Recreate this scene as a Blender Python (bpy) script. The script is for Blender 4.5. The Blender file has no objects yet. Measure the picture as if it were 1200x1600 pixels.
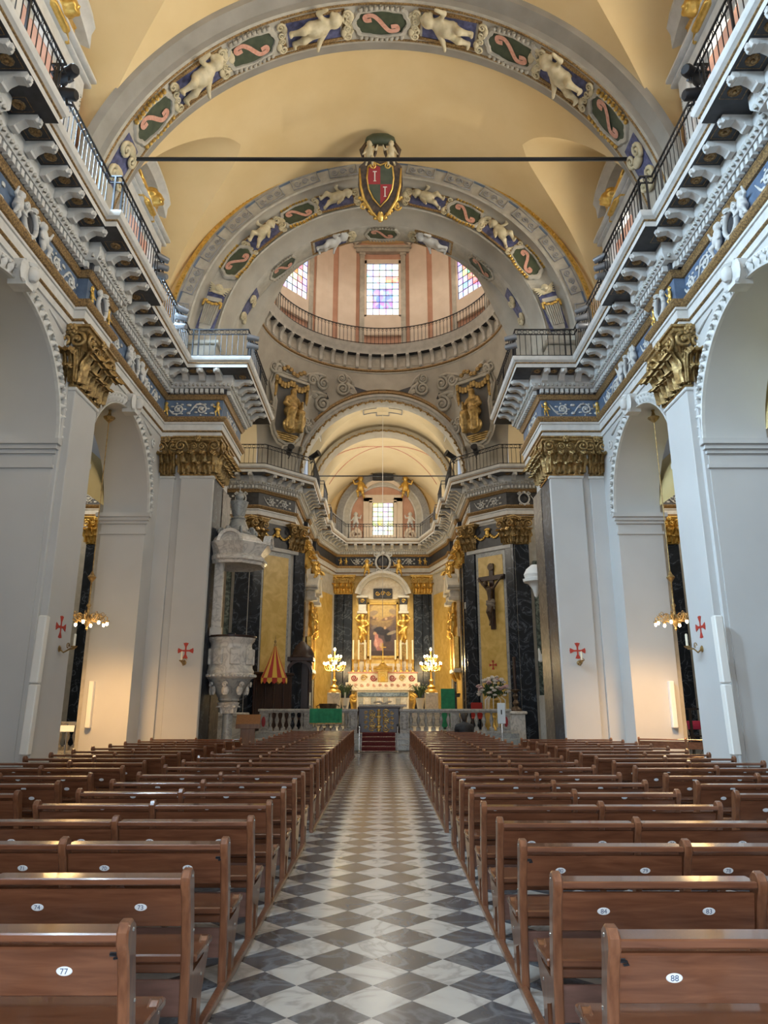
import bpy, math, random
import numpy as np
from mathutils import Vector, Matrix
random.seed(7)
sc = bpy.context.scene
COL = sc.collection
PI = math.pi
R = math.radians

# ------------------------------------------------------------------ camera
cd = bpy.data.cameras.new('camera'); cam = bpy.data.objects.new('camera', cd); COL.objects.link(cam)
cam.location = (0.07, 0.0, 1.68)
cam.rotation_euler = (R(90 + 15.13), 0, 0)
cd.sensor_fit = 'HORIZONTAL'; cd.sensor_width = 36.0; cd.lens = 36.0 * 1110 / 1200
cd.clip_start = 0.05; cd.clip_end = 300
sc.camera = cam
# ------------------------------------------------------------------ world and exposure
w = bpy.data.worlds.new('World'); sc.world = w; w.use_nodes = True
w.node_tree.nodes['Background'].inputs[0].default_value = (0.75, 0.85, 1.0, 1)
w.node_tree.nodes['Background'].inputs[1].default_value = 0.6
sc.view_settings.view_transform = 'Standard'; sc.view_settings.look = 'None'
sc.view_settings.exposure = 0.0; sc.view_settings.gamma = 1.0; sc.view_settings.use_curve_mapping = False
sc.cycles.max_bounces = 8; sc.cycles.diffuse_bounces = 5; sc.cycles.glossy_bounces = 3
sc.cycles.sample_clamp_indirect = 4.0
# ------------------------------------------------------------------ daylight at the windows
DAY = (0.56, 0.79, 1.0); SOFT = (1.0, 0.90, 0.74)
def area(name, loc, target, sx, sy, power, col=DAY, spread=180):
    l = bpy.data.lights.new(name, 'AREA'); l.shape = 'RECTANGLE'; l.size = sx; l.size_y = sy
    l.energy = power; l.color = col; l.spread = R(spread)
    o = bpy.data.objects.new(name, l); COL.objects.link(o); o.location = loc
    d = Vector(target) - Vector(loc); o.rotation_euler = d.to_track_quat('-Z', 'Y').to_euler()
    return o
for s in (-1, 1):
    for yb in (0.0, 6.0, 12.0, 18.05):                    # clerestory windows of the nave: blue sky on the left, warm on the right
        if s < 0: area('nave_window_light', (-7.2, yb, 14.1), (3.5, yb + 1.0, 5.0), 1.5, 2.6, 1150 if yb < 10 else 620, DAY, 105)
        else: area('nave_window_light', (7.15, yb, 14.1), (-4, yb, 16.0), 1.5, 2.6, 235, SOFT, 125)
area('facade_window_light', (0, -4.3, 10.5), (1.0, 12, 5.0), 6.0, 6.0, 30, DAY)   # window over the entrance
area('entrance_door_light', (0, -4.3, 2.0), (0, 4, 0.6), 3.4, 3.6, 350, (0.86, 0.92, 1.0), 125)   # open entrance door behind the viewer
for k in range(7):                                         # seven windows of the dome drum
    a = 2 * PI * k / 7
    area('drum_window_light', (5.55 * math.sin(a), 28 + 5.55 * math.cos(a), 23.2),
         (-2 * math.sin(a), 28 - 2 * math.cos(a), 18.5), 1.6, 3.0, 130, SOFT)
area('apse_window_light', (0, 46.7, 14.0), (0, 38, 12.0), 1.3, 2.1, 90, SOFT)
for s in (-1, 1):
    area('transept_window_light', (s * 15.6, 27.6, 13.5), (0, 28, 8.0), 3.5, 3.5, 520, SOFT)
    for yb in (35.5, 40.5):
        area('choir_window_light', (s * 3.95, yb, 14.0), (-s * 1.5, yb, 12.0), 0.9, 1.2, 160, SOFT)
    for yb in (6.0, 12.0, 18.05):
        area('chapel_window_light', (s * 12.3, yb, 9.0), (s * 9, yb, 6.0), 1.2, 1.0, 40, SOFT)

# ------------------------------------------------------------------ materials
MATS = {}
def nt(name):
    m = bpy.data.materials.new(name); m.use_nodes = True
    return m, m.node_tree.nodes, m.node_tree.links, m.node_tree.nodes['Principled BSDF']
def ramp(N, stops):
    r = N.new('ShaderNodeValToRGB'); e = r.color_ramp.elements
    e[0].position, e[0].color = stops[0][0], (*stops[0][1], 1)
    e[1].position, e[1].color = stops[-1][0], (*stops[-1][1], 1)
    for p, c in stops[1:-1]:
        q = e.new(p); q.color = (*c, 1)
    return r
def mk(name, col, rough=0.6, metal=0.0, col2=None, scale=3.0, detail=4.0, bump=0.0, bscale=20.0, spec=0.5, coat=0.0,
       stretch=None, contrast=(0.35, 0.65), emit=0.0, distort=0.0, objc=False):
    m, N, L, B = nt(name)
    B.inputs['Roughness'].default_value = rough; B.inputs['Metallic'].default_value = metal
    B.inputs['Specular IOR Level'].default_value = spec; B.inputs['Coat Weight'].default_value = coat
    B.inputs['Coat Roughness'].default_value = 0.07
    B.inputs['Base Color'].default_value = (*col, 1)
    g = N.new('ShaderNodeTexCoord' if objc else 'ShaderNodeNewGeometry')
    vec = g.outputs['Object' if objc else 'Position']
    if stretch:
        mp = N.new('ShaderNodeMapping'); mp.inputs['Scale'].default_value = stretch
        L.new(vec, mp.inputs['Vector']); vec = mp.outputs[0]
    if col2:
        n = N.new('ShaderNodeTexNoise'); n.inputs['Scale'].default_value = scale; n.inputs['Detail'].default_value = detail
        n.inputs['Distortion'].default_value = distort
        L.new(vec, n.inputs['Vector'])
        r = ramp(N, [(contrast[0], col), (contrast[1], col2)]); L.new(n.outputs[0], r.inputs[0])
        L.new(r.outputs[0], B.inputs['Base Color'])
    if bump:
        n2 = N.new('ShaderNodeTexNoise'); n2.inputs['Scale'].default_value = bscale; n2.inputs['Detail'].default_value = 3
        L.new(vec, n2.inputs['Vector'])
        b = N.new('ShaderNodeBump'); b.inputs['Strength'].default_value = bump; b.inputs['Distance'].default_value = 0.02
        L.new(n2.outputs[0], b.inputs['Height']); L.new(b.outputs[0], B.inputs['Normal'])
    if emit:
        B.inputs['Emission Color'].default_value = (*col, 1); B.inputs['Emission Strength'].default_value = emit
    MATS[name] = m
    return m
def marble(name, base, mid, vein, rough=0.15, scale=1.2, sharp=0.04, spec=0.5, objc=False):
    m, N, L, B = nt(name); B.inputs['Roughness'].default_value = rough; B.inputs['Specular IOR Level'].default_value = spec
    g = N.new('ShaderNodeTexCoord' if objc else 'ShaderNodeNewGeometry')
    vec = g.outputs['Object' if objc else 'Position']
    if objc:
        oi = N.new('ShaderNodeObjectInfo'); va = N.new('ShaderNodeVectorMath'); va.operation = 'ADD'
        mu = N.new('ShaderNodeVectorMath'); mu.operation = 'SCALE'; mu.inputs['Scale'].default_value = 1.0
        L.new(oi.outputs['Location'], mu.inputs[0]); L.new(vec, va.inputs[0]); L.new(mu.outputs[0], va.inputs[1]); vec = va.outputs[0]
    n = N.new('ShaderNodeTexNoise'); n.inputs['Scale'].default_value = scale; n.inputs['Detail'].default_value = 6; n.inputs['Distortion'].default_value = 1.6
    L.new(vec, n.inputs['Vector'])
    r = ramp(N, [(0.3, base), (0.5 - sharp, mid), (0.5, vein), (0.5 + sharp, mid), (0.75, base)])
    L.new(n.outputs[0], r.inputs[0]); L.new(r.outputs[0], B.inputs['Base Color'])
    MATS[name] = m
    return m
mk('vault_plaster', (0.72, 0.535, 0.27), 0.85, col2=(0.77, 0.59, 0.32), scale=0.7, bump=0.1, bscale=6)
mk('pier_plaster', (0.50, 0.50, 0.49), 0.7, col2=(0.54, 0.54, 0.53), scale=0.6, bump=0.06, bscale=5)
mk('choir_plaster', (0.72, 0.60, 0.38), 0.85, col2=(0.76, 0.645, 0.43), scale=0.8)
mk('chapel_plaster', (0.62, 0.47, 0.20), 0.85, col2=(0.68, 0.53, 0.25), scale=0.9)
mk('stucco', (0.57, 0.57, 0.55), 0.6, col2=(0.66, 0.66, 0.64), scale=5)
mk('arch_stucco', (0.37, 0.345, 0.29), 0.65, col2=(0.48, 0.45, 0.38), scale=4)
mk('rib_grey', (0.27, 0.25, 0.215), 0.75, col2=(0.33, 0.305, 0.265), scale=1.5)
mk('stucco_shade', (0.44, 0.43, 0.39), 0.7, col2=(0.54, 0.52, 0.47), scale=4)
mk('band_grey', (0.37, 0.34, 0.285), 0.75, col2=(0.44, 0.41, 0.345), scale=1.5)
mk('salmon', (0.52, 0.29, 0.20), 0.8, col2=(0.58, 0.34, 0.245), scale=2)
mk('drum_cream', (0.68, 0.57, 0.46), 0.8, col2=(0.73, 0.62, 0.51), scale=2)
mk('gold', (0.62, 0.39, 0.09), 0.34, 0.75, col2=(0.80, 0.54, 0.16), scale=9, bump=0.2, bscale=40)
mk('old_gold', (0.21, 0.135, 0.055), 0.38, 0.55, col2=(0.46, 0.31, 0.12), scale=14, detail=5, bump=0.3, bscale=45)
mk('bronze_trim', (0.16, 0.10, 0.05), 0.5, 0.4, col2=(0.42, 0.27, 0.11), scale=28, detail=2)
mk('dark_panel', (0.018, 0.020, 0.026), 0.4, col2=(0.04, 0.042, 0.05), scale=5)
mk('blue_panel', (0.085, 0.13, 0.21), 0.5, col2=(0.13, 0.19, 0.29), scale=4)
mk('lapis', (0.055, 0.06, 0.13), 0.5, col2=(0.12, 0.13, 0.26), scale=8)
mk('green_field', (0.045, 0.06, 0.035), 0.5, col2=(0.07, 0.085, 0.05), scale=5)
mk('ribbon', (0.58, 0.27, 0.19), 0.6, col2=(0.68, 0.38, 0.29), scale=14)
mk('putto_stone', (0.52, 0.45, 0.28), 0.55, col2=(0.66, 0.58, 0.40), scale=6)
marble('black_marble', (0.012, 0.015, 0.020), (0.02, 0.025, 0.035), (0.10, 0.12, 0.15), 0.22, 1.3, 0.02, 0.3)
marble('flank_black', (0.012, 0.015, 0.020), (0.02, 0.025, 0.035), (0.08, 0.10, 0.13), 0.4, 1.3, 0.02, 0.12)
marble('brown_marble', (0.06, 0.045, 0.035), (0.08, 0.06, 0.045), (0.16, 0.13, 0.10), 0.42, 1.6, 0.05, 0.3)
marble('green_marble', (0.02, 0.03, 0.028), (0.05, 0.07, 0.06), (0.16, 0.20, 0.17), 0.2, 2.5, 0.07)
marble('grey_marble', (0.30, 0.31, 0.30), (0.36, 0.37, 0.36), (0.22, 0.23, 0.23), 0.3, 2.0, 0.05)
marble('rail_marble', (0.44, 0.42, 0.38), (0.38, 0.36, 0.33), (0.25, 0.24, 0.22), 0.35, 3.0, 0.05)
mk('gilt_bronze', (0.22, 0.14, 0.045), 0.42, 0.5, col2=(0.50, 0.34, 0.12), scale=7, detail=5, bump=0.3, bscale=30)
marble('white_marble', (0.70, 0.67, 0.62), (0.64, 0.61, 0.56), (0.44, 0.42, 0.39), 0.3, 2.2, 0.05)
mk('yellow_marble', (0.56, 0.37, 0.09), 0.35, col2=(0.72, 0.52, 0.18), scale=2.2, detail=6, distort=1.0)
marble('tile_light', (0.47, 0.44, 0.40), (0.42, 0.395, 0.36), (0.30, 0.28, 0.26), 0.24, 1.9, 0.05, objc=True)
marble('tile_dark', (0.052, 0.056, 0.064), (0.066, 0.070, 0.078), (0.12, 0.128, 0.14), 0.22, 2.3, 0.06, objc=True)
mk('floor_base', (0.20, 0.19, 0.18), 0.4)
mk('pew_wood', (0.105, 0.038, 0.018), 0.26, col2=(0.18, 0.072, 0.035), scale=2.0, detail=5, stretch=(1.5, 14, 14), coat=0.55, contrast=(0.3, 0.7), distort=0.6)
mk('pew_edge', (0.125, 0.047, 0.021), 0.28, col2=(0.205, 0.085, 0.04), scale=3.0, detail=5, stretch=(14, 14, 1.5), coat=0.5)
mk('pew_lower', (0.15, 0.075, 0.055), 0.4, col2=(0.20, 0.10, 0.075), scale=4.0, stretch=(1.5, 9, 9), coat=0.2)
mk('dark_wood', (0.022, 0.010, 0.007), 0.35, col2=(0.045, 0.018, 0.012), scale=3, stretch=(8, 8, 1))
mk('oak_wood', (0.20, 0.085, 0.03), 0.4, col2=(0.27, 0.12, 0.045), scale=3, stretch=(8, 8, 1))
mk('plate_white', (0.75, 0.80, 0.84), 0.25)
mk('ink_blue', (0.03, 0.07, 0.16), 0.5)
mk('steel', (0.55, 0.54, 0.52), 0.25, 0.9)
mk('iron', (0.022, 0.023, 0.027), 0.45, 0.5)
mk('iron_light', (0.22, 0.23, 0.25), 0.4, 0.4)
mk('speaker_white', (0.78, 0.77, 0.73), 0.45)
mk('cross_red', (0.42, 0.035, 0.02), 0.6)
mk('green_cloth', (0.02, 0.22, 0.11), 0.8, col2=(0.03, 0.30, 0.15), scale=6)
mk('red_carpet', (0.07, 0.008, 0.010), 0.9, col2=(0.12, 0.014, 0.016), scale=20)
mk('red_cloth', (0.36, 0.02, 0.015), 0.7)
mk('yellow_cloth', (0.62, 0.38, 0.06), 0.7)
mk('candle_wax', (0.85, 0.78, 0.60), 0.5)
mk('cloth_white', (0.75, 0.73, 0.68), 0.8)
mk('bronze_body', (0.055, 0.035, 0.022), 0.42, 0.35, col2=(0.12, 0.08, 0.05), scale=9)
mk('leaf_green', (0.03, 0.075, 0.03), 0.6, col2=(0.06, 0.12, 0.05), scale=12)
mk('petal_white', (0.75, 0.72, 0.68), 0.7)
mk('petal_pink', (0.62, 0.42, 0.46), 0.7)
mk('jacket_black', (0.010, 0.011, 0.014), 0.7, col2=(0.025, 0.026, 0.03), scale=8)
mk('skin', (0.45, 0.25, 0.17), 0.6)
mk('hair_dark', (0.02, 0.014, 0.01), 0.6)
mk('magenta_cloth', (0.36, 0.03, 0.13), 0.7)
mk('bulb', (1.0, 0.80, 0.45), 0.5, emit=24.0)
mk('shield_red', (0.30, 0.02, 0.025), 0.5)
def glass_mat():
    m, N, L, B = nt('stained_glass')
    oi = N.new('ShaderNodeObjectInfo'); g = N.new('ShaderNodeNewGeometry')
    v = N.new('ShaderNodeTexVoronoi'); v.inputs['Scale'].default_value = 4.2
    L.new(g.outputs['Position'], v.inputs['Vector'])
    hs = N.new('ShaderNodeHueSaturation'); hs.inputs['Saturation'].default_value = 1.1; hs.inputs['Value'].default_value = 1.3
    L.new(v.outputs['Color'], hs.inputs['Color'])
    mx = N.new('ShaderNodeMix'); mx.data_type = 'RGBA'; mx.inputs[0].default_value = 0.22
    L.new(oi.outputs['Color'], mx.inputs[6]); L.new(hs.outputs[0], mx.inputs[7])
    L.new(mx.outputs[2], B.inputs['Base Color']); L.new(mx.outputs[2], B.inputs['Emission Color'])
    B.inputs['Emission Strength'].default_value = 1.3; B.inputs['Roughness'].default_value = 0.2
    MATS['stained_glass'] = m
glass_mat()
def clear_glass():
    m, N, L, B = nt('window_glass')
    B.inputs['Base Color'].default_value = (0.9, 0.92, 0.95, 1)
    B.inputs['Emission Color'].default_value = (0.95, 0.97, 1.0, 1); B.inputs['Emission Strength'].default_value = 2.0
    MATS['window_glass'] = m
clear_glass()
def painted():
    m, N, L, B = nt('painted_canvas')
    a = N.new('ShaderNodeAttribute'); a.attribute_name = 'paint'
    n = N.new('ShaderNodeTexNoise'); n.inputs['Scale'].default_value = 9; n.inputs['Detail'].default_value = 5
    g = N.new('ShaderNodeNewGeometry'); L.new(g.outputs['Position'], n.inputs['Vector'])
    mx = N.new('ShaderNodeMix'); mx.data_type = 'RGBA'; mx.blend_type = 'OVERLAY'; mx.inputs[0].default_value = 0.35
    L.new(a.outputs['Color'], mx.inputs[6]); L.new(n.outputs[0], mx.inputs[7])
    L.new(mx.outputs[2], B.inputs['Base Color']); B.inputs['Roughness'].default_value = 0.4
    MATS['painted_canvas'] = m
painted()

# ------------------------------------------------------------------ mesh helpers
class MB:
    def __init__(s):
        s.v = []; s.f = []; s.m = []; s.k = 0
    def add(s, vs, fs, M=None):
        b = len(s.v)
        if M is not None:
            vs = [tuple(M @ Vector(p)) for p in vs]
        s.v.extend(vs); s.f.extend([tuple(i + b for i in f) for f in fs]); s.m.extend([s.k] * len(fs))
        return s
    def box(s, x0, x1, y0, y1, z0, z1, M=None):
        x0, x1 = min(x0, x1), max(x0, x1); y0, y1 = min(y0, y1), max(y0, y1)
        return s.add([(x0,y0,z0),(x1,y0,z0),(x1,y1,z0),(x0,y1,z0),(x0,y0,z1),(x1,y0,z1),(x1,y1,z1),(x0,y1,z1)],
                     [(0,3,2,1),(4,5,6,7),(0,1,5,4),(1,2,6,5),(2,3,7,6),(3,0,4,7)], M)
    def bbox(s, x0, x1, y0, y1, z0, z1, b=0.006, M=None):      # box with chamfered edges
        x0, x1 = min(x0, x1), max(x0, x1); y0, y1 = min(y0, y1), max(y0, y1)
        P = []
        for (z, i) in ((z0, b), (z0 + b, 0), (z1 - b, 0), (z1, b)):
            j = b if i == 0 else 2 * b
            P += [(x0+j, y0+i, z),(x1-j, y0+i, z),(x1-i, y0+j, z),(x1-i, y1-j, z),(x1-j, y1-i, z),(x0+j, y1-i, z),(x0+i, y1-j, z),(x0+i, y0+j, z)]
        F = [tuple(reversed(range(8))), tuple(range(24, 32))]
        for r in range(3):
            for k in range(8):
                F.append((r*8+k, r*8+(k+1) % 8, r*8+8+(k+1) % 8, r*8+8+k))
        return s.add(P, F, M)
    def prism(s, poly, h0, h1, axis='z', M=None):              # extrude a 2D polygon
        n = len(poly)
        def p(a, b, h):
            return (a, b, h) if axis == 'z' else ((h, a, b) if axis == 'x' else (a, h, b))
        V = [p(a, b, h0) for a, b in poly] + [p(a, b, h1) for a, b in poly]
        F = [tuple(reversed(range(n))), tuple(range(n, 2*n))] + [(i, (i+1) % n, n+(i+1) % n, n+i) for i in range(n)]
        return s.add(V, F, M)
    def rows(s, rows, closed=False, caps=False, M=None):      # skin rows of points
        n = len(rows[0]); V = [p for r in rows for p in r]; F = []
        for i in range(len(rows) - 1):
            for j in range(n if closed else n - 1):
                F.append((i*n+j, i*n+(j+1) % n, (i+1)*n+(j+1) % n, (i+1)*n+j))
        if caps:
            F.append(tuple(reversed(range(n)))); F.append(tuple(range((len(rows)-1)*n, len(rows)*n)))
        return s.add(V, F, M)
    def lathe(s, prof, n=16, M=None, a0=0.0, a1=2*PI, caps=True):
        full = abs(a1 - a0 - 2*PI) < 1e-6; m = n if full else n + 1
        rows = [[(r*math.cos(a0+(a1-a0)*k/n), r*math.sin(a0+(a1-a0)*k/n), z) for k in range(m)] for r, z in prof]
        return s.rows(rows, full, caps and full, M)
    def tube(s, pts, rad, n=6, M=None, caps=True):
        pts = [Vector(p) for p in pts]; rs = rad if isinstance(rad, (list, tuple)) else [rad]*len(pts)
        up = Vector((0.13, 0.21, 0.97)); rows = []
        for i, p in enumerate(pts):
            t = (pts[min(i+1, len(pts)-1)] - pts[max(i-1, 0)]).normalized()
            a = t.cross(up)
            if a.length < 0.05: a = t.cross(Vector((1, 0, 0)))
            a.normalize(); b = t.cross(a); up = up if i else up
            rows.append([tuple(p + rs[i]*(math.cos(2*PI*k/n)*a + math.sin(2*PI*k/n)*b)) for k in range(n)])
        return s.rows(rows, True, caps, M)
    def ball(s, c, r, n=8, m=6, M=None):
        rx, ry, rz = r if isinstance(r, (tuple, list)) else (r, r, r)
        rows = [[(c[0]+rx*math.sin(PI*i/m)*math.cos(2*PI*k/n), c[1]+ry*math.sin(PI*i/m)*math.sin(2*PI*k/n), c[2]+rz*math.cos(PI*i/m)) for k in range(n)]
                for i in range(1, m)]
        b = len(s.v); s.rows(rows, True, False, M)
        top, bot = (c[0], c[1], c[2]+rz), (c[0], c[1], c[2]-rz)
        if M is not None: top, bot = tuple(M @ Vector(top)), tuple(M @ Vector(bot))
        t = len(s.v); s.v += [top, bot]
        for k in range(n):
            s.f.append((t, b+k, b+(k+1) % n)); s.m.append(s.k)
            q = b+(m-2)*n; s.f.append((t+1, q+(k+1) % n, q+k)); s.m.append(s.k)
        return s
    def arch(s, prof, c, a0=0.0, a1=PI, n=40, cx=0.0, closed=False, M=None, leg=None):  # revolve (r, y) about the y axis line
        rows = []
        if leg is not None: rows.append([(cx+r*math.cos(a0), y, leg) for r, y in prof])
        rows += [[(cx+r*math.cos(a0+(a1-a0)*k/n), y, c+r*math.sin(a0+(a1-a0)*k/n)) for r, y in prof] for k in range(n+1)]
        if leg is not None: rows.append([(cx+r*math.cos(a1), y, leg) for r, y in prof])
        return s.rows(rows, closed, closed, M)
    def sweep(s, path, prof, sgn=1, closed=False, M=None, caps=False):  # mitred moulding: path (x,y), profile (out, z)
        n = len(path); nor = []
        for i in range(n if closed else n-1):
            a, b = path[i], path[(i+1) % n]; dx, dy = b[0]-a[0], b[1]-a[1]; l = math.hypot(dx, dy)
            nor.append((sgn*dy/l, -sgn*dx/l))
        rows = []
        for i in range(n):
            if closed: p, q = nor[i-1], nor[i]
            else: p, q = nor[max(i-1, 0)], nor[min(i, n-2)]
            d = 1 + p[0]*q[0] + p[1]*q[1]; m = ((p[0]+q[0])/d, (p[1]+q[1])/d)
            rows.append([(path[i][0]+o*m[0], path[i][1]+o*m[1], z) for o, z in prof])
        if closed: rows.append(rows[0])
        return s.rows(rows, False, False, M)
    def mesh(s, name, mats, smooth=None):
        me = bpy.data.meshes.new(name); me.from_pydata(s.v, [], s.f)
        for m in (mats if isinstance(mats, (list, tuple)) else [mats]):
            me.materials.append(MATS[m] if isinstance(m, str) else m)
        if any(s.m): me.polygons.foreach_set('material_index', s.m)
        if smooth is not None:
            me.polygons.foreach_set('use_smooth', [True]*len(me.polygons))
            if smooth < 180: me.set_sharp_from_angle(angle=R(smooth))
        me.update()
        return me
    def build(s, name, mats, parent=None, smooth=None, **kw):
        return put(name, s.mesh(name, mats, smooth), parent, **kw)
def put(name, me, parent=None, loc=None, rz=None, M=None, label=None, cat=None, group=None, kind=None):
    o = bpy.data.objects.new(name, me); COL.objects.link(o)
    if parent is not None: o.parent = parent
    if M is not None: o.matrix_local = M
    if loc is not None: o.location = loc
    if rz is not None: o.rotation_euler = (0, 0, rz)
    tag(o, label, cat, group, kind)
    return o
def tag(o, label=None, cat=None, group=None, kind=None):
    if label: o['label'] = label
    if cat: o['category'] = cat
    if group: o['group'] = group
    if kind: o['kind'] = kind
    return o
def thing(name, label, cat, loc=(0, 0, 0), rz=0.0, group=None, kind=None):
    o = bpy.data.objects.new(name, None); COL.objects.link(o); o.location = loc; o.rotation_euler = (0, 0, rz)
    o.empty_display_size = 0.1
    return tag(o, label, cat, group, kind)
def kids(o): return [c for c in bpy.data.objects if c.parent == o]
def TR(x, y, z): return Matrix.Translation((x, y, z))
def RZ(a): return Matrix.Rotation(a, 4, 'Z')
def RX(a): return Matrix.Rotation(a, 4, 'X')
def RY(a): return Matrix.Rotation(a, 4, 'Y')
def SC(x, y=None, z=None): return Matrix.Diagonal((x, x if y is None else y, x if z is None else z, 1))
def along(path, sgn, out, step, margin=0.0, zs=0.0):
    """evenly spaced spots on each straight run of a path offset outwards: (x, y, angle); local +y is outwards"""
    n = len(path); nor = []
    for i in range(n-1):
        a, b = path[i], path[i+1]; dx, dy = b[0]-a[0], b[1]-a[1]; l = math.hypot(dx, dy); nor.append((sgn*dy/l, -sgn*dx/l))
    pts = []
    for i in range(n):
        p, q = nor[max(i-1, 0)], nor[min(i, n-2)]; d = 1+p[0]*q[0]+p[1]*q[1]
        pts.append((path[i][0]+out*(p[0]+q[0])/d, path[i][1]+out*(p[1]+q[1])/d))
    res = []
    for i in range(n-1):
        a, b = pts[i], pts[i+1]; l = math.hypot(b[0]-a[0], b[1]-a[1])
        if (b[0]-a[0])*(path[i+1][0]-path[i][0]) + (b[1]-a[1])*(path[i+1][1]-path[i][1]) <= 0: continue
        u = l - 2*margin; k = int(u/step + 0.35)
        if k < 1:
            continue
        for j in range(k):
            t = (margin + u*(j+0.5)/k)/l
            res.append((a[0]+(b[0]-a[0])*t, a[1]+(b[1]-a[1])*t, math.atan2(nor[i][1], nor[i][0])-PI/2, u/k, i))
    return res
# smooth union of capsules and ellipsoids turned into one continuous skin
def body(prims, h=0.02, k=0.03, name='body', folds=None):
    lo = np.array([1e9]*3); hi = -lo
    for p in prims:
        if p[0] == 'c':
            for q, r in ((p[1], p[3]), (p[2], p[4])):
                lo = np.minimum(lo, np.array(q)-r); hi = np.maximum(hi, np.array(q)+r)
        else:
            r = max(p[2]); lo = np.minimum(lo, np.array(p[1])-r); hi = np.maximum(hi, np.array(p[1])+r)
    lo -= 2.5*h+k*0.5; hi += 2.5*h+k*0.5
    n = np.ceil((hi-lo)/h).astype(int)+1
    X, Y, Z = np.meshgrid(*[lo[i]+h*np.arange(n[i]) for i in range(3)], indexing='ij')
    P = np.stack([X, Y, Z], -1); D = None
    for p in prims:
        if p[0] == 'c':
            a, b = np.array(p[1], float), np.array(p[2], float); ab = b-a
            t = np.clip(((P-a)@ab)/max(ab@ab, 1e-9), 0, 1)
            d = np.linalg.norm(P-a-t[..., None]*ab, axis=-1)-(p[3]+(p[4]-p[3])*t)
        else:
            r = np.array(p[2], float); q = (P-np.array(p[1]))/r; l = np.linalg.norm(q, axis=-1)
            d = (l-1)*r.min()*0.5 + (l-1)*np.linalg.norm((P-np.array(p[1])), axis=-1)/np.maximum(l, 1e-6)*0.5
        if D is None: D = d
        else:
            hh = np.clip(0.5+0.5*(D-d)/k, 0, 1); D = D*(1-hh)+d*hh-k*hh*(1-hh)
    if folds is not None: D = D + folds(X, Y, Z)
    S = D < 0
    c = sum(S[i:n[0]-1+i, j:n[1]-1+j, l:n[2]-1+l].astype(int) for i in (0, 1) for j in (0, 1) for l in (0, 1))
    act = (c > 0) & (c < 8); idx = -np.ones(act.shape, int); idx[act] = np.arange(act.sum())
    ci = np.argwhere(act); acc = np.zeros((len(ci), 3)); cnt = np.zeros(len(ci))
    E = [((0,0,0),(1,0,0)),((0,1,0),(1,1,0)),((0,0,1),(1,0,1)),((0,1,1),(1,1,1)),((0,0,0),(0,1,0)),((1,0,0),(1,1,0)),((0,0,1),(0,1,1)),((1,0,1),(1,1,1)),
         ((0,0,0),(0,0,1)),((1,0,0),(1,0,1)),((0,1,0),(0,1,1)),((1,1,0),(1,1,1))]
    for a, b in E:
        ia, ib = ci+np.array(a), ci+np.array(b); da, db = D[tuple(ia.T)], D[tuple(ib.T)]
        x = (da < 0) != (db < 0); t = np.where(x, da/np.where(x, da-db, 1), 0)
        acc += np.where(x[:, None], ia+(ib-ia)*t[:, None], 0); cnt += x
    V = lo + h*acc/cnt[:, None]; F = []
    for ax in range(3):
        sl0 = [slice(None)]*3; sl1 = [slice(None)]*3; sl0[ax] = slice(0, -1); sl1[ax] = slice(1, None)
        ch = np.argwhere(S[tuple(sl0)] != S[tuple(sl1)]); u, v = (ax+1) % 3, (ax+2) % 3
        eu = np.zeros(3, int); eu[u] = 1; ev = np.zeros(3, int); ev[v] = 1
        q = np.stack([idx[tuple((ch-eu-ev).T)], idx[tuple((ch-ev).T)], idx[tuple(ch.T)], idx[tuple((ch-eu).T)]], 1)
        fl = S[tuple(ch.T)]; q[~fl] = q[~fl][:, ::-1]; F.append(q)
    m = MB(); m.v = [tuple(p) for p in V.tolist()]; m.f = [tuple(f) for f in np.concatenate(F).tolist()]; m.m = [0]*len(m.f)
    return m
# ================================================================== THE SETTING
def S(name, label, cat, **kw): return thing(name, label, cat, kind='structure', **kw)
BAYS = (-0.2, 5.9, 12.0, 18.1); RA = 2.325; ZI = 7.15; XW = 7.0; XC = 8.3
PIERS = (2.85, 8.95, 15.05)
# ---- floor: diamond tiles in the aisle, the rest of the field as one part
def hd(x, y, h=0.2335): return [(x-h, y), (x, y-h), (x+h, y), (x, y+h)]
fl = MB().box(-17, 17, -9, 50, -0.2, -0.012).build('floor', 'floor_base', kind='structure',
      label='chequered marble floor of light and dark diamond tiles running up the aisle', cat='floor')
tl = MB().prism(hd(0, 0), -0.015, 0.0).mesh('tile', 'tile_light'); td = MB().prism(hd(0, 0), -0.015, 0.0).mesh('tile', 'tile_dark')
spots = []
for j in range(-8, 46):
    for i in range(-14, 15):
        spots.append((i*0.47, 4.77+j*0.47, 0)); spots.append((i*0.47+0.235, 4.77+j*0.47+0.235, 1))
aisle = sorted([p for p in spots if abs(p[0]) < 1.0 and p[1] > 3.7], key=lambda p: p[1])
near = set(aisle[:300]); rest = MB()
for p in spots:
    if p in near: put('tile', td if p[2] else tl, fl, loc=(p[0], p[1], 0))
    else:
        rest.k = p[2]; rest.prism(hd(p[0], p[1]), -0.015, 0.0)
rest.build('tile_field', ['tile_light', 'tile_dark'], fl, kind='stuff')

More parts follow.
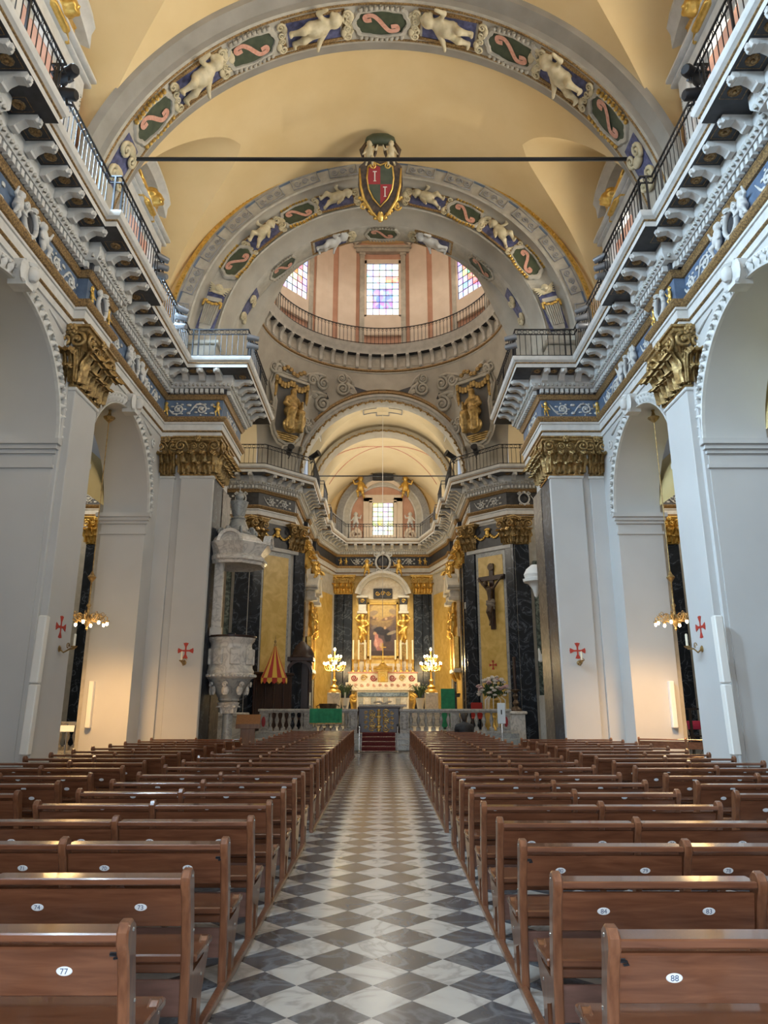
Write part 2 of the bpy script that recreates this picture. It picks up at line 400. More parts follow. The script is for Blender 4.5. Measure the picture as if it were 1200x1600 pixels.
# ---- arcade walls with pilasters, imposts, archivolts, capitals
def leaf_mesh(name, mats, w=0.26, h=0.5, curl=0.16, thick=0.02):
    m = MB(); nu, nv = 7, 9
    def P(i, j, t):
        v = j/(nv-1); u = (i/(nu-1)-0.5)*2
        lobes = 0.78+0.22*math.cos(v*PI*5.0)
        ww = w/2*(0.75+0.5*math.sin(v*PI*0.85))*lobes*(1 if v < 0.8 else 1-(v-0.8)*1.6)
        out = 0.03 + 0.05*v + curl*max(0, v-0.5)**1.4*1.9
        z = h*v - max(0, v-0.68)**2*h*4.2
        ridge = 0.035*(1-abs(u))+0.016*math.cos(u*PI*2.5)
        return (u*ww, -(out+ridge-t), z)
    m.rows([[P(i, j, 0) for i in range(nu)] for j in range(nv)])
    m.rows([[P(i, j, thick+0.03) for i in range(nu)] for j in range(nv)])
    return m.mesh(name, mats, 60)
def spiral(m, c, r, turns=1.6, rad=0.02, plane='xz', sgn=1, n=22, start=0.0, y=0.0, taper=0.35):
    pts = []; rs = []
    for i in range(n+1):
        t = i/n; a = start + sgn*turns*2*PI*t; q = r*(1-0.86*t)
        pts.append((c[0]+q*math.cos(a), c[1]-0.03*t*r*3, c[2]+q*math.sin(a))); rs.append(rad*(1-taper*t))
    m.tube(pts, rs, 6)
CAPM = {}
def capital_meshes(mat):
    if mat in CAPM: return CAPM[mat]
    v = MB(); spiral(v, (0, 0, 0), 0.13, 1.5, 0.034, start=PI/2, sgn=-1); v.tube([(0, 0.0, 0.13), (-0.10, 0.03, 0.12), (-0.16, 0.08, 0.02), (-0.19, 0.12, -0.16)], [0.034, 0.036, 0.03, 0.02], 6); v.ball((0, -0.045, 0), 0.035)
    v2 = MB(); spiral(v2, (0, 0, 0), 0.13, 1.5, 0.034, start=PI/2, sgn=1); v2.tube([(0, 0.0, 0.13), (0.10, 0.03, 0.12), (0.16, 0.08, 0.02), (0.19, 0.12, -0.16)], [0.034, 0.036, 0.03, 0.02], 6); v2.ball((0, -0.045, 0), 0.035)
    fl_ = MB()
    for k in range(6): fl_.ball((0.07*math.cos(k*PI/3), 0, 0.07*math.sin(k*PI/3)), (0.05, 0.04, 0.05), 6, 5)
    fl_.ball((0, -0.03, 0), 0.045, 6, 5)
    CAPM[mat] = (leaf_mesh('acanthus_leaf', mat), v.mesh('volute', mat, 180), v2.mesh('volute', mat, 180), fl_.mesh('flower', mat, 180))
    return CAPM[mat]
def capital(parent, x0, x1, y0, y1, z0, z1, sides, mat='old_gold', name='capital', lab=None):
    """a corinthian capital round a rectangular shaft; sides: outward angles (world) that carry leaves"""
    lf, va, vb, fw = capital_meshes(mat)
    h = z1-z0; cx, cy = (x0+x1)/2, (y0+y1)/2; hx, hy = abs(x1-x0)/2, abs(y1-y0)/2
    m = MB(); m.rows([[(cx+sx*(hx+o), cy+sy*(hy+o), z0+h*t) for sx, sy in ((-1,-1),(1,-1),(1,1),(-1,1))] for t, o in ((0,0.02),(0.03,0.05),(0.06,0.02),(0.6,0.02),(0.86,0.1))], True, True)
    o = m.build(name, mat, parent, label=lab)
    ab = MB(); ab.rows([[(cx+sx*(hx+q), cy+sy*(hy+q), z0+h*t) for sx, sy in ((-1,-1),(1,-1),(1,1),(-1,1))] for t, q in ((0.84,0.12),(0.90,0.22),(0.95,0.23),(0.96,0.28),(1.0,0.28))], True, True)
    ab.build('abacus', mat, o)
    for a in sides:
        nx, ny = round(math.cos(a), 4), round(math.sin(a), 4); tx, ty = -ny, nx       # outward, tangent
        half = hx if abs(nx) < 0.5 else hy; dep = hy if abs(nx) < 0.5 else hx
        fx, fy = cx+nx*dep, cy+ny*dep; rz = math.atan2(ny, nx)+PI/2
        n1 = max(2, round(half*2/0.36)); s0 = half*2/n1/0.28
        for i in range(n1):
            t = -half+(i+0.5)*2*half/n1
            put('leaf', lf, o, M=TR(fx+tx*t, fy+ty*t, z0+0.03) @ RZ(rz) @ SC(s0, 1.9, h*0.38/0.5))
        for i in range(n1+1):
            t = -half+i*2*half/n1
            put('leaf', lf, o, M=TR(fx+tx*t, fy+ty*t, z0+0.08) @ RZ(rz) @ SC(s0, 2.5, h*0.68/0.5))
        sv = h/1.25
        put('volute', va, o, M=TR(fx+tx*(half+0.02)+nx*0.24, fy+ty*(half+0.02)+ny*0.24, z0+h*0.74) @ RZ(rz) @ SC(sv*1.25))
        put('volute', vb, o, M=TR(fx-tx*(half+0.02)+nx*0.24, fy-ty*(half+0.02)+ny*0.24, z0+h*0.74) @ RZ(rz) @ SC(sv*1.25))
        if half > 0.4:
            put('volute', vb, o, M=TR(fx+tx*0.13+nx*0.2, fy+ty*0.13+ny*0.2, z0+h*0.74) @ RZ(rz) @ SC(sv*0.8))
            put('volute', va, o, M=TR(fx-tx*0.13+nx*0.2, fy-ty*0.13+ny*0.2, z0+h*0.74) @ RZ(rz) @ SC(sv*0.8))
        put('flower', fw, o, M=TR(fx+nx*0.26, fy+ny*0.26, z0+h*0.93) @ RZ(rz) @ SC(sv))
    return o
def cross_poly(h):                                             # a cross with flaring arms
    q = []
    for k in range(4):
        a = k*PI/2
        for u, v in ((-0.10, 0.45), (-0.34, 0.94), (0.0, 1.0), (0.34, 0.94), (0.10, 0.45), (0.10, 0.10)):
            q.append(((v*math.cos(a)-u*math.sin(a))*h, (v*math.sin(a)+u*math.cos(a))*h))
    return q
CROSS = MB().prism(cross_poly(0.235), -0.004, 0.004, 'y').mesh('painted_cross', 'cross_red')
ALEAF = MB()
ALEAF.rows([[(u*0.10*(1-0.35*v)*(0.75+0.25*math.cos(v*PI*4)), -0.015-0.075*math.cos(u*1.5)*(0.35+math.sin(v*PI*0.9)), 0.015+0.20*v) for u in (-1, -0.5, 0, 0.5, 1)] for v in (0, 0.2, 0.4, 0.6, 0.8, 1)])
ALEAF.ball((-0.062, -0.055, 0.205), (0.042, 0.05, 0.04), 6, 4); ALEAF.ball((0.062, -0.055, 0.205), (0.042, 0.05, 0.04), 6, 4)
ALEAF = ALEAF.mesh('archivolt_leaf', 'stucco', 60)
KEY = MB(); KEY.prism([(-0.14, -0.2), (0.14, -0.2), (0.22, 0.3), (-0.22, 0.3)], -0.25, 0.1, 'y')
KEY.ball((0, -0.3, 0.08), (0.13, 0.12, 0.17), 8, 6); KEY.ball((-0.2, -0.22, 0.05), (0.14, 0.06, 0.24), 6, 5); KEY.ball((0.2, -0.22, 0.05), (0.14, 0.06, 0.24), 6, 5); KEY.ball((0, -0.26, 0.27), (0.15, 0.12, 0.08), 6, 4)
KEY = KEY.mesh('keystone', 'stucco', 50)
def arcade(s, side):
    root = S('wall_'+side, 'grey white arcade wall with tall round arches on the %s of the nave' % side, 'wall')
    m = MB()
    prev = -8.0
    for yc in BAYS:
        m.box(s*XW, s*XC, prev, yc-RA, 0, 12.15)
        n = 28; arc = [(yc-RA*math.cos(PI*k/n), ZI+RA*math.sin(PI*k/n)) for k in range(n+1)]
        for X in (XW, XC):
            m.rows([[(s*X, y, z), (s*X, y, 12.15)] for y, z in arc])
        m.rows([[(s*XW, y, z), (s*XC, y, z)] for y, z in arc])
        m.rows([[(s*XW, y, 12.15), (s*XC, y, 12.15)] for y, z in arc])
        prev = yc+RA
    m.box(s*XW, s*XC, prev, 21.5, 0, 12.15)
    m.build('arcade', 'pier_plaster', root, 30)
    for i, yp in enumerate(PIERS):
        MB().bbox(s*6.75, s*7.01, yp-0.6, yp+0.6, 0, 8.45, 0.012).build('pilaster', 'pier_plaster', root)
        MB().bbox(s*6.9, s*7.01, yp-0.70, yp+0.70, 0, 9.85, 0.012).build('pilaster_backing', 'pier_plaster', root)
        q = MB(); q.bbox(s*6.71, s*7.01, yp-0.64, yp+0.64, 8.36, 8.45, 0.02); q.build('astragal', 'stucco', root)
        MB().bbox(s*6.68, s*7.01, yp-0.68, yp+0.68, 0, 0.28, 0.03).build('plinth', 'pier_plaster', root)
        capital(root, s*6.75, s*7.0, yp-0.58, yp+0.58, 8.45, 9.86, [PI if s > 0 else 0, -PI/2, PI/2])
        if i == 2:
            o = put('painted_cross', CROSS, root, M=TR(s*6.744, 15.1, 3.25) @ RZ(-s*PI/2)); o['label'] = 'red painted cross on the pilaster'
    edges = []
    for yc in BAYS: edges += [(yc-RA, 1), (yc+RA, -1)]
    for ye, d in edges:                                         # imposts on the reveals under each arch
        q = MB()
        for o_, z0, z1 in ((0.05, 6.84, 6.93), (0.10, 6.93, 7.03), (0.15, 7.03, 7.15), (0.04, 6.52, 6.60)):
            q.box(s*(XW-o_), s*(XC+o_), ye, ye+d*o_, z0, z1)
            q.box(s*(XW-o_), s*XW, ye, ye-d*0.045, z0, z1)
        q.build('impost', 'pier_plaster', root)
    for yc in BAYS[1:]:
        q = MB()
        Mx = TR(s*XW, yc, 0) @ RZ(-s*PI/2)
        q.arch([(2.325, 0.0), (2.325, -0.07), (2.355, -0.08), (2.365, -0.02)], ZI, n=40, M=Mx); q.arch([(2.585, -0.02), (2.595, -0.09), (2.63, -0.08), (2.63, 0.0)], ZI, n=40, M=Mx); q.k = 1; q.arch([(2.365, -0.02), (2.585, -0.02)], ZI, n=40, M=Mx)  # channel ground greyer than the fillets: shade between the leaves put into its colour
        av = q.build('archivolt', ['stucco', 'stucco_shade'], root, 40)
        for k in range(34):
            a = PI*(k+0.5)/34
            put('leaf', ALEAF, av, M=Mx @ TR(2.355*math.cos(a), -0.02, ZI+2.355*math.sin(a)) @ RY(PI/2-a) @ SC(1.0, 1.0, 1.0))
        put('keystone', KEY, root, M=Mx @ TR(0, -0.03, ZI+2.42))
        for t in (-1, 1):                                       # leafy spandrel relief
            sp = MB(); spiral(sp, (t*2.3, -0.02, 9.35), 0.17, 1.5, 0.03, sgn=t); spiral(sp, (t*2.42, -0.02, 8.9), 0.10, 1.4, 0.025, sgn=-t)
            sp.tube([(t*2.05, -0.02, 9.55), (t*1.7, -0.02, 9.66), (t*1.35, -0.02, 9.72)], [0.035, 0.03, 0.012], 6)
            sp.build('spandrel_relief', 'stucco', root, 180, M=Mx)
    return root
WALL = {-1: arcade(-1, 'left'), 1: arcade(1, 'right')}

# ---- side aisles behind the arcades
for s, side in ((-1, 'left'), (1, 'right')):
    m = MB(); m.box(s*13.7, s*14.0, -8, 22, 0, 12)
    w_ = m.build('wall_aisle_'+side, 'black_marble', kind='structure', label='dark marble outer wall of the %s side aisle' % side, cat='wall')
    for yp in (9.0, 15.1, 20.9):
        MB().bbox(s*13.45, s*13.71, yp-0.5, yp+0.5, 0, 6.4).build('pilaster', 'grey_marble', w_)
    m = MB(); m.arch([(2.7, -8), (2.7, 21.9)], 7.4, n=24, cx=s*11.0)
    m.build('ceiling_aisle_'+side, 'chapel_plaster', None, 30, kind='structure', label='ochre barrel vault over the %s side aisle' % side, cat='ceiling')
    m = MB()
    for y0, y1 in ((2.2, 3.5), (8.3, 9.6), (14.4, 15.7), (20.6, 22.0)):
        m.arch([(2.72, y0), (2.52, y0), (2.52, y1), (2.72, y1)], 7.2, n=24, cx=s*11.0, leg=0.0)
    m.build('trim_aisle_arches_'+side, 'stucco_shade', None, 40, kind='structure', label='plain grey transverse arches spanning the %s side aisle' % side, cat='arch')
    m = MB(); n = 24                                            # closing wall above the last aisle arch
    m.rows([[(s*11+2.7*math.cos(PI*k/n), 21.95, 7.3+2.7*math.sin(PI*k/n)), (s*11+2.7*math.cos(PI*k/n), 21.95, 16.0)] for k in range(n+1)])
    m.build('wall_aisle_end_'+side, 'pier_plaster', None, kind='structure', label='plain wall above the %s aisle arch beside the transept' % side, cat='wall')

# ---- crossing piers facing the nave
def crossing_pier(s, side):
    root = S('pillar_crossing_'+side, 'massive white pier with black marble flank and gilt capitals, %s side of the crossing' % side, 'pier')
    MB().box(s*5.42, s*8.3, 21.42, 23.8, 0, 9.86).build('core', 'pier_plaster', root)
    MB().bbox(s*5.3, s*6.32, 21.3, 21.5, 0, 8.62, 0.015).build('pilaster', 'pier_plaster', root)
    MB().bbox(s*6.55, s*7.02, 21.34, 21.5, 0, 8.62, 0.015).build('pilaster', 'pier_plaster', root)
    MB().bbox(s*5.3, s*5.5, 21.51, 22.65, 0, 8.62, 0.015).build('marble_panel', 'flank_black', root)
    MB().bbox(s*5.28, s*5.5, 22.66, 23.85, 0, 8.62, 0.015).build('marble_panel', 'brown_marble', root)
    MB().bbox(s*5.26, s*6.36, 21.26, 21.45, 8.53, 8.62, 0.02).build('astragal', 'stucco', root)
    MB().bbox(s*6.51, s*7.02, 21.30, 21.45, 8.53, 8.62, 0.02).build('astragal', 'stucco', root)
    MB().bbox(s*5.27, s*7.1, 21.2, 21.5, 0, 0.3, 0.03).build('plinth', 'pier_plaster', root)
    inn = PI if s > 0 else 0
    capital(root, s*5.3, s*6.32, 21.3, 22.6, 8.62, 9.86, [-PI/2, inn])
    capital(root, s*6.6, s*6.98, 21.36, 21.9, 8.62, 9.86, [-PI/2])
    o = put('painted_cross', CROSS, root, M=TR(s*5.78, 21.294, 3.2)); o['label'] = 'red painted cross on the pilaster'
    return root
for s, side in ((-1, 'left'), (1, 'right')): crossing_pier(s, side)

# ---- entablatures
BR = MB()
for xx in (-0.075, 0.075):
    pass
BR.prism([(0.0, 0.0), (0.52, 0.0), (0.54, -0.05), (0.50, -0.13), (0.42, -0.12), (0.30, -0.10), (0.20, -0.16), (0.12, -0.24), (0.03, -0.26), (0.0, -0.22)], -0.09, 0.09, 'x')
BR.tube([(-0.1, 0.46, -0.075), (0.1, 0.46, -0.075)], 0.06, 8); BR.tube([(-0.1, 0.09, -0.19), (0.1, 0.09, -0.19)], 0.065, 8)
BR.ball((0, 0.5, -0.07), (0.06, 0.09, 0.07), 6, 4)
BR_W = BR.mesh('bracket', 'stucco', 40); BR_G = BR.mesh('bracket', 'stucco_shade', 40)
DEN = MB().box(-0.05, 0.05, 0, 0.11, 0, 0.14).mesh('dentil', 'stucco')
ROS = MB(); ROS.k = 0
ROS.lathe([(0.03, 0.0), (0.055, -0.02), (0.08, -0.012), (0.095, -0.03), (0.115, -0.012), (0.12, 0.0)], 10); ROS.ball((0, 0, -0.02), 0.04, 6, 4); ROS.k = 1
ROS.rows([[(sx*a, sy*b, -0.004) for sx, sy in ((-1,-1),(1,-1),(1,1),(-1,1),(-1,-1))] for a, b in ((0.155, 0.19), (0.165, 0.205))])
ROS = ROS.mesh('rosette', ['bronze_trim', 'bronze_trim'], 60)
def scroll_mesh(mat, L_=1.5, H=0.46, n=2, name='scroll_relief'):
    m = MB(); r = H*0.36; st = L_/n
    for i in range(n):
        cx = -L_/2+st*(i+0.5); sg = 1 if i % 2 == 0 else -1
        spiral(m, (cx, -0.01, 0), r, 1.55, 0.030, sgn=sg, start=-sg*PI/2, n=26)
        m.tube([(cx-st*0.55, -0.01, sg*H*0.38), (cx-st*0.35, -0.015, -sg*H*0.1), (cx-st*0.2, -0.015, -sg*H*0.36), (cx, -0.01, -sg*H*0.37)], [0.012, 0.028, 0.032, 0.030], 6)
        m.ball((cx, -0.03, 0), (0.055, 0.03, 0.055), 6, 4)
        for k in range(7):
            a = k*2*PI/7+i; q = r*1.22
            m.ball((cx+q*math.cos(a), -0.008, min(H*0.44, max(-H*0.44, q*math.sin(a)))), (0.055+0.02*math.cos(2*a), 0.022, 0.034), 6, 4)
        for k in range(4):
            a = k*PI/2+0.7; m.ball((cx+r*0.55*math.cos(a), -0.012, r*0.55*math.sin(a)), (0.04, 0.02, 0.028), 6, 4)
        m.ball((cx+st*0.46, -0.012, sg*H*0.3), (0.09, 0.025, 0.05), 6, 4); m.ball((cx+st*0.46, -0.012, -sg*H*0.3), (0.07, 0.025, 0.06), 6, 4)
    return m.mesh(name, mat, 180)
SCROLL = scroll_mesh('stucco'); SCROLL_S = scroll_mesh('stucco', 0.8, 0.46, 1); SCROLL_L = scroll_mesh('stucco', 2.3, 0.46, 3)
PUTM = {}
def putto_meshes():
    # standing / kneeling child figure, unit height about 1, facing -y
    P = [('e', (0, -0.02, 0.86), (0.105, 0.11, 0.125)), ('c', (0, 0, 0.76), (0, 0, 0.70), 0.055, 0.06), ('c', (0, 0, 0.66), (0, -0.01, 0.44), 0.125, 0.13), ('e', (0, -0.04, 0.5), (0.13, 0.12, 0.14)),
         ('c', (-0.12, 0, 0.66), (-0.27, -0.05, 0.62), 0.05, 0.042), ('c', (-0.27, -0.05, 0.62), (-0.33, -0.12, 0.78), 0.042, 0.032),
         ('c', (0.12, 0, 0.66), (0.22, -0.06, 0.50), 0.05, 0.042), ('c', (0.22, -0.06, 0.50), (0.30, -0.14, 0.42), 0.042, 0.032),
         ('c', (-0.07, 0, 0.42), (-0.13, -0.14, 0.28), 0.085, 0.065), ('c', (-0.13, -0.14, 0.28), (-0.10, -0.05, 0.06), 0.06, 0.04), ('c', (-0.10, -0.05, 0.05), (-0.12, -0.14, 0.03), 0.04, 0.03),
         ('c', (0.07, 0, 0.42), (0.10, -0.05, 0.24), 0.085, 0.065), ('c', (0.10, -0.05, 0.24), (0.16, 0.04, 0.05), 0.06, 0.04), ('c', (0.16, 0.04, 0.04), (0.18, -0.06, 0.03), 0.04, 0.03)]
    hair = [('e', (x, y, z), (0.05, 0.05, 0.05)) for x, y, z in ((-0.07, 0.02, 0.94), (0.0, 0.0, 0.98), (0.07, 0.02, 0.94), (-0.1, 0.05, 0.86), (0.1, 0.05, 0.86), (0, 0.08, 0.92))]
    return body(P+hair, 0.026, 0.035)
_pb = putto_meshes()
PUTTO_W = _pb.mesh('putto', 'stucco', 180); PUTTO_Y = _pb.mesh('putto', 'putto_stone', 180); PUTTO_G = _pb.mesh('putto', 'gold', 180)
# cartouche: scrolled frame with an oval field
def cartouche_mesh(frame, field, name='cartouche'):
    m = MB(); m.k = 1; m.lathe([(0.0, -0.05), (0.17, -0.045), (0.24, -0.02), (0.25, 0.0)], 14, RX(PI/2) @ RX(PI) @ SC(0.82, 1.15, 1), caps=False); m.k = 0
    ring = [(0.235*math.cos(a), -0.05, 0.32*math.sin(a)) for a in [2*PI*k/24 for k in range(25)]]
    m.tube(ring, 0.04, 6)
    for sx in (-1, 1):
        spiral(m, (sx*0.23, -0.05, 0.30), 0.10, 1.4, 0.035, sgn=sx, start=PI/2); spiral(m, (sx*0.17, -0.05, -0.33), 0.09, 1.4, 0.032, sgn=-sx, start=-PI/2)
    m.ball((0, -0.08, 0.36), (0.09, 0.06, 0.07), 8, 6); m.ball((0, -0.08, -0.38), (0.07, 0.05, 0.08), 8, 6)
    return m.mesh(name, [frame, field], 180)
CART_W = cartouche_mesh('stucco', 'dark_panel'); CART_G = cartouche_mesh('gold', 'dark_panel')
FPANEL = MB().box(-0.165, 0.165, -0.012, 0.0, -0.27, 0.27).mesh('frieze_panel', 'blue_panel')
def entab(name, path, sgn, label, detail=2, frieze='blue_panel', bright=True, capbead=True):
    root = S(name, label, 'cornice')
    W = 'stucco'
    MB().sweep(path, [(-0.3, 9.85), (0, 9.85), (0, 10.03), (0.035, 10.04), (0.035, 10.26), (0.07, 10.27), (0.07, 10.33)], sgn).build('architrave', W, root, 25)
    MB().sweep(path, [(0, 10.0), (0.045, 10.015), (0.055, 10.035), (0.036, 10.06)], sgn).build('gilt_bead', 'bronze_trim', root)
    MB().sweep(path, [(0.07, 10.33), (0.11, 10.35), (0.16, 10.43), (0.17, 10.48), (0, 10.485)], sgn).build('gilt_moulding', 'bronze_trim', root)
    MB().sweep(path, [(0, 10.48), (0, 11.11)], sgn).build('frieze', frieze, root)
    MB().sweep(path, [(0, 11.10), (0.05, 11.11), (0.09, 11.19), (0.12, 11.23), (0.12, 11.25)], sgn).build('gilt_moulding', 'bronze_trim', root)
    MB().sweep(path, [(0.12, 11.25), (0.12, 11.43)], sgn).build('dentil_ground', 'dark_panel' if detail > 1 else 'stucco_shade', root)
    MB().sweep(path, [(0.12, 11.43), (0.25, 11.43), (0.26, 11.45), (0.33, 11.54), (0.34, 11.58)], sgn).build('egg_moulding', W, root, 25)
    MB().sweep(path, [(0.34, 11.58), (0.34, 11.82)], sgn).build('bracket_ground', W, root)
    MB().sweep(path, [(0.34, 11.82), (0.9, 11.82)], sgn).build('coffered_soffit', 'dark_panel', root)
    MB().sweep(path, [(0.9, 11.815), (0.9, 11.94)], sgn).build('corona', W, root)
    MB().sweep(path, [(0.9, 11.94), (0.935, 11.945), (0.935, 11.97), (0.91, 11.975)], sgn).build('gilt_bead', 'bronze_trim', root)
    MB().sweep(path, [(0.91, 11.975), (0.93, 12.0), (0.985, 12.03), (1.015, 12.09), (1.02, 12.15), (-0.6, 12.15)], sgn).build('cymatium', W, root, 25)
    for x, y, a, st, i in along(path, sgn, 0.34, 0.58, 0.14):
        put('bracket', BR_W, root, M=TR(x, y, 11.82) @ RZ(a))
        if detail > 0:
            put('rosette', ROS, root, M=TR(x+0.29*math.cos(a+PI/2)+0.5*st*math.cos(a), y+0.29*math.sin(a+PI/2)+0.5*st*math.sin(a), 11.818) @ RZ(a))
    dent = along(path, sgn, 0.12, 0.165, 0.05)
    for x, y, a, st, i in dent[:299] if detail > 1 else []:
        put('dentil', DEN, root, M=TR(x, y, 11.27) @ RZ(a))
    eg = MB()
    if detail < 2:
        for x, y, a, st, i in dent: eg.box(-0.05, 0.05, 0, 0.10, 11.27, 11.41, TR(x, y, 0) @ RZ(a))
        eg.build('dentil_course', 'stucco', root, kind='stuff'); eg = MB()
    for x, y, a, st, i in along(path, sgn, 0.31, 0.14, 0.03):
        eg.ball((0, 0, 0), (0.045, 0.05, 0.06), 5, 4, TR(x, y, 11.505) @ RZ(a))
    eg.build('egg_course', 'stucco_shade', root, 180, kind='stuff')
    return root
def frieze_relief(root, x, y, a, kind, mir=False):
    """a: angle whose local +y points out of the wall; relief meshes face local -y"""
    M = TR(x, y, 10.79) @ RZ(a+PI)
    if kind == 's': put('scroll_relief', SCROLL, root, M=M)
    elif kind == 'l': put('scroll_relief', SCROLL_L, root, M=M)
    elif kind == 'q': put('scroll_relief', SCROLL_S, root, M=M)
    elif kind == 'c':
        put('cartouche', CART_W, root, M=M @ SC(1.0, 1.5, 0.8))
    elif kind == 'p':
        put('putto', PUTTO_W, root, M=M @ TR(0, -0.09, -0.33) @ RY(-0.25 if mir else 0.25) @ SC(-0.72 if mir else 0.72, 0.72, 0.72))
    elif kind == 'g':
        put('putto', PUTTO_G, root, M=M @ TR(0, -0.03, -0.25) @ SC(0.42, 0.3, 0.5))
def nave_path(s):
    p = [(s*6.96, -7.9)]
    for yp in PIERS: p += [(s*6.96, yp-0.72), (s*6.71, yp-0.72), (s*6.71, yp+0.72), (s*6.96, yp+0.72)]
    p += [(s*6.96, 21.1), (s*5.1, 21.1), (s*5.1, 24.0), (s*15.9, 24.0)]
    return p
ENT = {}
for s, side in ((-1, 'left'), (1, 'right')):
    pth = nave_path(s)[1:] if False else nave_path(s)
    e = ENT[s] = entab('trim_1' if s < 0 else 'trim_2', pth, -s, 'deep white cornice with brackets, dentils and blue relief frieze along the %s side of the nave' % side)
    inn = -PI/2 if s < 0 else PI/2                               # local +y faces the nave
    for yc in BAYS[2:]:
        frieze_relief(e, s*6.96, yc, inn, 'c')
        frieze_relief(e, s*6.96, yc-0.62, inn, 'p', s > 0); frieze_relief(e, s*6.96, yc+0.62, inn, 'p', s < 0)
        for d in (-1.65, 1.65): frieze_relief(e, s*6.96, yc+d, inn, 's')
    for yp in PIERS[1:]:
        frieze_relief(e, s*6.71, yp, inn, 'c')
        for d in (-0.5, 0.5): frieze_relief(e, s*6.71, yp+d, inn, 'g')
    frieze_relief(e, s*6.15, 21.1, PI, 's'); frieze_relief(e, s*5.25, 21.1, PI, 'g')
    frieze_relief(e, s*6.95+s*-0.05, 21.1, PI, 'g')
    frieze_relief(e, s*5.1, 22.5, inn, 's')
FAR = [(-15.9, 31.4), (-5.7, 31.4), (-4.2, 32.9), (-4.2, 36.9), (-4.0, 36.9), (-4.0, 37.7), (-4.2, 37.7), (-4.2, 41.6), (-4.0, 41.6), (-4.0, 42.6), (-3.1, 46.3)]
FAR = FAR + [(-x, y) for x, y in reversed(FAR)]
E3 = ENT[0] = entab('trim_3', FAR, 1, 'white and gilt cornice with scroll frieze running round the transepts, choir and apse', detail=1, frieze='dark_panel')
for s in (-1, 1):
    frieze_relief(E3, s*4.95, 32.15, PI-s*PI/4, 's'); frieze_relief(E3, s*6.5, 31.4, PI, 'c')
    for x in (7.6, 9.2, 10.8, 12.4, 13.9): frieze_relief(E3, s*x, 31.4, PI, 's' if x != 10.8 else 'c')
    inn = -PI/2 if s < 0 else PI/2
    for y in (34.0, 35.6, 39.0, 40.4): frieze_relief(E3, s*4.2, y, inn, 's')
    frieze_relief(E3, s*1.35, 46.3, PI, 's'); frieze_relief(E3, s*2.45, 46.3, PI, 'g'); frieze_relief(E3, s*2.8, 46.3, PI, 'g')
put('cartouche', CART_W, E3, M=TR(0, 46.25, 10.72) @ SC(2.0, 2.0, 1.7))

# ---- upper nave walls, lunettes and barrel vault
VC, VR = 12.3, 7.35
def groin_vault(c, r, bays, half, z0, crown, slope, y0, y1, nt, na, nl):
    rows = []
    for i in range(nt+1):
        a = PI*i/nt; x = r*math.cos(a); zm = c+r*math.sin(a); row = []; prev = y0
        for yc in bays:
            zc = crown+(r-abs(x))*slope; q = (zm-z0)/(zc-z0); w_ = half*math.sqrt(1-q*q) if 0 < q < 1 else (half if q <= 0 else 0.0)
            for k in range(na): t = k/na; row.append((x, prev+(yc-w_-prev)*t, zm))
            for k in range(nl+1):
                y = yc-w_+2*w_*k/nl if w_ else yc; t = (y-yc)/half
                row.append((x, y, max(zm, z0+(zc-z0)*math.sqrt(max(0, 1-t*t))) if w_ else zm))
            prev = yc+w_
        for k in range(1, na+1): row.append((x, prev+(y1-prev)*k/na, zm))
        rows.append(row)
    return MB().rows(rows)
groin_vault(VC, VR, BAYS, 2.35, 13.4, 17.4, 0.27, -8, 20.6, 150, 8, 26).build('ceiling', 'vault_plaster', None, 24, kind='structure', label='cream barrel vault with groined lunettes over the nave', cat='vault')
for s, side in ((-1, 'left'), (1, 'right')):
    m = MB(); prev = -8.0
    for yc in BAYS:
        m.box(s*7.3, s*7.7, prev, yc-1.06, 12.1, 17.6); m.box(s*7.3, s*7.7, yc-1.06, yc+1.06, 12.1, 12.6); m.box(s*7.3, s*7.7, yc-1.06, yc+1.06, 15.5, 17.8); prev = yc+1.06
    m.box(s*7.3, s*7.7, prev, 22.0, 12.1, 17.6)
    m.build('wall_clerestory_'+side, 'salmon', None, kind='structure', label='salmon clerestory wall above the %s cornice of the nave' % side, cat='wall')
_ch = [('e', (0, -0.16, 0), (0.13, 0.13, 0.155)), ('e', (0, -0.29, -0.02), (0.025, 0.03, 0.03)), ('e', (-0.06, -0.25, -0.05), (0.05, 0.045, 0.05)), ('e', (0.06, -0.25, -0.05), (0.05, 0.045, 0.05)), ('e', (0, -0.24, -0.10), (0.05, 0.05, 0.035))]
_ch += [('e', (0.13*math.cos(k*PI/5), -0.13, 0.02+0.15*math.sin(k*PI/5)), (0.06, 0.08, 0.055)) for k in range(6)]
for g in (-1, 1): _ch += [('c', (g*0.10, -0.08, -0.10+0.03*k), (g*(0.36+0.03*k), -0.05, -0.22+0.11*k), 0.05, 0.03) for k in range(5)]
_ch += [('c', (-0.18, -0.1, -0.2), (0.18, -0.1, -0.2), 0.05, 0.05)]
CHER = body(_ch, 0.022, 0.018).mesh('cherub_head', 'gold', 180)
wn = 0
